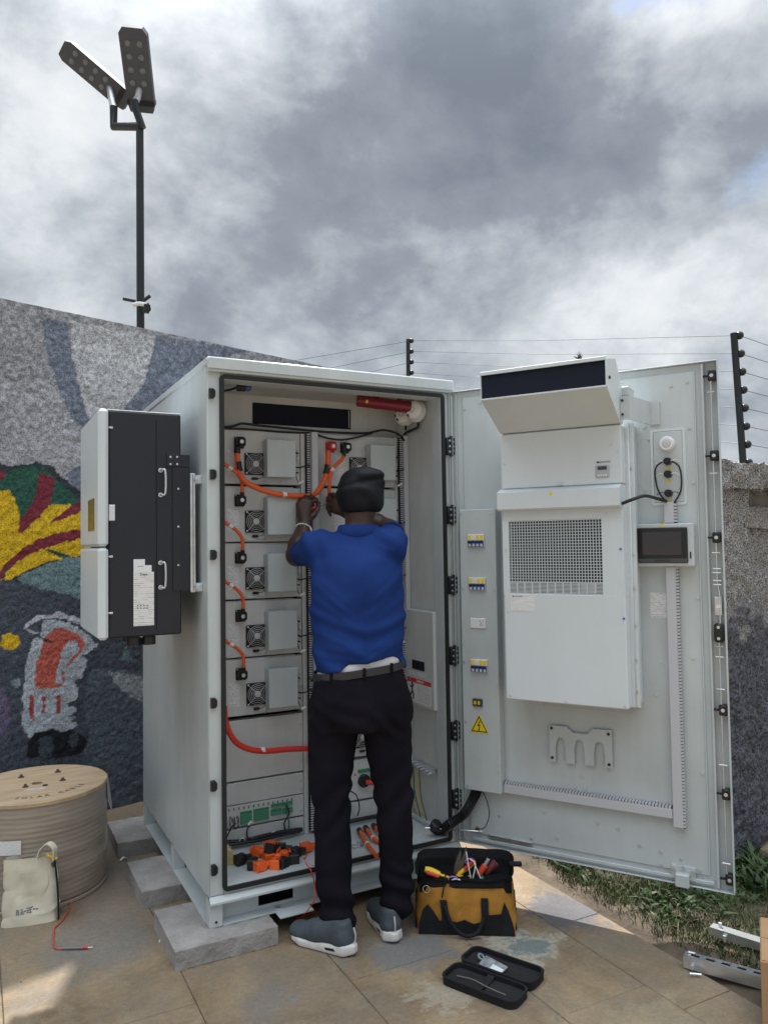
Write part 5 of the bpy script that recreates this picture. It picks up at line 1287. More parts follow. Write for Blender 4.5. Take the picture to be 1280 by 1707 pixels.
# belt, upper cover, hood
m = MB(); m.prism([(-.135, 1.628), (-.226, 1.628), (-.232, 1.634), (-.232, 1.700), (-.200, 1.716), (-.135, 1.716)], 0, .308, .794); m.build('belt', WHITE, ac, 30)
m = MB(); m.box(.317, .797, -.200, -.135, 1.718, 1.940, .003); m.build('upper_cover', WHITE, ac, 30)
prof = [(-.200, 1.944), (-.398, 2.052), (-.400, 2.150), (-.255, 2.178), (-.190, 2.110), (-.165, 1.944)]
m = MB()
n_ = len(prof)
def hp(s_, yz): return (s_, yz[0], yz[1])
for s0_, s1_ in ((.316, .319), (.795, .798)): m.prism(prof, 0, s0_, s1_)
m.box(.319, .795, -.400, -.255, 2.150, 2.153); 
for a, b_ in ((0, 1), (2, 3), (3, 4), (4, 5)):
    A_, B_ = prof[a], prof[b_]; nv = Vector((0, B_[0]-A_[0], B_[1]-A_[1])).normalized().cross(Vector((1, 0, 0)))*.0015
    m._add([hp(.319, A_), hp(.795, A_), hp(.795, B_), hp(.319, B_)]+[tuple(Vector(hp(s_, q))+nv) for s_, q in ((.319, A_), (.795, A_), (.795, B_), (.319, B_))], [(0, 1, 2, 3), (7, 6, 5, 4), (0, 4, 5, 1), (1, 5, 6, 2), (2, 6, 7, 3), (3, 7, 4, 0)])
m.box(.316, .798, -.402, -.396, 2.146, 2.160, .001)
hood = m.build('hood', WHITE, ac)
m = MB(); m.box(.321, .793, -.394, -.388, 2.054, 2.149); m.build('hood_filter', DARKMESH, ac)
m = MB(); m.box(.318, .796, -.401, -.397, 2.049, 2.056, .001); m.build('hood_lip', WHITE, hood)
m = MB(); m.cyl((.798, -.36, 2.09), (.803, -.36, 2.09), .006, n=6); m.build('bolt', BLACKM, hood)
for s_, z in ((.33, 1.82), (.785, 1.84), (.76, 1.865), (.56, 1.725)):
    m = MB(); m.cyl((s_, -.200, z), (s_, -.203, z), .004, n=8); m.build('screw', STEEL, ac)
for s_, z, mt_ in ((.328, 1.47, STEEL), (.785, 1.47, BLUEPL), (.333, 1.22, STEEL), (.79, 1.21, BLUEPL), (.335, .886, STEEL), (.56, .884, STEEL), (.785, .884, STEEL), (.735, 1.605, STEEL)):
    m = MB(); m.cyl((s_, -.200, z), (s_, -.2025, z), .0045, n=8); m.build('screw', mt_, ac)
m = MB(); m.box(.700, .752, -.206, -.200, 1.742, 1.790, .003); dp = m.build('display', mat('display_grey', (.40, .42, .46), .4), ac, 30)
m = MB(); m.box(.709, .743, -.2075, -.206, 1.772, 1.785); m.build('display_window', SCREEN, dp)
m = MB()
for k in range(4): m.box(.709+.009*k, .715+.009*k, -.2072, -.206, 1.748, 1.754)
m.build('display_button', WHITEPL, dp)
m = MB(); m.prism([(.702, 1.803), (.709, 1.797), (.714, 1.800), (.709, 1.806)], 1, -.2012, -.2002); m.build('logo_mark', mat('logo_ink', (.03, .04, .06), .5), ac)
text_part('ENVICOOL', .009, MAT['logo_ink'], ac, at(.735, -.2008, 1.8015))
m = MB(); m.quad((.345, -.2008, 1.225), (.448, -.2008, 1.225), (.448, -.2008, 1.292), (.345, -.2008, 1.292)); m.build('rating_label', PRINTL, ac)
m = MB(); m.quad((.352, -.2012, 1.226), (.400, -.2012, 1.226), (.400, -.2012, 1.240), (.352, -.2012, 1.240)); m.build('rating_label', PRINTW, ac)
m = MB(); m.prism([(.352, 1.286), (.358, 1.280), (.360, 1.286), (.356, 1.289)], 1, -.2014, -.2010); m.build('logo_mark', MAT['logo_ink'], ac)
text_part('ENVICOOL', .0065, MAT['logo_ink'], ac, at(.381, -.2012, 1.285))
m = MB(); m.quad((.525, -.2328, 1.683), (.537, -.2328, 1.683), (.537, -.2328, 1.694), (.525, -.2328, 1.694)); m.build('yellow_tag', PRINTY, ac)
m = MB(); m.box(.548, .572, -.205, -.200, 1.720, 1.732, .002); m.cyl((.56, -.205, 1.727), (.56, -.209, 1.727), .005, n=8); m.build('catch', STEEL, ac)
m = MB(); m.box(.40, .80, -.10, -.03, .855, .867); m.box(.43, .78, -.085, -.025, .835, .855); m.build('drain_tray', mat('tray_grey', (.45, .46, .46), .5), ac)
m = MB(); m.tube([(.795, -.205, 1.640), (.835, -.20, 1.655), (.87, -.16, 1.668), (.90, -.08, 1.660), (.925, -.04, 1.650)], .0065, 8); m.build('power_lead', BLACKPL, ac, 60)

# ================================================================ BREAKER PANEL on the door's hinge side
bp_ = dthing('breaker_panel', 'tall grey panel of circuit breakers beside the door hinges', 'electrical panel', (.14, 0, .44))
m = MB(); m.box(.062, .230, -.060, -.004, .440, 1.647, .003); m.build('panel_cover', PAINT, bp_, 30)
def breaker(z, s0_, n, mt_lab):
    m = MB(); m.box(s0_, s0_+.076, -.072, -.060, z-.026, z+.030, .002); b_ = m.build('circuit_breaker', WHITEPL, bp_, 30)
    m = MB(); m.box(s0_+.001, s0_+.075, -.073, -.0605, z-.0245, z+.004, .001); m.build('breaker_body', BLUEPL, b_)
    for k in range(n):
        x = s0_+.004+k*.072/n; w_ = .072/n-.004
        m = MB(); m.box(x, x+w_, -.0732, -.072, z+.006, z+.027); m.build('breaker_label', mt_lab if k != 1 or n < 4 else PRINTW, b_)
        m = MB(); m.box(x+.001, x+w_-.001, -.084, -.073, z-.006, z+.001, .001); m.build('breaker_switch', BLACKPL, b_)
        m = MB(); m.box(x+.002, x+w_-.002, -.0738, -.073, z-.022, z-.010); m.build('breaker_print', WHITEPL, b_)
breaker(1.508, .104, 4, PRINTY); breaker(1.322, .106, 4, PRINTY); breaker(.972, .108, 4, PRINTY)
m = MB(); m.box(.106, .178, -.066, -.060, 1.133, 1.178, .003); so = m.build('wall_socket', WHITEPL, bp_, 30)
m = MB(); m.box(.143, .177, -.0672, -.066, 1.135, 1.176, .001); m.build('socket_plate', mat('socket_white', (.8, .8, .79), .3), so)
for x, z in ((.152, 1.166), (.168, 1.166), (.155, 1.148), (.165, 1.148), (.160, 1.156)):
    m = MB(); m.box(x-.0016, x+.0016, -.0680, -.0672, z-.003, z+.003); m.build('socket_hole', BLACKPL, so)
m = MB(); m.box(.112, .156, -.070, -.060, .801, .833, .002); sw = m.build('terminal_switch', mat('dark_green', (.03, .06, .04), .5), bp_, 30)
m = MB(); m.box(.120, .130, -.074, -.070, .810, .824); m.box(.138, .147, -.074, -.070, .810, .824); m.build('switch_knob', YELLOWPL, sw)
m = MB(); m.prism([(.094, .688), (.182, .688), (.138, .768)], 1, -.0615, -.0605); ws = m.build('warning_sign', mat('sign_yellow', (.78, .60, .02), .4), bp_)
def tri(k): c = (.138, .7147); return [(c[0]+(x-c[0])*k, c[1]+(z-c[1])*k) for x, z in ((.094, .688), (.182, .688), (.138, .768))]
m = MB()
o_, i_ = tri(.86), tri(.70)
for a in range(3): b_ = (a+1) % 3; m._add([(o_[a][0], -.0619, o_[a][1]), (o_[b_][0], -.0619, o_[b_][1]), (i_[b_][0], -.0619, i_[b_][1]), (i_[a][0], -.0619, i_[a][1])], [(0, 1, 2, 3)])
m.prism([(.141, .741), (.129, .716), (.138, .718), (.134, .702), (.131, .704), (.135, .695), (.141, .702), (.1375, .702), (.143, .723), (.135, .7215), (.145, .740)], 1, -.0622, -.0617)
m.build('lightning_mark', mat('sign_black', (.012, .012, .012), .5), ws)
for s_, z in ((.070, 1.63), (.215, 1.63), (.071, 1.305), (.218, 1.30), (.073, .985), (.221, .90), (.076, .73), (.224, .535), (.079, .455)):
    m = MB(); m.cyl((s_, -.060, z), (s_, -.0635, z), .0048, n=6); m.build('screw', STEEL, bp_)
# corrugated conduit from cabinet floor to the panel
ca = [tuple(PX(728, 1372, 1.0)), tuple(PX(724, 1380, 1.0)), tuple(PY(735, 1384, .02)), tuple(PY(752, 1372, -.05)), tuple(DM @ Vector((.055, -.055, .33))), tuple(DM @ Vector((.095, -.04, .40))), tuple(DM @ Vector((.115, -.035, .445)))]
cd = MB(); cd.tube(ca, .021, 14, 10, radii=None)
P_ = [Vector(p) for p in ca]; cc_ = MB(); cc_.tube(ca, .021, 14, 26, radii=lambda t_: .0205+.0022*math.sin(t_*2*math.pi*52))
single(cc_, 'conduit', BLACKPL, 'thick black corrugated conduit from the cabinet floor up to the door panel', 'conduit', smooth=70)

# ================================================================ TOUCH SCREEN and INDICATOR PLATE on the door
hm = dthing('touch_screen', 'grey framed black touch screen mounted on the open door', 'screen', (.915, 0, 1.40))
m = MB(); m.box(.806, 1.022, -.060, -.004, 1.400, 1.564, .004); m.build('housing', PAINT, hm, 30)
m = MB(); m.box(.818, 1.002, -.067, -.060, 1.413, 1.549, .004); bz = m.build('bezel', BLACKPL, hm, 30)
m = MB(); m.box(.838, .980, -.0682, -.067, 1.444, 1.533); m.build('display', SCREEN, bz)
m = MB(); m.box(.820, 1.000, -.0685, -.067, 1.415, 1.430, .001); m.build('lower_trim', mat('trim_grey', (.06, .06, .065), .4), bz)
m = MB(); m.quad((.880, -.0690, 1.4185), (.940, -.0690, 1.4185), (.940, -.0690, 1.4265), (.880, -.0690, 1.4265)); m.build('brand_print', PRINTD, bz)
m = MB(); m.quad((.902, -.0606, 1.5535), (.920, -.0606, 1.5535), (.920, -.0606, 1.5625), (.902, -.0606, 1.5625)); m.build('yellow_tag', PRINTY, hm)
m = MB(); m.box(1.008, 1.013, -.0615, -.060, 1.43, 1.455); m.build('slot', BLACKPL, hm)
ip = dthing('indicator_plate', 'grey plate with siren and three black lamp holders wired in a loop', 'electrical plate', (.93, 0, 1.65))
m = MB(); m.box(.878, .985, -.010, -.004, 1.648, 1.924, .002); m.build('plate', PAINT, ip, 30)
m = MB(); m.frame(.866, .996, 1.637, 1.936, .010, -.008, -.004, .010); m.build('plate_rim', WHITE, ip)
m = MB(); m.lathe([(.030, 0), (.030, .012), (.024, .020), (.016, .020), (.014, .016)], (.930, -.010, 1.875), 24, 1); si = m.build('siren', WHITEPL, ip, 40)
m = MB(); m.lathe([(.015, .014), (.015, .022), (.006, .024), (0, .024)], (.930, -.010, 1.875), 16, 1); m.build('siren_core', STEEL, si, 40)
for z in (1.806, 1.756, 1.682):
    m = MB(); m.cyl((.931, -.010, z), (.931, -.034, z), .0155, .014, n=14); m.cyl((.931, -.034, z), (.931, -.040, z), .009, n=8); lh = m.build('lamp_holder', BLACKPL, ip, 40)
    for s_ in (-1, 1):
        m = MB(); m.tube([(.931+s_*.013, -.032, z), (.931+s_*.028, -.030, z+.004), (.931+s_*.044, -.022, z-.006)], .0016, 5); m.build('lead', WHITEPL if z > 1.7 else BLACKPL, lh)
    m = MB(); m.quad((.921, -.0106, z-.030), (.941, -.0106, z-.030), (.941, -.0106, z-.021), (.921, -.0106, z-.021)); m.build('yellow_tag', PRINTY, ip)
m = MB(); m.tube([(.918, -.03, 1.808), (.888, -.024, 1.785), (.884, -.02, 1.74), (.895, -.02, 1.69), (.918, -.02, 1.655), (.932, -.018, 1.640)], .0032, 7); m.build('lamp_wiring', BLACKPL, ip, 60)
m = MB(); m.tube([(.944, -.03, 1.808), (.972, -.024, 1.785), (.980, -.02, 1.74), (.976, -.02, 1.69), (.958, -.02, 1.655), (.945, -.018, 1.640)], .0032, 7); m.build('lamp_wiring', BLACKPL, ip, 60)

# ================================================================ INVERTER on the cabinet's left side
IX0, IX1, IY0, IY1, IZ0, IZ1 = -.345, -.075, .10, .62, 1.166, 2.021
inv = thing('inverter', 'white and black inverter hung on the left side of the cabinet', 'inverter', ((IX0+IX1)/2, (IY0+IY1)/2, IZ0))
m = MB(); m.box(IX0, IX1, IY0, IY1, IZ0, IZ1, .006); m.build('housing', BLACKM, inv, 30)
m = MB(); m.box(-.1705, -.1690, IY0-.0015, IY0+.01, IZ0+.02, IZ1-.03); m.build('seam', DARKHOLE, inv)
m = MB(); m.box(IX0-.038, IX0-.001, IY0-.012, IY1+.012, 1.5085, IZ1+.003, .010); up_ = m.build('front_cover', WHITE, inv, 30)
m = MB(); m.box(IX0-.038, IX0-.001, IY0-.012, IY1+.012, IZ0-.004, 1.5035, .010); m.build('front_cover', WHITE, inv, 30)
m = MB(); m.box(IX0-.004, IX1, IY0+.004, IY1-.004, IZ1, IZ1+.003, .001); m.build('top_plate', WHITE, inv)
sy0, sy1 = PX(158, 850, -.383)[1], PX(148, 850, -.383)[1]
m = MB(); m.box(-.3850, -.3825, min(sy0, sy1), max(sy0, sy1), PX(152, 885, -.383)[2], PX(152, 833, -.383)[2]); m.build('display', GLASSY, inv)
for (v, nm) in ((713, 's'), (928, 's'), (1022, 's')):
    z = PY(186, v, IY0)[2]; m = MB(); m.box(IX0+.004, IX0+.016, IY0-.004, IY0, z-.004, z+.004, .001); m.cyl((IX0, IY0-.003, z), (IX0+.004, IY0-.003, z), .003, n=6); m.build('cover_screw', STEEL, inv)
z = PY(186, 855, IY0)[2]; m = MB(); m.box(IX0+.001, IX0+.024, IY0-.006, IY0, z-.030, z+.030, .002); m.build('side_clip', CHROME, inv); 
def yi(u, v): p = PY(u, v, IY0); return p[0], p[2]
for v0, v1 in ((784, 825), (938, 979)):
    x, z0 = yi(268, v0); _, z1 = yi(268, v1); xx, _ = yi(279, v0)
    m = MB(); m.tube([(x, IY0, z0), (x, IY0-.022, z0), (x+.012, IY0-.030, z0-.006), (x+.012, IY0-.030, z1+.006), (x, IY0-.022, z1), (x, IY0, z1)], .0040, 8, sub=3); hd = m.build('carry_handle', STEEL, inv, 60)
    for z in (z0, z1): m = MB(); m.lathe([(0, .003), (.009, .002), (.009, 0)], (x, IY0, z), 12, 1); m.build('handle_rosette', STEEL, hd)
# mounting plate and wall brackets
x0, z1 = yi(278, 757); x1, z0 = yi(313, 984)
m = MB(); m.box(x0, -.042, IY0-.006, IY0-.001, z1-.048, z1, .001); m.box(x0+.022, -.042, IY0-.005, IY0-.001, z0, z1-.049, .001); m.box(-.078, -.042, IY0-.001, IY1, z0, z1, .002); mpz = m.build('mount_plate', BLACKM, inv)
for (u, v) in ((284, 762), (295, 762), (284, 774), (295, 774), (297, 815), (297, 878), (297, 942)):
    x, z = yi(u, v); m = MB(); m.lathe([(0, .009), (.0042, .008), (.0042, .006)], (x, IY0, z), 8, 1); m.build('bolt', STEEL, mpz)
m = MB(); m.box(-.042, -.022, IY0-.012, IY0+.05, 1.325, 1.790, .002); m.build('mount_rail', GALV, inv, 30)
m = MB(); m.box(-.034, -.030, IY0-.013, IY0-.012, 1.33, 1.785); m.build('rail_groove', mat('groove', (.3, .31, .32), .4, metal=.8), inv)
for z in (1.765, 1.345):
    m = MB(); m.box(-.022, -.001, IY0-.030, IY0+.012, z-.016, z+.016, .001); m.box(-.020, -.010, IY0-.034, IY0-.030, z-.010, z+.010); m.build('rail_bracket', WHITE, inv); 
    m = MB(); m.cyl((-.021, IY0-.02, z), (-.021, IY0-.036, z), .007, n=8); m.build('bolt', STEEL, inv)
# stickers on the dark side and glands beneath
def stick(u0, v0, u1, v1, mt_, nm, dy=.0006):
    a = yi(u0, v1); b_ = yi(u1, v0); m = MB(); m.quad((a[0], IY0-dy, a[1]), (b_[0], IY0-dy, a[1]), (b_[0], IY0-dy, b_[1]), (a[0], IY0-dy, b_[1])); return m.build(nm, mt_, inv)
stick(223, 953, 257, 1044, PRINTL, 'rating_label'); stick(223, 942, 253, 955, mat('label_pale', (.74, .76, .80), .45), 'serial_label', .0010); stick(223, 932, 242, 943, mat('label_pale', (0, 0, 0), .4), 'serial_label', .0008)
stick(229, 943.5, 240, 944.5, mat('ink', (0, 0, 0)), 'label_line', .0013)
a = yi(240, 957.5); text_part('Deye', .013, mat('logo_ink', (0, 0, 0)), inv, at(a[0], IY0-.0010, a[1]))
for k in range(8):
    a = yi(230+5.2*(k % 4), 1009+(k//4)*4.2); m = MB(); m.prism([(a[0]-.0035, a[1]-.003), (a[0]+.0035, a[1]-.003), (a[0]+(.0 if k % 3 else .002), a[1]+.0035)], 1, IY0-.0011, IY0-.0008); m.build('label_mark', mat('ink', (0, 0, 0)), inv)
for (x, r_) in ((-.245, .026), (-.19, .026)):
    m = MB(); m.cyl((x, IY0+.05, IZ0-.036), (x, IY0+.05, IZ0-.006), r_, n=14); m.cyl((x, IY0+.05, IZ0-.006), (x, IY0+.05, IZ0), r_*.8, n=14); m.build('cable_gland', BLACKPL, inv, 40)
m = MB(); m.box(-.235, -.195, IY0+.045, IY0+.07, IZ0-.010, IZ0, .002); m.build('gland_plate', STEEL, inv)
for y in (.25, .38): m = MB(); m.cyl((-.22, y, IZ0-.045), (-.22, y, IZ0), .028, n=14); m.build('cable_gland', BLACKPL, inv, 40)

# ================================================================ PERSON
Fv = np.array([.40, .917, 0]); Rv = np.array([.917, -.40, 0])
person = thing('person', 'worker in blue polo shirt, dark trousers and black cap reaching into the cabinet', 'person', tuple(PZ(600, 1585)*[1, 1, 0]))
J = {k: PD(*v) for k, v in dict(shL=(527, 914, 3.11), shR=(657, 908, 3.09), elL=(494, 926, 3.33), wrL=(508, 874, 3.42), elR=(652, 884, 3.36), wrR=(579, 854, 3.47),
     neck=(597, 890, 3.13), neckt=(599, 862, 3.15), head=(600, 826, 3.165), chest=(597, 960, 3.09), waist=(598, 1105, 3.05), pelvis=(600, 1160, 3.04)).items()}
# ---- body: one continuous skin with head, neck, arms and hands
B = SDF((.28, -.40, .86), (.86, .46, 1.86), .0045)
B.ell(J['head'], (.074, .094, .112), [Rv, Fv, [0, 0, 1]])
B.cone(J['neck'], J['neckt'], .058, .054, .03)
B.cone(J['head']+Fv*.045-[0, 0, .070], J['head']+Fv*.070-[0, 0, .088], .040, .030, .03)            # jaw
B.cone(J['head']+Fv*.092+[0, 0, .005], J['head']+Fv*.108-[0, 0, .022], .010, .014, .012)           # nose
B.cone(J['head']+Fv*.086+Rv*.03+[0, 0, .022], J['head']+Fv*.086-Rv*.03+[0, 0, .022], .013, .013, .012)   # brow
B.cone(J['head']+Fv*.089+Rv*.018-[0, 0, .050], J['head']+Fv*.089-Rv*.018-[0, 0, .050], .009, .009, .006)  # lips
for s_ in (-1, 1): B.ell(J['head']+Rv*s_*.078-Fv*.004-[0, 0, .012], (.009, .020, .031), [Rv, Fv, [0, 0, 1]], .008)
B.cone(J['neck']+[0, 0, -.04], J['chest'], .060, .085, .04); B.cone(J['chest'], J['waist'], .085, .080, .04); B.cone(J['waist'], J['pelvis'], .080, .090, .04)
for s_ in 'LR':
    B.cone(J['neck']-[0, 0, .06], J['sh'+s_]-[0, 0, .01]+Rv*(-.025 if s_ == 'R' else .01), .045, .042, .04)
    ad_ = Rv*(-.022 if s_ == 'R' else .008); B.cone(J['sh'+s_]+ad_, J['el'+s_]+ad_*.5, .045, .040, .03); B.cone(J['el'+s_], J['el'+s_]*.65+J['wr'+s_]*.35, .043, .044, .025); B.cone(J['el'+s_]*.65+J['wr'+s_]*.35, J['wr'+s_], .044, .0285, .02)
def finger(pts, r0, r1):
    P_ = [PD(*p) for p in pts]; n = len(P_)-1
    for i in range(n): B.cone(P_[i], P_[i+1], r0+(r1-r0)*i/n, r0+(r1-r0)*(i+1)/n, .0045)
def palm(w, bases, r0, r1):
    for b_ in bases: B.cone(w, PD(*b_), r0, r1, .012)
bL = [(516, 838, 3.435), (510.5, 835, 3.435), (504, 835, 3.432), (498, 841, 3.428)]
palm(J['wrL'], bL, .024, .0135)
finger([bL[0], (525, 834, 3.455), (531, 839, 3.465), (531, 846, 3.458)], .0105, .0080)
finger([bL[1], (518, 828, 3.470), (527, 832, 3.490), (529, 840, 3.488)], .0108, .0082)
finger([bL[2], (509, 828, 3.475), (518, 832, 3.498), (522, 841, 3.496)], .0102, .0080)
finger([bL[3], (500, 833, 3.465), (507, 838, 3.490), (512, 846, 3.488)], .0092, .0072)
finger([(514, 866, 3.425), (523, 859, 3.437), (528, 851, 3.448), (531, 846, 3.452)], .0150, .0088)
bR = [(562, 834, 3.50), (559, 839, 3.495), (557.5, 845, 3.49), (558, 852, 3.485)]
palm(J['wrR'], bR, .022, .0135)
finger([bR[0], (556, 824, 3.525), (550, 825, 3.54), (547, 831, 3.535)], .0100, .0080)
finger([bR[1], (551, 832, 3.525), (546, 836, 3.535), (547, 842, 3.525)], .0104, .0082)
finger([bR[2], (550, 841, 3.515), (546, 846, 3.525), (548, 851, 3.515)], .0100, .0080)
finger([bR[3], (552, 850, 3.505), (549, 854, 3.51), (551, 859, 3.50)], .0090, .0072)
finger([(568, 846, 3.50), (563, 834, 3.535), (556, 831, 3.55), (551, 834, 3.55)], .0140, .0088)
ve, fa = B.mesh(); ve = relax(ve, fa, 1, .4)
np_obj('body', ve, fa, SKIN, person)
for s_ in (-1, 1):
    p = J['head']+Fv*.082+Rv*s_*.030+[0, 0, .004]; m = MB(); m.sph(tuple(p), .011, 12, 8); m.build('eye', WHITEPL, person, 60)

# ---- polo shirt
Sh = SDF((.26, -.46, .90), (.90, .24, 1.64), .0068)
tz_ = np.array([.93, 1.00, 1.12, 1.25, 1.36, 1.43, 1.48, 1.53]); 
cxp = [PD(599, 1110, 3.045), PD(598, 1085, 3.05), PD(597, 1045, 3.065), PD(596, 1000, 3.08), PD(596, 955, 3.09), PD(596, 925, 3.10), PD(597, 905, 3.115), PD(597, 888, 3.13)]
cxs = np.array([p[0] for p in cxp]); cys = np.array([p[1] for p in cxp])
aw = np.array([.172, .175, .178, .182, .183, .176, .145, .070]); bw_ = np.array([.116, .116, .118, .124, .127, .120, .10, .060])
zz_ = np.arange(.88, 1.62, .004)
def smooth_(tab):
    q = np.interp(zz_, tz_, tab); k = np.hanning(27); k /= k.sum(); return np.convolve(np.pad(q, 13, mode='edge'), k, 'valid')
cxs, cys, aw, bw_ = [smooth_(t_) for t_ in (cxs, cys, aw, bw_)]; tz_ = zz_
def torso(X, Y, Z, g=0.0):
    z = Z+0*X*Y; cx_ = np.interp(Z, tz_, cxs); cy_ = np.interp(Z, tz_, cys); a = np.interp(Z, tz_, aw)+g; b_ = np.interp(Z, tz_, bw_)+g
    u = (X-cx_)*Rv[0]+(Y-cy_)*Rv[1]; w = (X-cx_)*Fv[0]+(Y-cy_)*Fv[1]
    d = ((np.abs(u/a)**2.5+np.abs(w/b_)**2.5)**(1/2.5)-1)*np.minimum(a, b_)
    return d
Sh.prim(torso, (.2, -.6, .85), (1.0, .4, 1.56))
Sh.cone(J['shL']+[0, 0, .004], J['neck']+[0, 0, -.058], .054, .058, .04); Sh.cone(J['shR']+[0, 0, .000], J['neck']+[0, 0, -.058], .050, .058, .04)
slL = J['shL']*.52+J['elL']*.48; slR = J['shR']*.45+J['elR']*.55
Sh.cone(J['shL'], slL, .066, .061, .05); Sh.cone(J['shR']-Rv*.012, slR-Rv*.012, .060, .055, .04)
for s_, e_ in ((slL, J['elL']-J['shL']), (slR, J['elR']-J['shR'])):
    n_ = e_/np.linalg.norm(e_)
    Sh.prim(lambda X, Y, Z: np.minimum(.018-((X-s_[0])*n_[0]+(Y-s_[1])*n_[1]+(Z-s_[2])*n_[2]), 1)*1.0+0*X, s_-.09, s_+.14, 0, 's') if False else None
hem = [(PD(520, 1126, 3.0)), (PD(556, 1119, 2.95)), (PD(618, 1101, 2.95)), (PD(655, 1096, 2.98)), (PD(680, 1112, 3.02))]
hu = np.array([(p-J['waist'])@Rv for p in hem]); hz = np.array([p[2] for p in hem])
cw0 = J['waist']
def hemcut(X, Y, Z):
    u = (X-cw0[0])*Rv[0]+(Y-cw0[1])*Rv[1]; return np.interp(u, hu, hz)-Z
Sh.prim(hemcut, (.2, -.6, .85), (1., .4, 1.7), 0, 'i')
def folds(P):
    u = (P-cw0)@Rv; z = P[:, 2]; q = vnoise(P, 5, 61)
    low = np.clip((1.20-z)/.20, 0, 1)
    d = .0075*low*np.sin((z-1.0)*60-np.abs(u-.03)*38+u*10+q*3.5)*(.55+.45*vnoise(P, 4, 62))                   # sagging swags above the hem
    d += .0060*np.exp(-((z-1.10-.45*np.abs(u+.02)**1.4)/.022)**2)*np.clip(1-abs(u)/.17, 0, 1)*-1
    d += .0055*np.exp(-((z-1.17-.55*np.abs(u-.03)**1.3)/.020)**2)*-1
    mid = np.exp(-((z-1.30)/.10)**2); d += .0042*mid*np.sin(z*52-np.abs(u)*20+q*6)*(.5+.5*vnoise(P, 5, 66))
    top = np.clip((z-1.40)/.08, 0, 1); d += .0042*top*np.sin(u*70+z*30+q*4)*np.clip(abs(u)*7-.3, 0, 1)
    d *= 1.35; d += .0045*vnoise(P*[1, 1, .6], 11, 63)+.0014*vnoise(P, 34, 64)
    for (u1, z1, u2, z2, A_, w_) in ((-.17, 1.36, -.03, 1.24, .0060, .012), (.17, 1.38, .04, 1.27, .0055, .011), (-.16, 1.30, -.02, 1.20, .0050, .012), (.15, 1.30, .02, 1.22, .0045, .012), (-.16, 1.10, .10, 1.03, .0070, .013), (.16, 1.16, -.02, 1.06, .0065, .012), (-.15, 1.18, .0, 1.10, .0055, .012), (-.13, 1.47, -.05, 1.50, .006, .009), (.14, 1.47, .06, 1.50, .006, .009)):
        e_ = np.array([u2-u1, z2-z1]); l_ = np.hypot(*e_); e_ /= l_; s_ = (u-u1)*e_[0]+(z-z1)*e_[1]; q_ = -(u-u1)*e_[1]+(z-z1)*e_[0]+.010*q+.02*((s_/l_)-.5)**2; d += A_*np.exp(-(q_/w_)**2)*np.clip(1-((s_/l_-.5)/.62)**2, 0, 1)*np.where(((P-cw0)@Fv) < .02, -1, .3)
        d -= A_*.7*np.exp(-((q_-w_*1.9)/w_)**2)*np.clip(1-((s_/l_-.5)/.62)**2, 0, 1)*np.where(((P-cw0)@Fv) < .02, 1, 0)
    return d
Sh.field(folds)
ve, fa = Sh.mesh(); np_obj('polo_shirt', relax(ve, fa, 1, .35), fa, SHIRT, person)
# collar and sleeve cuffs
m = MB(); cv_ = []; nc = 32
for (r1, r2, dz) in ((.066, .062, .030), (.072, .069, .041), (.080, .077, .036), (.089, .087, .004), (.085, .080, -.010)):
    for k in range(nc):
        a = 2*math.pi*k/nc; sn = math.sin(a); p = J['neck']+Rv*r1*math.cos(a)+Fv*(r2*sn+.004)+np.array([0, 0, dz-.020*max(sn, 0)-.004]); cv_.append(tuple(p))
m._add(cv_, [(j*nc+k, j*nc+(k+1) % nc, (j+1)*nc+(k+1) % nc, (j+1)*nc+k) for j in range(4) for k in range(nc)]); m.build('collar', SHIRT, person, 70)
for s_, e_ in ((slL, J['elL']-J['shL']), (slR, J['elR']-J['shR'])):
    n_ = Vector(e_).normalized(); a = n_.orthogonal().normalized(); b_ = n_.cross(a); c_ = Vector(s_)+n_*.052
    m = MB(); m.tube([c_+(a*math.cos(2*math.pi*k/20)+b_*math.sin(2*math.pi*k/20))*.048 for k in range(21)], .0065, 6, 2); m.build('sleeve_cuff', SHIRT, person, 60)
# ---- white undershirt, belt
Us = SDF((.28, -.46, .90), (.86, .10, 1.16), .007); Us.prim(lambda X, Y, Z: torso(X, Y, Z, -.010), (.2, -.6, .85), (1, .4, 1.12)); Us.half((0, 0, 1), 1.09); Us.half((0, 0, -1), -.95)
ve, fa = Us.mesh(); np_obj('undershirt', ve, fa, UNDER, person)
belt_l = PD(525, 1131, 3.0); belt_r = PD(672, 1110, 3.0); slope = (belt_r[2]-belt_l[2])/((belt_r-belt_l)@Rv)
zb0 = J['waist'][2]-.0; pb_ = PD(598, 1122, 2.95)
def beltz(u): return pb_[2]+slope*u
m = MB(); bt = []; 
cbx_, cby_ = np.interp(.99, tz_, cxs), np.interp(.99, tz_, cys)
nb = 48
for k in range(nb):
    a = 2*math.pi*k/nb; cu_, su_ = math.cos(a), math.sin(a); u = .176*np.sign(cu_)*abs(cu_)**.8; w = .118*np.sign(su_)*abs(su_)**.8
    for (g, dz2) in ((0, -.015), (.004, -.014), (.004, .014), (0, .015)):
        bt.append((cbx_+Rv[0]*u*(1+g*6)+Fv[0]*w*(1+g*6), cby_+Rv[1]*u*(1+g*6)+Fv[1]*w*(1+g*6), beltz(u)+dz2))
m._add(bt, [(4*k+j, 4*((k+1) % nb)+j, 4*((k+1) % nb)+j+1, 4*k+j+1) for k in range(nb) for j in range(3)]); m.build('belt', LEATHER, person, 50)
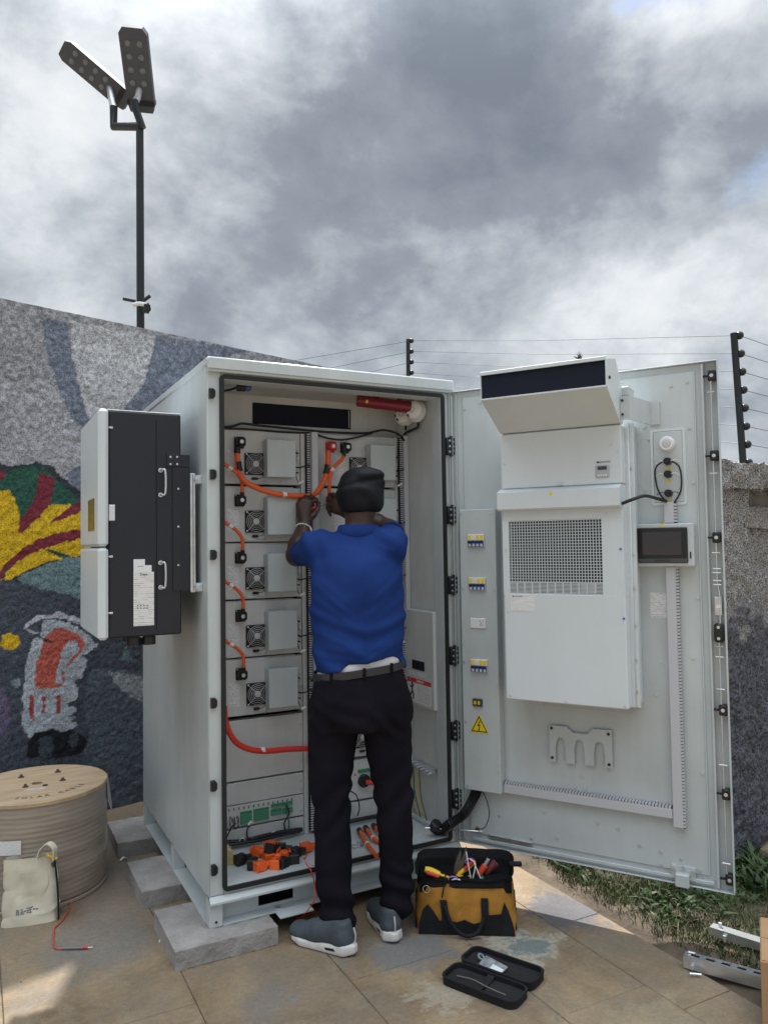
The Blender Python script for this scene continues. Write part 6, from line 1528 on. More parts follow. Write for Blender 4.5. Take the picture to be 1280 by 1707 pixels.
for u0 in (-.11, .015, .12):
    w = -.118*(1-abs(u0/.176)**2.5)**.4; c = np.array([cbx_, cby_, beltz(u0)])+Rv*u0+Fv*(w-.005); m = MB()
    m.T = Matrix.Translation(c) @ Matrix(((Rv[0], Fv[0], 0), (Rv[1], Fv[1], 0), (0, 0, 1))).to_4x4(); m.box(-.006, .006, -.004, .003, -.020, .020, .001); m.build('belt_loop', TROUSER, person)
m = MB(); c = PD(521, 1131, 3.02); m.sph(tuple(c), .014, 12, 8, .011); m.build('belt_clip', BLACKPL, person, 60)
# ---- trousers
Tr = SDF((.26, -.52, .015), (.86, .02, 1.05), .0072)
pz_ = np.array([.78, .84, .90, .96, 1.02]); pa_ = np.array([.150, .188, .194, .183, .172]); pb2 = np.array([.118, .128, .130, .122, .117])
pc_ = [PD(600, 1215, 3.03), PD(600, 1195, 3.03), PD(600, 1170, 3.035), PD(599, 1140, 3.04), PD(598, 1115, 3.045)]; pcx = np.array([p[0] for p in pc_]); pcy = np.array([p[1] for p in pc_])
def pelv(X, Y, Z):
    cx_ = np.interp(Z, pz_, pcx); cy_ = np.interp(Z, pz_, pcy); a = np.interp(Z, pz_, pa_); b_ = np.interp(Z, pz_, pb2)
    u = (X-cx_)*Rv[0]+(Y-cy_)*Rv[1]; w = (X-cx_)*Fv[0]+(Y-cy_)*Fv[1]
    d = ((np.abs(u/a)**2.4+np.abs(w/b_)**2.4)**(1/2.4)-1)*np.minimum(a, b_)
    return np.maximum(np.maximum(d, .79-Z), Z-(beltz(u)-.008))
Tr.prim(pelv, (.2, -.6, .75), (1, .2, 1.06))
legs = {'L': [((560, 1185, 3.035), .100), ((554, 1250, 3.025), .092), ((553, 1335, 3.0), .071), ((556, 1440, 2.965), .0715), ((563, 1520, 2.935), .063), ((566, 1556, 2.915), .063)],
        'R': [((641, 1180, 3.035), .100), ((648, 1250, 3.035), .090), ((656, 1335, 3.03), .0745), ((660, 1440, 3.015), .0640), ((661, 1485, 3.005), .0605), ((661, 1508, 3.0), .0605)]}
for s_ in 'LR':
    L = legs[s_]
    for i_, ((p, r0), (q, r1)) in enumerate(zip(L[:-1], L[1:])): Tr.cone(PD(*p), PD(*q), r0, r1, .03 if i_ == 0 else .006)
Tr.half((0, 0, -1), -.058)
def tfold(P):
    z = P[:, 2]; q = vnoise(P, 6, 71); u = (P-cw0)@Rv
    lowc = np.exp(-((z-.16)/.10)**2); kn = np.exp(-((z-.52)/.12)**2); hp_ = np.exp(-((z-.82)/.07)**2)
    d = .0085*lowc*np.sin(z*66+u*34+q*6)+.0062*kn*np.sin(z*50-u*44+q*6)+.0045*hp_*np.sin(z*64+u*26+q*6)
    return d+.0046*vnoise(P*[1, 1, .5], 10, 72)+.0014*vnoise(P, 26, 73)
Tr.field(tfold)
ve, fa = Tr.mesh(); np_obj('trousers', relax(ve, fa, 1, .35), fa, TROUSER, person)
for u0, s_ in ((-.10, -1), (.095, 1)):
    pass
# ---- shoes
def shoe(heel, toe):
    heel = np.array([*heel, 0.]); toe = np.array([*toe, 0.]); d = toe-heel; L = np.linalg.norm(d); d /= L; n_ = np.array([-d[1], d[0], 0]); up3 = np.array([0, 0, 1.])
    lo = np.minimum(heel, toe)-[.08, .08, .02]; hi = np.maximum(heel, toe)+[.08, .08, .17]
    def W_(x, y, z): return heel+d*x+n_*y+up3*z
    xs = np.array([0, .12, .32, .55, .75, .9, 1.0])*L; hw = np.array([.012, .040, .040, .043, .050, .040, .010]); zb = np.array([.010, .002, .0, .0, .001, .010, .022]); zt_ = np.array([.044, .043, .036, .032, .030, .034, .042])
    so = SDF(lo, hi, .0042)
    def sole(X, Y, Z):
        x = (X-heel[0])*d[0]+(Y-heel[1])*d[1]; y = (X-heel[0])*n_[0]+(Y-heel[1])*n_[1]
        w = np.interp(x, xs, np.sqrt(np.interp(x, xs, hw)*0+1)) if False else np.interp(x, xs, hw)
        z0_, z1_ = np.interp(x, xs, zb), np.interp(x, xs, zt_)
        e = np.maximum(np.maximum(np.abs(y)-w+.15*np.maximum(Z-z0_-.02, 0), -x), x-L)*.8
        v = np.maximum(z0_-Z, Z-z1_); r = .006
        ee, vv = e+r, v+r
        return np.minimum(np.maximum(ee, vv), 0)+np.sqrt(np.maximum(ee, 0)**2+np.maximum(vv, 0)**2)-r
    so.prim(sole, lo, hi)
    so.V += 0
    ve, fa = so.mesh(); np_obj('sole', relax(ve, fa, 2, .5), fa, SOLE, shoe_par[0])
    up_ = SDF(lo, hi, .0045)
    up_.ell(W_(L*.74, 0, .040), (.075, .041, .034), [d, n_, up3]); up_.cone(W_(L*.18, 0, .055), W_(L*.55, 0, .052), .036, .038, .03)
    up_.cone(W_(L*.20, 0, .05), W_(L*.20, 0, .098), .036, .034, .02); up_.cone(W_(L*.62, 0, .05), W_(L*.36, 0, .088), .034, .036, .03); up_.ell(W_(L*.86, 0, .036), (.032, .036, .024), [d, n_, up3], .02)
    up_.half((0, 0, -1), -.026); up_.half((0, 0, 1), .118)
    up_.field(lambda P: .0012*vnoise(P, 40, 81))
    ve, fa = up_.mesh(); np_obj('shoe_upper', relax(ve, fa, 1, .4), fa, SHOE, shoe_par[0])
    m = MB(); m.tube([tuple(W_(.004, .0, .050)), tuple(W_(.002, 0, .075)), tuple(W_(.010, 0, .100))], .0032, 6, 3); m.build('heel_tab', mat('heel_grey', (.42, .44, .46), .6), shoe_par[0])
    for s_ in (-1, 1):
        m = MB(); m.T = Matrix.Translation(W_(L*.30, s_*.0385, .020)) @ Matrix(((d[0], n_[0], 0), (d[1], n_[1], 0), (0, 0, 1))).to_4x4(); m.prism([(-.022, -.002), (.020, -.005), (.026, .002), (-.014, .006)], 1, -.003, .003); m.build('sole_slot', BLACKPL, shoe_par[0])
shoe_par = [person]
shoe((.455, -.318), (.300, -.068)); shoe((.618, -.318), (.668, -.040))
# ---- cap
Cp = SDF(J['head']-[.16, .18, .12], J['head']+[.16, .18, .16], .0048)
hc = J['head']
Cp.ell(hc+[0, 0, -.002]-Fv*.006, (.099, .116, .112), [Rv, Fv, [0, 0, 1]])
tl = np.array([Rv[0]*.98, Rv[1]*.98, .10]); tl /= np.linalg.norm(tl)
Cp.ell(hc+Rv*.022+[0, 0, .066]+Fv*.01, (.086, .105, .046), [tl, Fv, np.cross(tl, Fv)], .022)
Cp.cone(hc+Rv*.02+[0, 0, .088]-Fv*.05, hc+Rv*.075+[0, 0, .080]-Fv*.03, .020, .018, .02)
nv = np.array([-Rv[0]*.06-Fv[0]*.10, -Rv[1]*.06-Fv[1]*.10, -1.0])
Cp.half(nv, nv@(hc-[0, 0, .078]))
Cp.ell(hc+Fv*.02-[0, 0, .09], (.080, .105, .095), [Rv, Fv, [0, 0, 1]], op='s')
Cp.field(lambda P: .0055*np.exp(-((P[:, 2]-hc[2]-.046-.22*((P-hc)@Rv))/.010)**2)+.0030*vnoise(P, 14, 91)+.0015*vnoise(P, 32, 92)+.0025*np.sin((P@np.array([30, 8, 60]))+2*vnoise(P, 9, 93)))
ve, fa = Cp.mesh(); np_obj('cap', relax(ve, fa, 1, .35), fa, CAPM, person)
m = MB(); cB = J['wrL']; ax2 = Vector(J['wrL']-J['elL']).normalized(); a = ax2.orthogonal().normalized(); b_ = ax2.cross(a); c_ = Vector(J['wrL'])-ax2*.020
for k in range(26): 
    q = c_+(a*math.cos(2*math.pi*k/26)+b_*math.sin(2*math.pi*k/26))*.0335; m.sph(tuple(q), .0042, 6, 4)
m.build('bead_bracelet', WHITEPL, person, 60)
m = MB(); q = PD(517, 882, 3.40); m.tube([tuple(PD(516, 878, 3.395)), tuple(PD(519, 886, 3.39)), tuple(PD(516, 893, 3.39))], .0028, 6); m.build('bracelet_tail', WHITEPL, person, 60)
sdv = thing('screwdriver', 'small screwdriver held between the hands at the orange plug', 'screwdriver', tuple(PD(536, 842, 3.47)))
a, b_ = PD(546.5, 838, 3.52), PD(529, 844, 3.470)
m = MB(); m.cyl(tuple(a), tuple(b_), .0034, n=8); m.build('shaft', CHROME, sdv, 40)
m = MB(); m.cyl(tuple(b_), tuple(PD(519, 849, 3.455)), .0085, .0095, n=10); m.build('handle', REDPL, sdv, 40)

# ================================================================ THINGS ON THE GROUND
# ---- cable spool
SC = np.array([-.53, .93]); SR, SZ = .298, .450
sp_ = thing('cable_spool', 'large plywood spool wound with brown wrapped cable by the mural wall', 'cable spool', (*SC, 0))
ROTS = Matrix.Translation((SC[0], SC[1], 0))
def disc(z0, z1, name, hole=.024):
    m = MB(); m.lathe([(hole, z0), (SR-.003, z0), (SR, z0+.003), (SR, z1-.003), (SR-.003, z1), (hole, z1), (hole, z0)], (SC[0], SC[1], 0), 64); return m.build(name, PLY, sp_, 40)
fl = disc(SZ-.020, SZ, 'flange'); disc(.0, .016, 'flange').data.materials[0] = WRAP
m = MB(); m.cyl((SC[0], SC[1], .02), (SC[0], SC[1], SZ-.03), .023, n=20); m.build('core', DARKHOLE, sp_)
prof = []
for k in range(121):
    z = .020+(SZ-.040)*k/120; prof.append((SR-.008+.0010*math.sin(k*.23)+.0005*math.sin(k*1.05)+.006*math.sin(math.pi*k/120), z))
m = MB(); m.lathe(prof, (SC[0], SC[1], 0), 72); w_ = m.build('wound_cable', WRAP, sp_, 60)
n_ = len(w_.data.vertices); co = np.empty(n_*3); w_.data.vertices.foreach_get('co', co); co = co.reshape(-1, 3); dr = .0035*vnoise(co*[1, 1, 4], 7, 5)+.0012*vnoise(co*[1, 1, 3], 30, 6); rr_ = np.linalg.norm(co[:, :2], axis=1)[:, None]; co[:, :2] *= (1+dr[:, None]/rr_); w_.data.vertices.foreach_set('co', co.ravel()); w_.data.update()
for (u, v) in ((36, 1296), (97, 1287), (105, 1301), (43, 1312)):
    p = PZ(u, v, SZ); m = MB(); m.cyl((p[0], p[1], SZ), (p[0], p[1], SZ+.003), .014, n=12); m.cyl((p[0], p[1], SZ+.003), (p[0], p[1], SZ+.013), .0065, n=6); m.build('bolt', mat('dark_bolt', (.16, .13, .10), .5, metal=.6), sp_, 40)
p = PZ(76, 1309, SZ); m = MB(); m.cyl((p[0], p[1], SZ+.0002), (p[0], p[1], SZ+.0012), .012, n=14); m.build('small_hole', DARKHOLE, sp_)
INKS = mat('stencil_ink', (.07, .05, .035), .7)
txt = 'SOLAR CABLE'; pA = PZ(30, 1327, SZ); pB = PZ(130, 1306, SZ); cS = np.array([SC[0], SC[1], SZ]); a0 = math.atan2(pA[1]-SC[1], pA[0]-SC[0]); a1 = math.atan2(pB[1]-SC[1], pB[0]-SC[0])
if a1 < a0: a1 += 2*math.pi
for k, ch in enumerate(txt):
    if ch == ' ': continue
    a = a0+(a1-a0)*(k+.5)/len(txt); r_ = .215
    text_part(ch, .034, INKS, sp_, Matrix.Translation((SC[0]+r_*math.cos(a), SC[1]+r_*math.sin(a), SZ+.0006)) @ Matrix.Rotation(a+math.pi/2, 4, 'Z'), 'letter')
p = PZ(60, 1315, SZ); m = MB(); m.prism([(p[0]-.05, p[1]-.012), (p[0]+.03, p[1]-.02), (p[0]+.045, p[1]+.008), (p[0]-.03, p[1]+.015)], 2, SZ+.0002, SZ+.001); m.build('paper_patch', mat('worn_paper', (.55, .52, .48), .8, var=.2, vscale=30), sp_)
m = MB(); ang = rad(0); px_ = SC[0]+.300; py_ = SC[1]+.02
m._add([(px_, py_, SZ-.02), (px_+.012, py_+.05, SZ-.02), (px_+.03, py_+.04, SZ-.16), (px_+.022, py_-.01, SZ-.19), (px_+.004, py_-.01, SZ-.13)], [(0, 1, 2, 3, 4)]); m.build('film_flap', mat('pale_film', (.42, .42, .41), .4), sp_)
la = [PZ(0, 1403, .2), PZ(38, 1405, .2)]
m = MB(); 
angs = [math.atan2(PY(u, 1415, SC[1]-.27)[1]-SC[1], PY(u, 1415, SC[1]-.27)[0]-SC[0]) for u in (-4, 8, 20, 38)]
zq0, zq1 = PY(20, 1428, SC[1]-.29)[2], PY(20, 1404, SC[1]-.29)[2]
for i in range(3):
    q = [(SC[0]+(SR+.004)*math.cos(a), SC[1]+(SR+.004)*math.sin(a)) for a in (angs[i], angs[i+1])]; m.quad((*q[0], zq0), (*q[1], zq0), (*q[1], zq1), (*q[0], zq1))
m.build('spool_label', PRINTL, sp_)

# ---- canvas tote bag
tbC = PZ(49, 1541); tb_ = thing('tote_bag', 'cream canvas tote bag slumped against the cable spool', 'bag', tuple(tbC))
bl, br_ = PZ(-1, 1550), PZ(96, 1537); ex = (br_-bl); bwid = np.linalg.norm(ex); ex /= bwid; ey = np.array([-ex[1], ex[0], 0])
Hh = .245
V, F = [], []; nu, nv_ = 120, 70
for j in range(nv_+1):
    t_ = j/nv_; wd = bwid*(1-.10*t_); dep = .085*(1-.45*t_)
    for i in range(nu):
        a = 2*math.pi*i/nu; cu_, su_ = math.cos(a), math.sin(a); x = np.sign(cu_)*abs(cu_)**.45*wd/2; y = np.sign(su_)*abs(su_)**.55*dep/2
        V.append(bl+ex*(bwid/2+x-.008*t_)+ey*(.045+y+.035*t_)+np.array([0, 0, Hh*t_]))
V = np.array(V); cen = (bl+ex*bwid/2+ey*.05)
d = .013*vnoise(V, 8, 51)+.008*vnoise(V, 19, 52)+.009*np.sin((V@ex)*26+(V[:, 2])*34+2*vnoise(V, 6, 53)); tt_ = np.repeat(np.arange(nv_+1)/nv_, nu); d += .016*(1-np.abs(vnoise(V*[1, 1, 1.2], 7.5, 55)))**4-.010*(1-np.abs(vnoise(V, 13, 56)))**5; d *= np.sin(np.pi*np.clip(tt_*.9+.08, 0, 1))
V[:, :2] += (d[:, None]*(V-cen)/np.linalg.norm((V-cen)[:, :2], axis=1)[:, None])[:, :2]
for j in range(nv_):
    for i in range(nu): F.append((j*nu+i, j*nu+(i+1) % nu, (j+1)*nu+(i+1) % nu, (j+1)*nu+i))
np_obj('bag_body', V, np.array(F), CANVAS, tb_)
m = MB(); pB_ = bl+ex*bwid/2+ey*.075; m.T = Matrix.Translation(pB_) @ Matrix(((ex[0], ey[0], 0), (ex[1], ey[1], 0), (0, 0, 1))).to_4x4(); m.box(-bwid*.44, bwid*.42, -.02, .02, .19, .222, .008); m.build('bag_contents', mat('contents_grey', (.10, .09, .08), .8), tb_)
sA, sB, sC_ = [PZ(u, v, z) for u, v, z in ((58, 1432, .24), (76, 1413, .26), (93, 1440, .235))]
def strap(pts, w, th, mt_, par, name, wdir):
    m = MB(); P_ = [Vector(p) for p in pts]; Q = []
    E = [P_[0]*2-P_[1]]+P_+[P_[-1]*2-P_[-2]]
    for i in range(1, len(E)-2):
        for k in range(8):
            t = k/8; p0, p1, p2, p3 = E[i-1:i+3]; Q.append(.5*((2*p1)+(p2-p0)*t+(2*p0-5*p1+4*p2-p3)*t*t+(3*p1-p0-3*p2+p3)*t**3))
    Q.append(P_[-1]); wv = Vector(wdir).normalized()*w/2; vs_ = []
    for i, q in enumerate(Q):
        d_ = (Q[min(i+1, len(Q)-1)]-Q[max(0, i-1)]).normalized(); nn2 = d_.cross(wv).normalized()*th/2
        vs_ += [q-wv-nn2, q+wv-nn2, q+wv+nn2, q-wv+nn2]
    fs = [(4*i+k, 4*i+(k+1) % 4, 4*i+4+(k+1) % 4, 4*i+4+k) for i in range(len(Q)-1) for k in range(4)]+[(0, 1, 2, 3), tuple(range(len(vs_)-4, len(vs_)))]
    m._add(vs_, fs); return m.build(name, mt_, par, 60)
topc = bl+ex*bwid*.5+ey*.045+np.array([0, 0, Hh])
strap([topc+ex*.030, topc+ex*.040+np.array([0, 0, .035]), topc+ex*.066+np.array([0, 0, .056]), topc+ex*.092+np.array([0, 0, .036])-ey*.01, topc+ex*.092+np.array([0, 0, -.010])-ey*.01], .034, .004, CANVAS, tb_, 'handle', ey*.9+ex*.3)
strap([topc+ex*.090+ey*.0, topc+ex*.100+np.array([0, 0, -.06])-ey*.022, topc+ex*.108+np.array([0, 0, -.15])-ey*.03, topc+ex*.110+np.array([0, 0, -.24])-ey*.03], .010, .006, BLKBAG, tb_, 'side_strap', ey)
m = MB(); q = topc+ex*.082-ey*.006; m.cyl(tuple(q+ex*(-.02)+[0, 0, .012]), tuple(q+ex*.018-[0, 0, .008]), .006, n=8); m.build('tool_end', YELLOWPL, tb_, 40)
def onbag(x, z):
    """the spot on the bag's creased front at x across and z up"""
    q = V-(bl+ex*bwid/2); fx_, fyv = q@ex, q@ey; c_ = (fx_-x)**2+(V[:, 2]-z)**2+np.where(fyv > .045, 1, 0)
    k = int(np.argmin(c_)); return bl+ex*(bwid/2+x)+ey*(fyv[k]-.0025)+np.array([0, 0, z])
INKB = mat('bag_ink', (.13, .15, .19), .8)
m = MB()
for (xa, xb, z, t_) in ((-.030, .022, .062, .0022), (-.030, .034, .054, .0022), (-.030, .010, .047, .0020), (-.048, -.036, .050, .0060), (-.047, -.037, .060, .0030)):
    for k in range(6):
        if RNG.random() < .12: continue
        u0, u1 = xa+(xb-xa)*k/6, xa+(xb-xa)*(k+.86)/6; m.quad(tuple(onbag(u0, z-t_)), tuple(onbag(u1, z-t_+.0006)), tuple(onbag(u1, z+t_)), tuple(onbag(u0, z+t_)))
m.build('printed_mark', INKB, tb_)
# ---- test lead with probe
prb = thing('test_probe', 'grey test probe with red tip and lead lying on the pavement', 'test probe', tuple(PZ(125, 1581)))
L_ = [PZ(u, v, z) for u, v, z in ((97, 1478, .01), (112, 1487, .006), (121, 1500, .006), (110, 1506, .006), (98, 1496, .006), (112, 1500, .004), (118, 1512, .004), (108, 1530, .004), (97, 1542, .004), (91, 1548, .004), (90, 1565, .004), (90, 1578, .004), (95, 1581, .006), (105, 1581, .007))]
m = MB(); m.tube([tuple(p) for p in L_], .0024, 6, 6); m.build('lead', REDC, prb, 60)
m = MB(); m.cyl(tuple(PZ(104, 1581, .007)), tuple(PZ(139, 1580, .007)), .0045, .0052, n=10); m.build('handle', mat('probe_grey', (.16, .16, .17), .5), prb, 40)
m = MB(); m.cyl(tuple(PZ(139, 1580, .007)), tuple(PZ(147, 1579.5, .007)), .0062, .004, n=10); m.build('tip_guard', REDPL, prb, 40)
m = MB(); m.cyl(tuple(PZ(147, 1579.5, .007)), tuple(PZ(155, 1579, .006)), .0014, n=6); m.build('tip', STEEL, prb)
for (u, v, r_, lab) in ((207, 1433, .3, 'crumpled white paper scrap beside the middle concrete block'), (268, 1567, 1.0, 'thin pale sliver of tape beside the nearest concrete block')):
    p = PZ(u, v); m = MB()
    l_, w_ = (.020, .009) if v < 1500 else (.018, .003); c_, s_ = math.cos(r_), math.sin(r_)
    pts = [(-l_, -w_, .002), (0, -w_*1.2, .012), (l_, -w_*.6, .003), (l_*.8, w_, .004), (0, w_, .014), (-l_, w_*.7, .002)]
    if v > 1500: pts = [(x, y, z*.3) for x, y, z in pts]
    m._add([(p[0]+x*c_-y*s_, p[1]+x*s_+y*c_, z) for x, y, z in pts]+[(p[0], p[1], .001)], [(0, 1, 4, 5), (1, 2, 3, 4), (0, 5, 6), (5, 4, 6), (4, 3, 6), (3, 2, 6), (2, 1, 6), (1, 0, 6)]); single(m, 'scrap', mat('scrap_paper', (.62, .62, .60), .8), lab, 'scrap', loc=(p[0], p[1], 0))

# ---- grit and crumbs on the pavement
Rg = np.random.default_rng(31); gm = MB()
for k in range(420):
    x, y = Rg.uniform(-.75, 1.5), Rg.uniform(-1.25, .35)
    if Rg.random() > .25+.75*abs(vnoise(np.array([[x, y, 0]]), 3.1, 17)[0]): continue
    s_ = Rg.uniform(.0008, .0030)*(1+(Rg.random() < .06)); a = Rg.uniform(0, 6.28); pts = [(x+s_*math.cos(a+k2*1.57)*Rg.uniform(.6, 1.3), y+s_*math.sin(a+k2*1.57)*Rg.uniform(.6, 1.3), 0) for k2 in range(4)]
    gm._add(pts+[(x, y, s_*1.1)], [(0, 1, 4), (1, 2, 4), (2, 3, 4), (3, 0, 4)])
tag(gm.build('grit', mat('grit', (.42, .37, .30), .9, col2=(.14, .11, .09), vscale=60)), kind='stuff')
# ---- tool bag
g0, g1 = PZ(693, 1556), PZ(862, 1560); tx_ = (g1-g0); TW = np.linalg.norm(tx_); tx_ /= TW; ty_ = np.array([-tx_[1], tx_[0], 0])
TBM = Matrix.Translation((g0+tx_*TW/2)) @ Matrix(((tx_[0], ty_[0], 0), (tx_[1], ty_[1], 0), (0, 0, 1))).to_4x4()
tbag = thing('tool_bag', 'open ochre and black tool bag full of tools beside the worker', 'tool bag', (0, 0, 0), None, TBM)
TD = .20
def bagloft(zs, ws, ds, ys, mt_, name, seed, amp=.006, p=.42, thick=True):
    nu = 72; V = []; n_ = len(zs)
    zz = np.linspace(zs[0], zs[-1], 26)
    for z in zz:
        w, d_, yo = np.interp(z, zs, ws), np.interp(z, zs, ds), np.interp(z, zs, ys)
        for i in range(nu):
            a = 2*math.pi*i/nu; c_, s_ = math.cos(a), math.sin(a); V.append((np.sign(c_)*abs(c_)**p*w/2, yo+np.sign(s_)*abs(s_)**p*d_/2, z))
    V = np.array(V); k = amp*vnoise(V, 13, seed)+amp*.5*vnoise(V, 30, seed+1); r_ = np.stack([V[:, 0], V[:, 1]-TD/2], -1); r_ /= np.linalg.norm(r_, axis=1)[:, None]; V[:, :2] += r_*k[:, None]
    if name == 'zip_collar': V[:, 2] = .172+(V[:, 2]-.172)*(.45+.65*np.clip(V[:, 1]/TD, 0, 1))+.006*vnoise(V, 11, 77)
    F = [(j*nu+i, j*nu+(i+1) % nu, (j+1)*nu+(i+1) % nu, (j+1)*nu+i) for j in range(25) for i in range(nu)]
    return np_obj(name, V, np.array(F), mt_, tbag)
bagloft([0, .05, .12, .185], [TW*1.0, TW*1.01, TW*.985, TW*.95], [TD, TD*1.02, TD*.96, TD*.86], [TD/2]*4, YELBAG, 'bag_body', 5)
bagloft([.172, .19, .215, .245], [TW*.955, TW*.955, TW*.95, TW*1.00], [TD*.90, TD*.92, TD*.90, TD*1.0], [TD/2]*4, BLKBAG, 'zip_collar', 9, .008)
m = MB(); m.box(-TW*.46, TW*.46, .02, TD-.02, .15, .19); m.build('bag_lining', DARKHOLE, tbag)
def fy(x, z): return TD/2-np.interp(z, [0, .05, .12, .185], [TD, TD*1.02, TD*.96, TD*.86])/2-.0035
def patch(poly, mt_, name, sub=6, th=.0025):
    """a cloth patch lying on the bag's front"""
    m = MB(); n_ = len(poly)
    vs_ = [(x, fy(x, z)-.002-.003*abs(math.sin(x*40+z*30)), z) for x, z in poly]; bk = [(x, fy(x, z)+.004, z) for x, z in poly]
    m._add(vs_+bk, [tuple(range(n_))]+[(i, n_+i, n_+(i+1) % n_, (i+1) % n_) for i in range(n_)]); return m.build(name, mt_, tbag)
hw_ = TW/2
def q2(u, v):  # bag front coordinates from its outline in metres
    return ((u-777.5)/169*TW, (1560-v)/169*TW*1.02)
def pp(L): return [(min(max(x, -hw_*1.0), hw_*1.0), max(z, .002)) for x, z in (q2(*a) for a in L)]
patch(pp([(698, 1558), (699, 1540), (706, 1520), (714, 1513), (722, 1522), (733, 1538), (735, 1560)]), BLKBAG, 'black_patch')
patch(pp([(733, 1560), (733, 1538), (740, 1537), (762, 1540), (775, 1536), (790, 1542), (812, 1536), (815, 1560)]), BLKBAG, 'black_patch')
patch(pp([(812, 1560), (814, 1528), (836, 1526), (842, 1508), (848, 1520), (855, 1540), (859, 1560)]), BLKBAG, 'black_patch')
def bpt(u, v, off=.0): x, z = q2(u, v); return (x, fy(x, z)-.004-off, z)
strap([bpt(740, 1505), bpt(742, 1522), bpt(744, 1545)], .026, .004, BLKBAG, tbag, 'handle_strap', (1, 0, 0))
strap([bpt(809, 1501), bpt(809, 1520), bpt(810, 1545)], .028, .004, BLKBAG, tbag, 'handle_strap', (1, 0, 0))
m = MB(); m.tube([bpt(742, 1512, .004), bpt(752, 1535, .02), bpt(772, 1553, .03), bpt(795, 1550, .025), bpt(808, 1528, .006)], .0075, 8, 6); m.build('carry_handle', BLKBAG, tbag, 60)
m = MB(); c_ = bpt(712, 1487, .006); m.ring(c_, .013, .0022, 1, 18, 6); m.build('d_ring', CHROME, tbag, 60)
m = MB(); m.tube([bpt(745, 1463, .0), bpt(742, 1480, .006), bpt(738, 1500, .004)], .0028, 6); m.build('zip_cord', BLKBAG, tbag, 60)
m = MB(); m.box(hw_*.9, hw_*1.16, TD*.4, TD*.52, .225, .240, .004); m.build('zip_tail', BLKBAG, tbag)
for s_ in (-1, 1):
    m = MB(); m.prism([(-.06, .004), (.06, .004), (.05, .08), (-.0, .13), (-.05, .07)], 0, s_*hw_*.985, s_*hw_*1.012); m.T = None
    o_ = m.build('end_patch', BLKBAG, tbag); o_.location = (0, TD/2, 0)
# tools in the bag
def tool(name, lab, cat, u, v, z):
    p = PZ(u, v, z); return thing(name, lab, cat, tuple(p), 'tools sticking out of the bag')
def TP(u, v, dy): # a point above the bag, dy behind its front
    o_ = g0+ty_*dy; w = ray(u, v); t_ = ((o_-CC)@ty_)/(w@ty_); return tuple(CC+w*t_)
t = tool('yellow_tester', 'yellow and red voltage tester lying at the left of the tool bag', 'tester', 725, 1455, .25)
m = MB(); m.tube([TP(708, 1449, .07), TP(718, 1452, .07), TP(733, 1458, .06)], .013, 10, 4, radii=lambda q: .011+.003*math.sin(q*3.1)); m.build('body', YELLOWPL, t, 60)
m = MB(); m.tube([TP(711, 1455, .052), TP(720, 1458, .052), TP(731, 1462, .05)], .008, 8, 4); m.build('grip', REDPL, t, 60)
m = MB(); m.cyl(TP(733, 1458, .06), TP(749, 1463, .055), .006, .004, n=8); m.build('tip', YELLOWPL, t, 40)
t = tool('pliers', 'dark pliers jaws standing up in the middle of the tool bag', 'pliers', 768, 1430, .28)
m = MB(); m.prism([(-.014, -.055), (.012, -.055), (.014, -.02), (.020, .03), (.012, .068), (.006, .030), (.001, .005), (-.003, .035), (-.008, .050), (-.016, .015), (-.018, -.02)], 1, -.006, .006); o_ = m.build('jaws', mat('tool_steel', (.16, .15, .14), .45, metal=.7), t, off=(0, 0, 0)); o_.location = Vector(TP(766, 1438, .10))-Vector(t.location); o_.rotation_euler = (0, .25, YAW*-1)
m = MB(); m.cyl(TP(764, 1450, .10), TP(758, 1475, .10), .010, n=8); m.build('grip', REDPL, t, 40)
t = tool('wire_stripper', 'yellow and red handled wire stripper right of the pliers', 'wire stripper', 785, 1450, .25)
m = MB(); m.tube([TP(762, 1462, .08), TP(770, 1453, .08), TP(781, 1445, .08), TP(790, 1436, .08)], .009, 9, 4); m.build('grip', YELLOWPL, t, 60)
m = MB(); m.tube([TP(774, 1449, .07), TP(783, 1441, .07), TP(791, 1434, .07)], .0075, 8, 4); m.build('grip', REDPL, t, 60)
m = MB(); m.tube([TP(763, 1462, .075), TP(775, 1464, .075), TP(786, 1463, .075)], .009, 9, 4); m.build('grip', YELLOWPL, t, 60)
t = tool('screwdriver', 'red and grey handled screwdriver leaning right in the tool bag', 'screwdriver', 805, 1450, .26)
m = MB(); m.cyl(TP(798, 1458, .09), TP(808, 1443, .09), .012, .013, n=10); m.build('handle', mat('tool_red', (.62, .07, .03), .4), t, 40)
m = MB(); m.cyl(TP(806, 1446, .11), TP(814, 1432, .11), .0075, n=8); m.build('shank', STEEL, t, 40)
t = tool('screwdriver', 'dark maroon handled screwdriver at the right end of the tool bag', 'screwdriver', 822, 1447, .26)
m = MB(); m.tube([TP(810, 1456, .10), TP(818, 1447, .10), TP(826, 1438, .10)], .015, 10, 4, radii=lambda q: .011+.006*q); m.build('handle', mat('maroon_plastic', (.14, .03, .035), .4), t, 60)
t = tool('cable_ties', 'bundle of white cable ties bristling from the middle of the tool bag', 'cable ties', 785, 1460, .25)
for L in (((777, 1420), (781, 1445), (785, 1468)), ((790, 1438), (797, 1455), (803, 1470)), ((783, 1432), (792, 1440), (788, 1464)), ((770, 1470), (780, 1474), (792, 1473))):
    m = MB(); m.tube([TP(u, v, .055) for u, v in L], .0024, 5, 5); m.build('tie', WHITEPL, t, 60)
t = tool('wire_coil', 'small coil of purple and white wire at the front of the tool bag', 'wire coil', 757, 1470, .23)
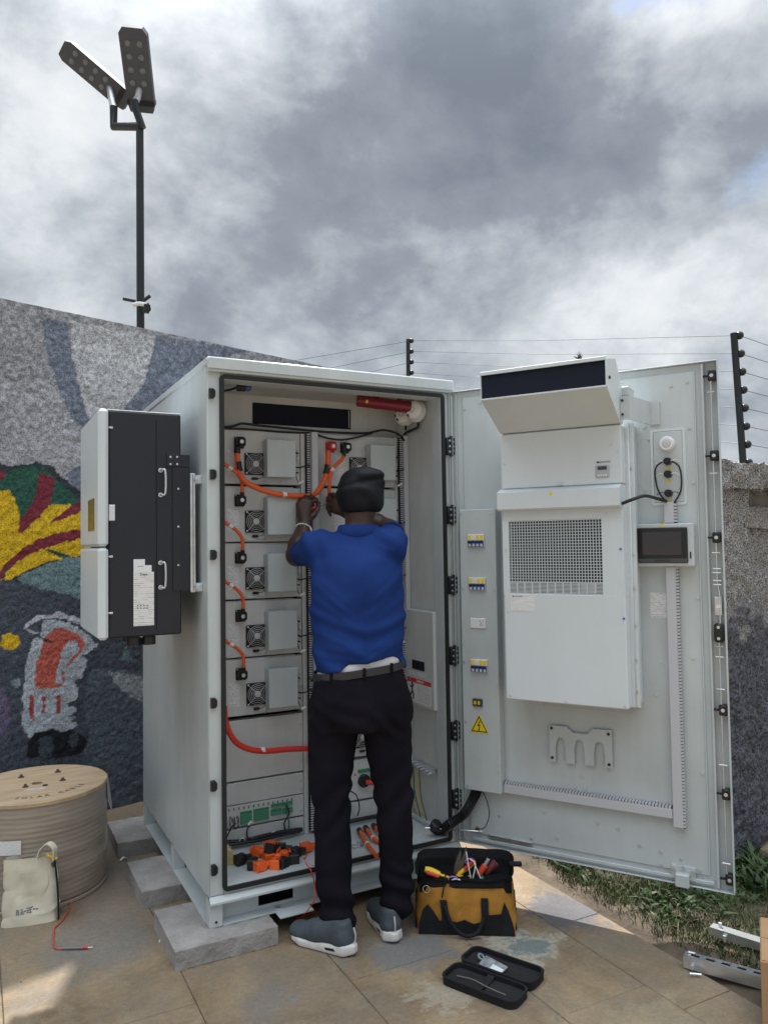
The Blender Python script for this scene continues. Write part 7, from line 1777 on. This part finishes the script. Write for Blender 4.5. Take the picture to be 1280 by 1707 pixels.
for k, (u, v, mt_) in enumerate(((755, 1466, mat('purple_wire', (.30, .16, .42), .4)), (760, 1470, WHITEPL), (783, 1436, MAT['purple_wire']))):
    c_ = Vector(TP(u, v, .03 if k < 2 else .08)); m = MB(); m.tube([c_+Vector((tx_[0]*.018*math.cos(a*.5), tx_[1]*.018*math.cos(a*.5), .011*math.sin(a*.5))) for a in range(12)], .0028, 6, 3); m.build('loop', mt_, t, 60)
t = tool('green_tool', 'dark green handled tool low in the tool bag', 'tool', 795, 1466, .23)
m = MB(); m.cyl(TP(790, 1472, .06), TP(806, 1464, .06), .010, n=9); m.build('handle', GREENPL, t, 40)
m = MB(); m.cyl(TP(790, 1472, .06), TP(780, 1476, .06), .004, n=6); m.build('shank', STEEL, t, 40)

# ---- black zip case lying open
cd_ = np.array([.430, -.903, 0]); cp_ = np.array([.903, .430, 0]); cc0 = np.array([.797, -.690, 0])
CMX = Matrix.Translation(cc0) @ Matrix(((cd_[0], cp_[0], 0), (cd_[1], cp_[1], 0), (0, 0, 1))).to_4x4()
case = thing('zip_case', 'black zip case lying open on the pavement in front of the tool bag', 'case', (0, 0, 0), None, CMX)
FL = Matrix(((1, 0, 0), (0, 0, 1), (0, 1, 0))).to_4x4()
for y0, y1, dz, nm in ((-.122, -.003, .0, 'lower_shell'), (.003, .122, .004, 'lid')):
    m = MB(); m.T = FL; m.frame(-.142, .142, y0, y1, .007, .0+dz, .027+dz, .034, 8); m.frame(-.144, .144, y0-.002, y1+.002, .005, .022+dz, .026+dz, .035, 8)
    sh_ = m.build(nm, CASEM, case, 50)
    m = MB(); m.T = FL
    pts = []
    for cx_, cz_, a0_ in ((.10, y1-.042, 0), (-.10, y1-.042, 90), (-.10, y0+.042, 180), (.10, y0+.042, 270)):
        for k in range(7): a = rad(a0_+15*k); pts.append((cx_+.038*math.cos(a), cz_+.038*math.sin(a)))
    m.prism(pts, 1, .003+dz, .010+dz); m.build('lining', mat('case_lining', (.010, .010, .012), .9, var=.3, vscale=40), case)
m = MB(); m.box(-.10, .10, -.006, .006, .018, .024, .002); m.build('fabric_hinge', CASEM, case)
strap([Vector((.0, -.112, .022)), Vector((.0, -.06, .014)), Vector((.0, -.012, .022))], .026, .003, CASEM, case, 'elastic_strap', (1, 0, 0))
m = MB(); m.tube([(-.10, -.075, .018), (-.04, -.07, .022), (.03, -.085, .024), (.09, -.08, .018)], .0016, 5); m.build('zip_cord', mat('cord_grey', (.20, .17, .15), .7), case)
cM = lambda x, y, z: tuple(CMX @ Vector((x, y, z)))
m = MB(); m.quad(cM(-.075, .030, .020), cM(.020, .010, .018), cM(.028, .055, .030), cM(-.070, .075, .032))
pk = thing('plastic_packet', 'small clear plastic packet with grey print lying in the case lid', 'packet', cM(-.02, .045, .018))
m.build('film', mat('packet_film', (.24, .26, .28), .2, var=.5, vscale=50), pk)
m = MB(); m.quad(cM(-.030, .018, .0205), cM(.018, .010, .0195), cM(.022, .036, .0265), cM(-.026, .046, .0275)); m.build('packet_print', PRINTL, pk)
m = MB(); m.ring((0, 0, 0), .011, .004, 2, 14, 6); kt = m.build('hose_clip', mat('teal_steel', (.35, .50, .50), .3, metal=.6), None, 60, off=(0, 0, 0)); kt.location = cM(-.085, .065, .026); kt.rotation_euler = (.5, .3, 0); tag(kt, 'small shiny ring clip in the corner of the open case lid', 'clip')

# ---- slotted steel channels and cardboard box at the right edge
def channel(a, b_, z0, lab, slots=True, h=.041, w=.041, face_up=True):
    a, b_ = np.array([*a, 0.]), np.array([*b_, 0.]); d = b_-a; L = np.linalg.norm(d); d /= L; n_ = np.array([-d[1], d[0], 0])
    Mx = Matrix.Translation((*a[:2], z0)) @ Matrix(((d[0], n_[0], 0), (d[1], n_[1], 0), (0, 0, 1))).to_4x4()
    t = thing('strut_channel', lab, 'steel channel', (0, 0, 0), 'steel channels at the lawn edge', Mx)
    m = MB(); th = .0025; s_ = .0065; hw2 = w/2
    if slots:
        m.box(0, L, -hw2, -s_, h-th, h); m.box(0, L, s_, hw2, h-th, h); x = .0
        while x < L: m.box(x, min(x+.022, L), -s_, s_, h-th, h-.0001); x += .022+.028
    else: m.box(0, L, -hw2, hw2, h-th, h)
    dk = MB(); dk.box(.002, L-.002, -hw2+th+.001, hw2-th-.001, .002, h-th-.004); dk.build('channel_shade_fill', DARKHOLE, t)  # dark box added as painted shade, so the slots read black
    m.box(0, L, -hw2, -hw2+th, 0, h-th); m.box(0, L, hw2-th, hw2, 0, h-th); m.box(0, L, -hw2+th, -hw2+.010, 0, th); m.box(0, L, hw2-.010, hw2-th, 0, th)
    m.build('channel', GALV, t)
    return t, L
t, L = channel((1.436, -.945), (1.70, -1.44), .004, 'slotted galvanised channel lying on the pavement edge at right')
m = MB(); m.cyl((.03, -.030, .012), (.03, -.022, .012), .009, n=6); m.cyl((.03, -.06, .006), (.065, -.045, .006), .004, n=6); m.build('bolt', STEEL, t)
m = MB(); m.box(.010, .035, .004, .014, .0415, .048, .002); m.build('clip', STEEL, t)
t, L = channel((1.66, -.875), (1.84, -1.36), .030, 'plain galvanised channel lying on the grass at right', slots=False, h=.03)
m = MB(); m.cyl((.03, .005, .030), (.03, .005, .045), .007, n=6); m.cyl((.055, -.025, .0), (.055, -.025, .018), .007, n=6); m.build('bolt', STEEL, t)
cbp = PZ(1271, 1735); cb_ = thing('cardboard_box', 'brown cardboard box cut off by the right edge of the view', 'box', tuple(cbp))
e2 = np.array([.80, .60, 0]); e1 = np.array([.60, -.80, 0])
htop = PD(1272, 1599, float((cbp-CC)@CD)+.02)[2]
m = MB(); m.T = Matrix.Translation(cbp) @ Matrix(((e1[0], e2[0], 0), (e1[1], e2[1], 0), (0, 0, 1))).to_4x4(); m.box(0, .42, 0, .30, .002, htop, .002); m.build('box_body', CARD, cb_)
m = MB(); m.T = Matrix.Translation(cbp) @ Matrix(((e1[0], e2[0], 0), (e1[1], e2[1], 0), (0, 0, 1))).to_4x4(); m.box(.02, .40, -.003, -.0005, htop*.60, htop*.61); m.box(.004, .416, .004, .148, htop, htop+.003); m.box(.004, .416, .152, .296, htop, htop+.003); m.build('flap', CARD, cb_)

# ================================================================ nothing deeper than thing > part > sub-part
def depth(o):
    d = 0
    while o.parent: o = o.parent; d += 1
    return d
bpy.context.view_layer.update()
for o in list(S.objects):
    while depth(o) > 2:
        mw = o.parent.matrix_basis @ o.matrix_basis
        o.parent = o.parent.parent; o.matrix_parent_inverse = Matrix.Identity(4); o.matrix_basis = mw
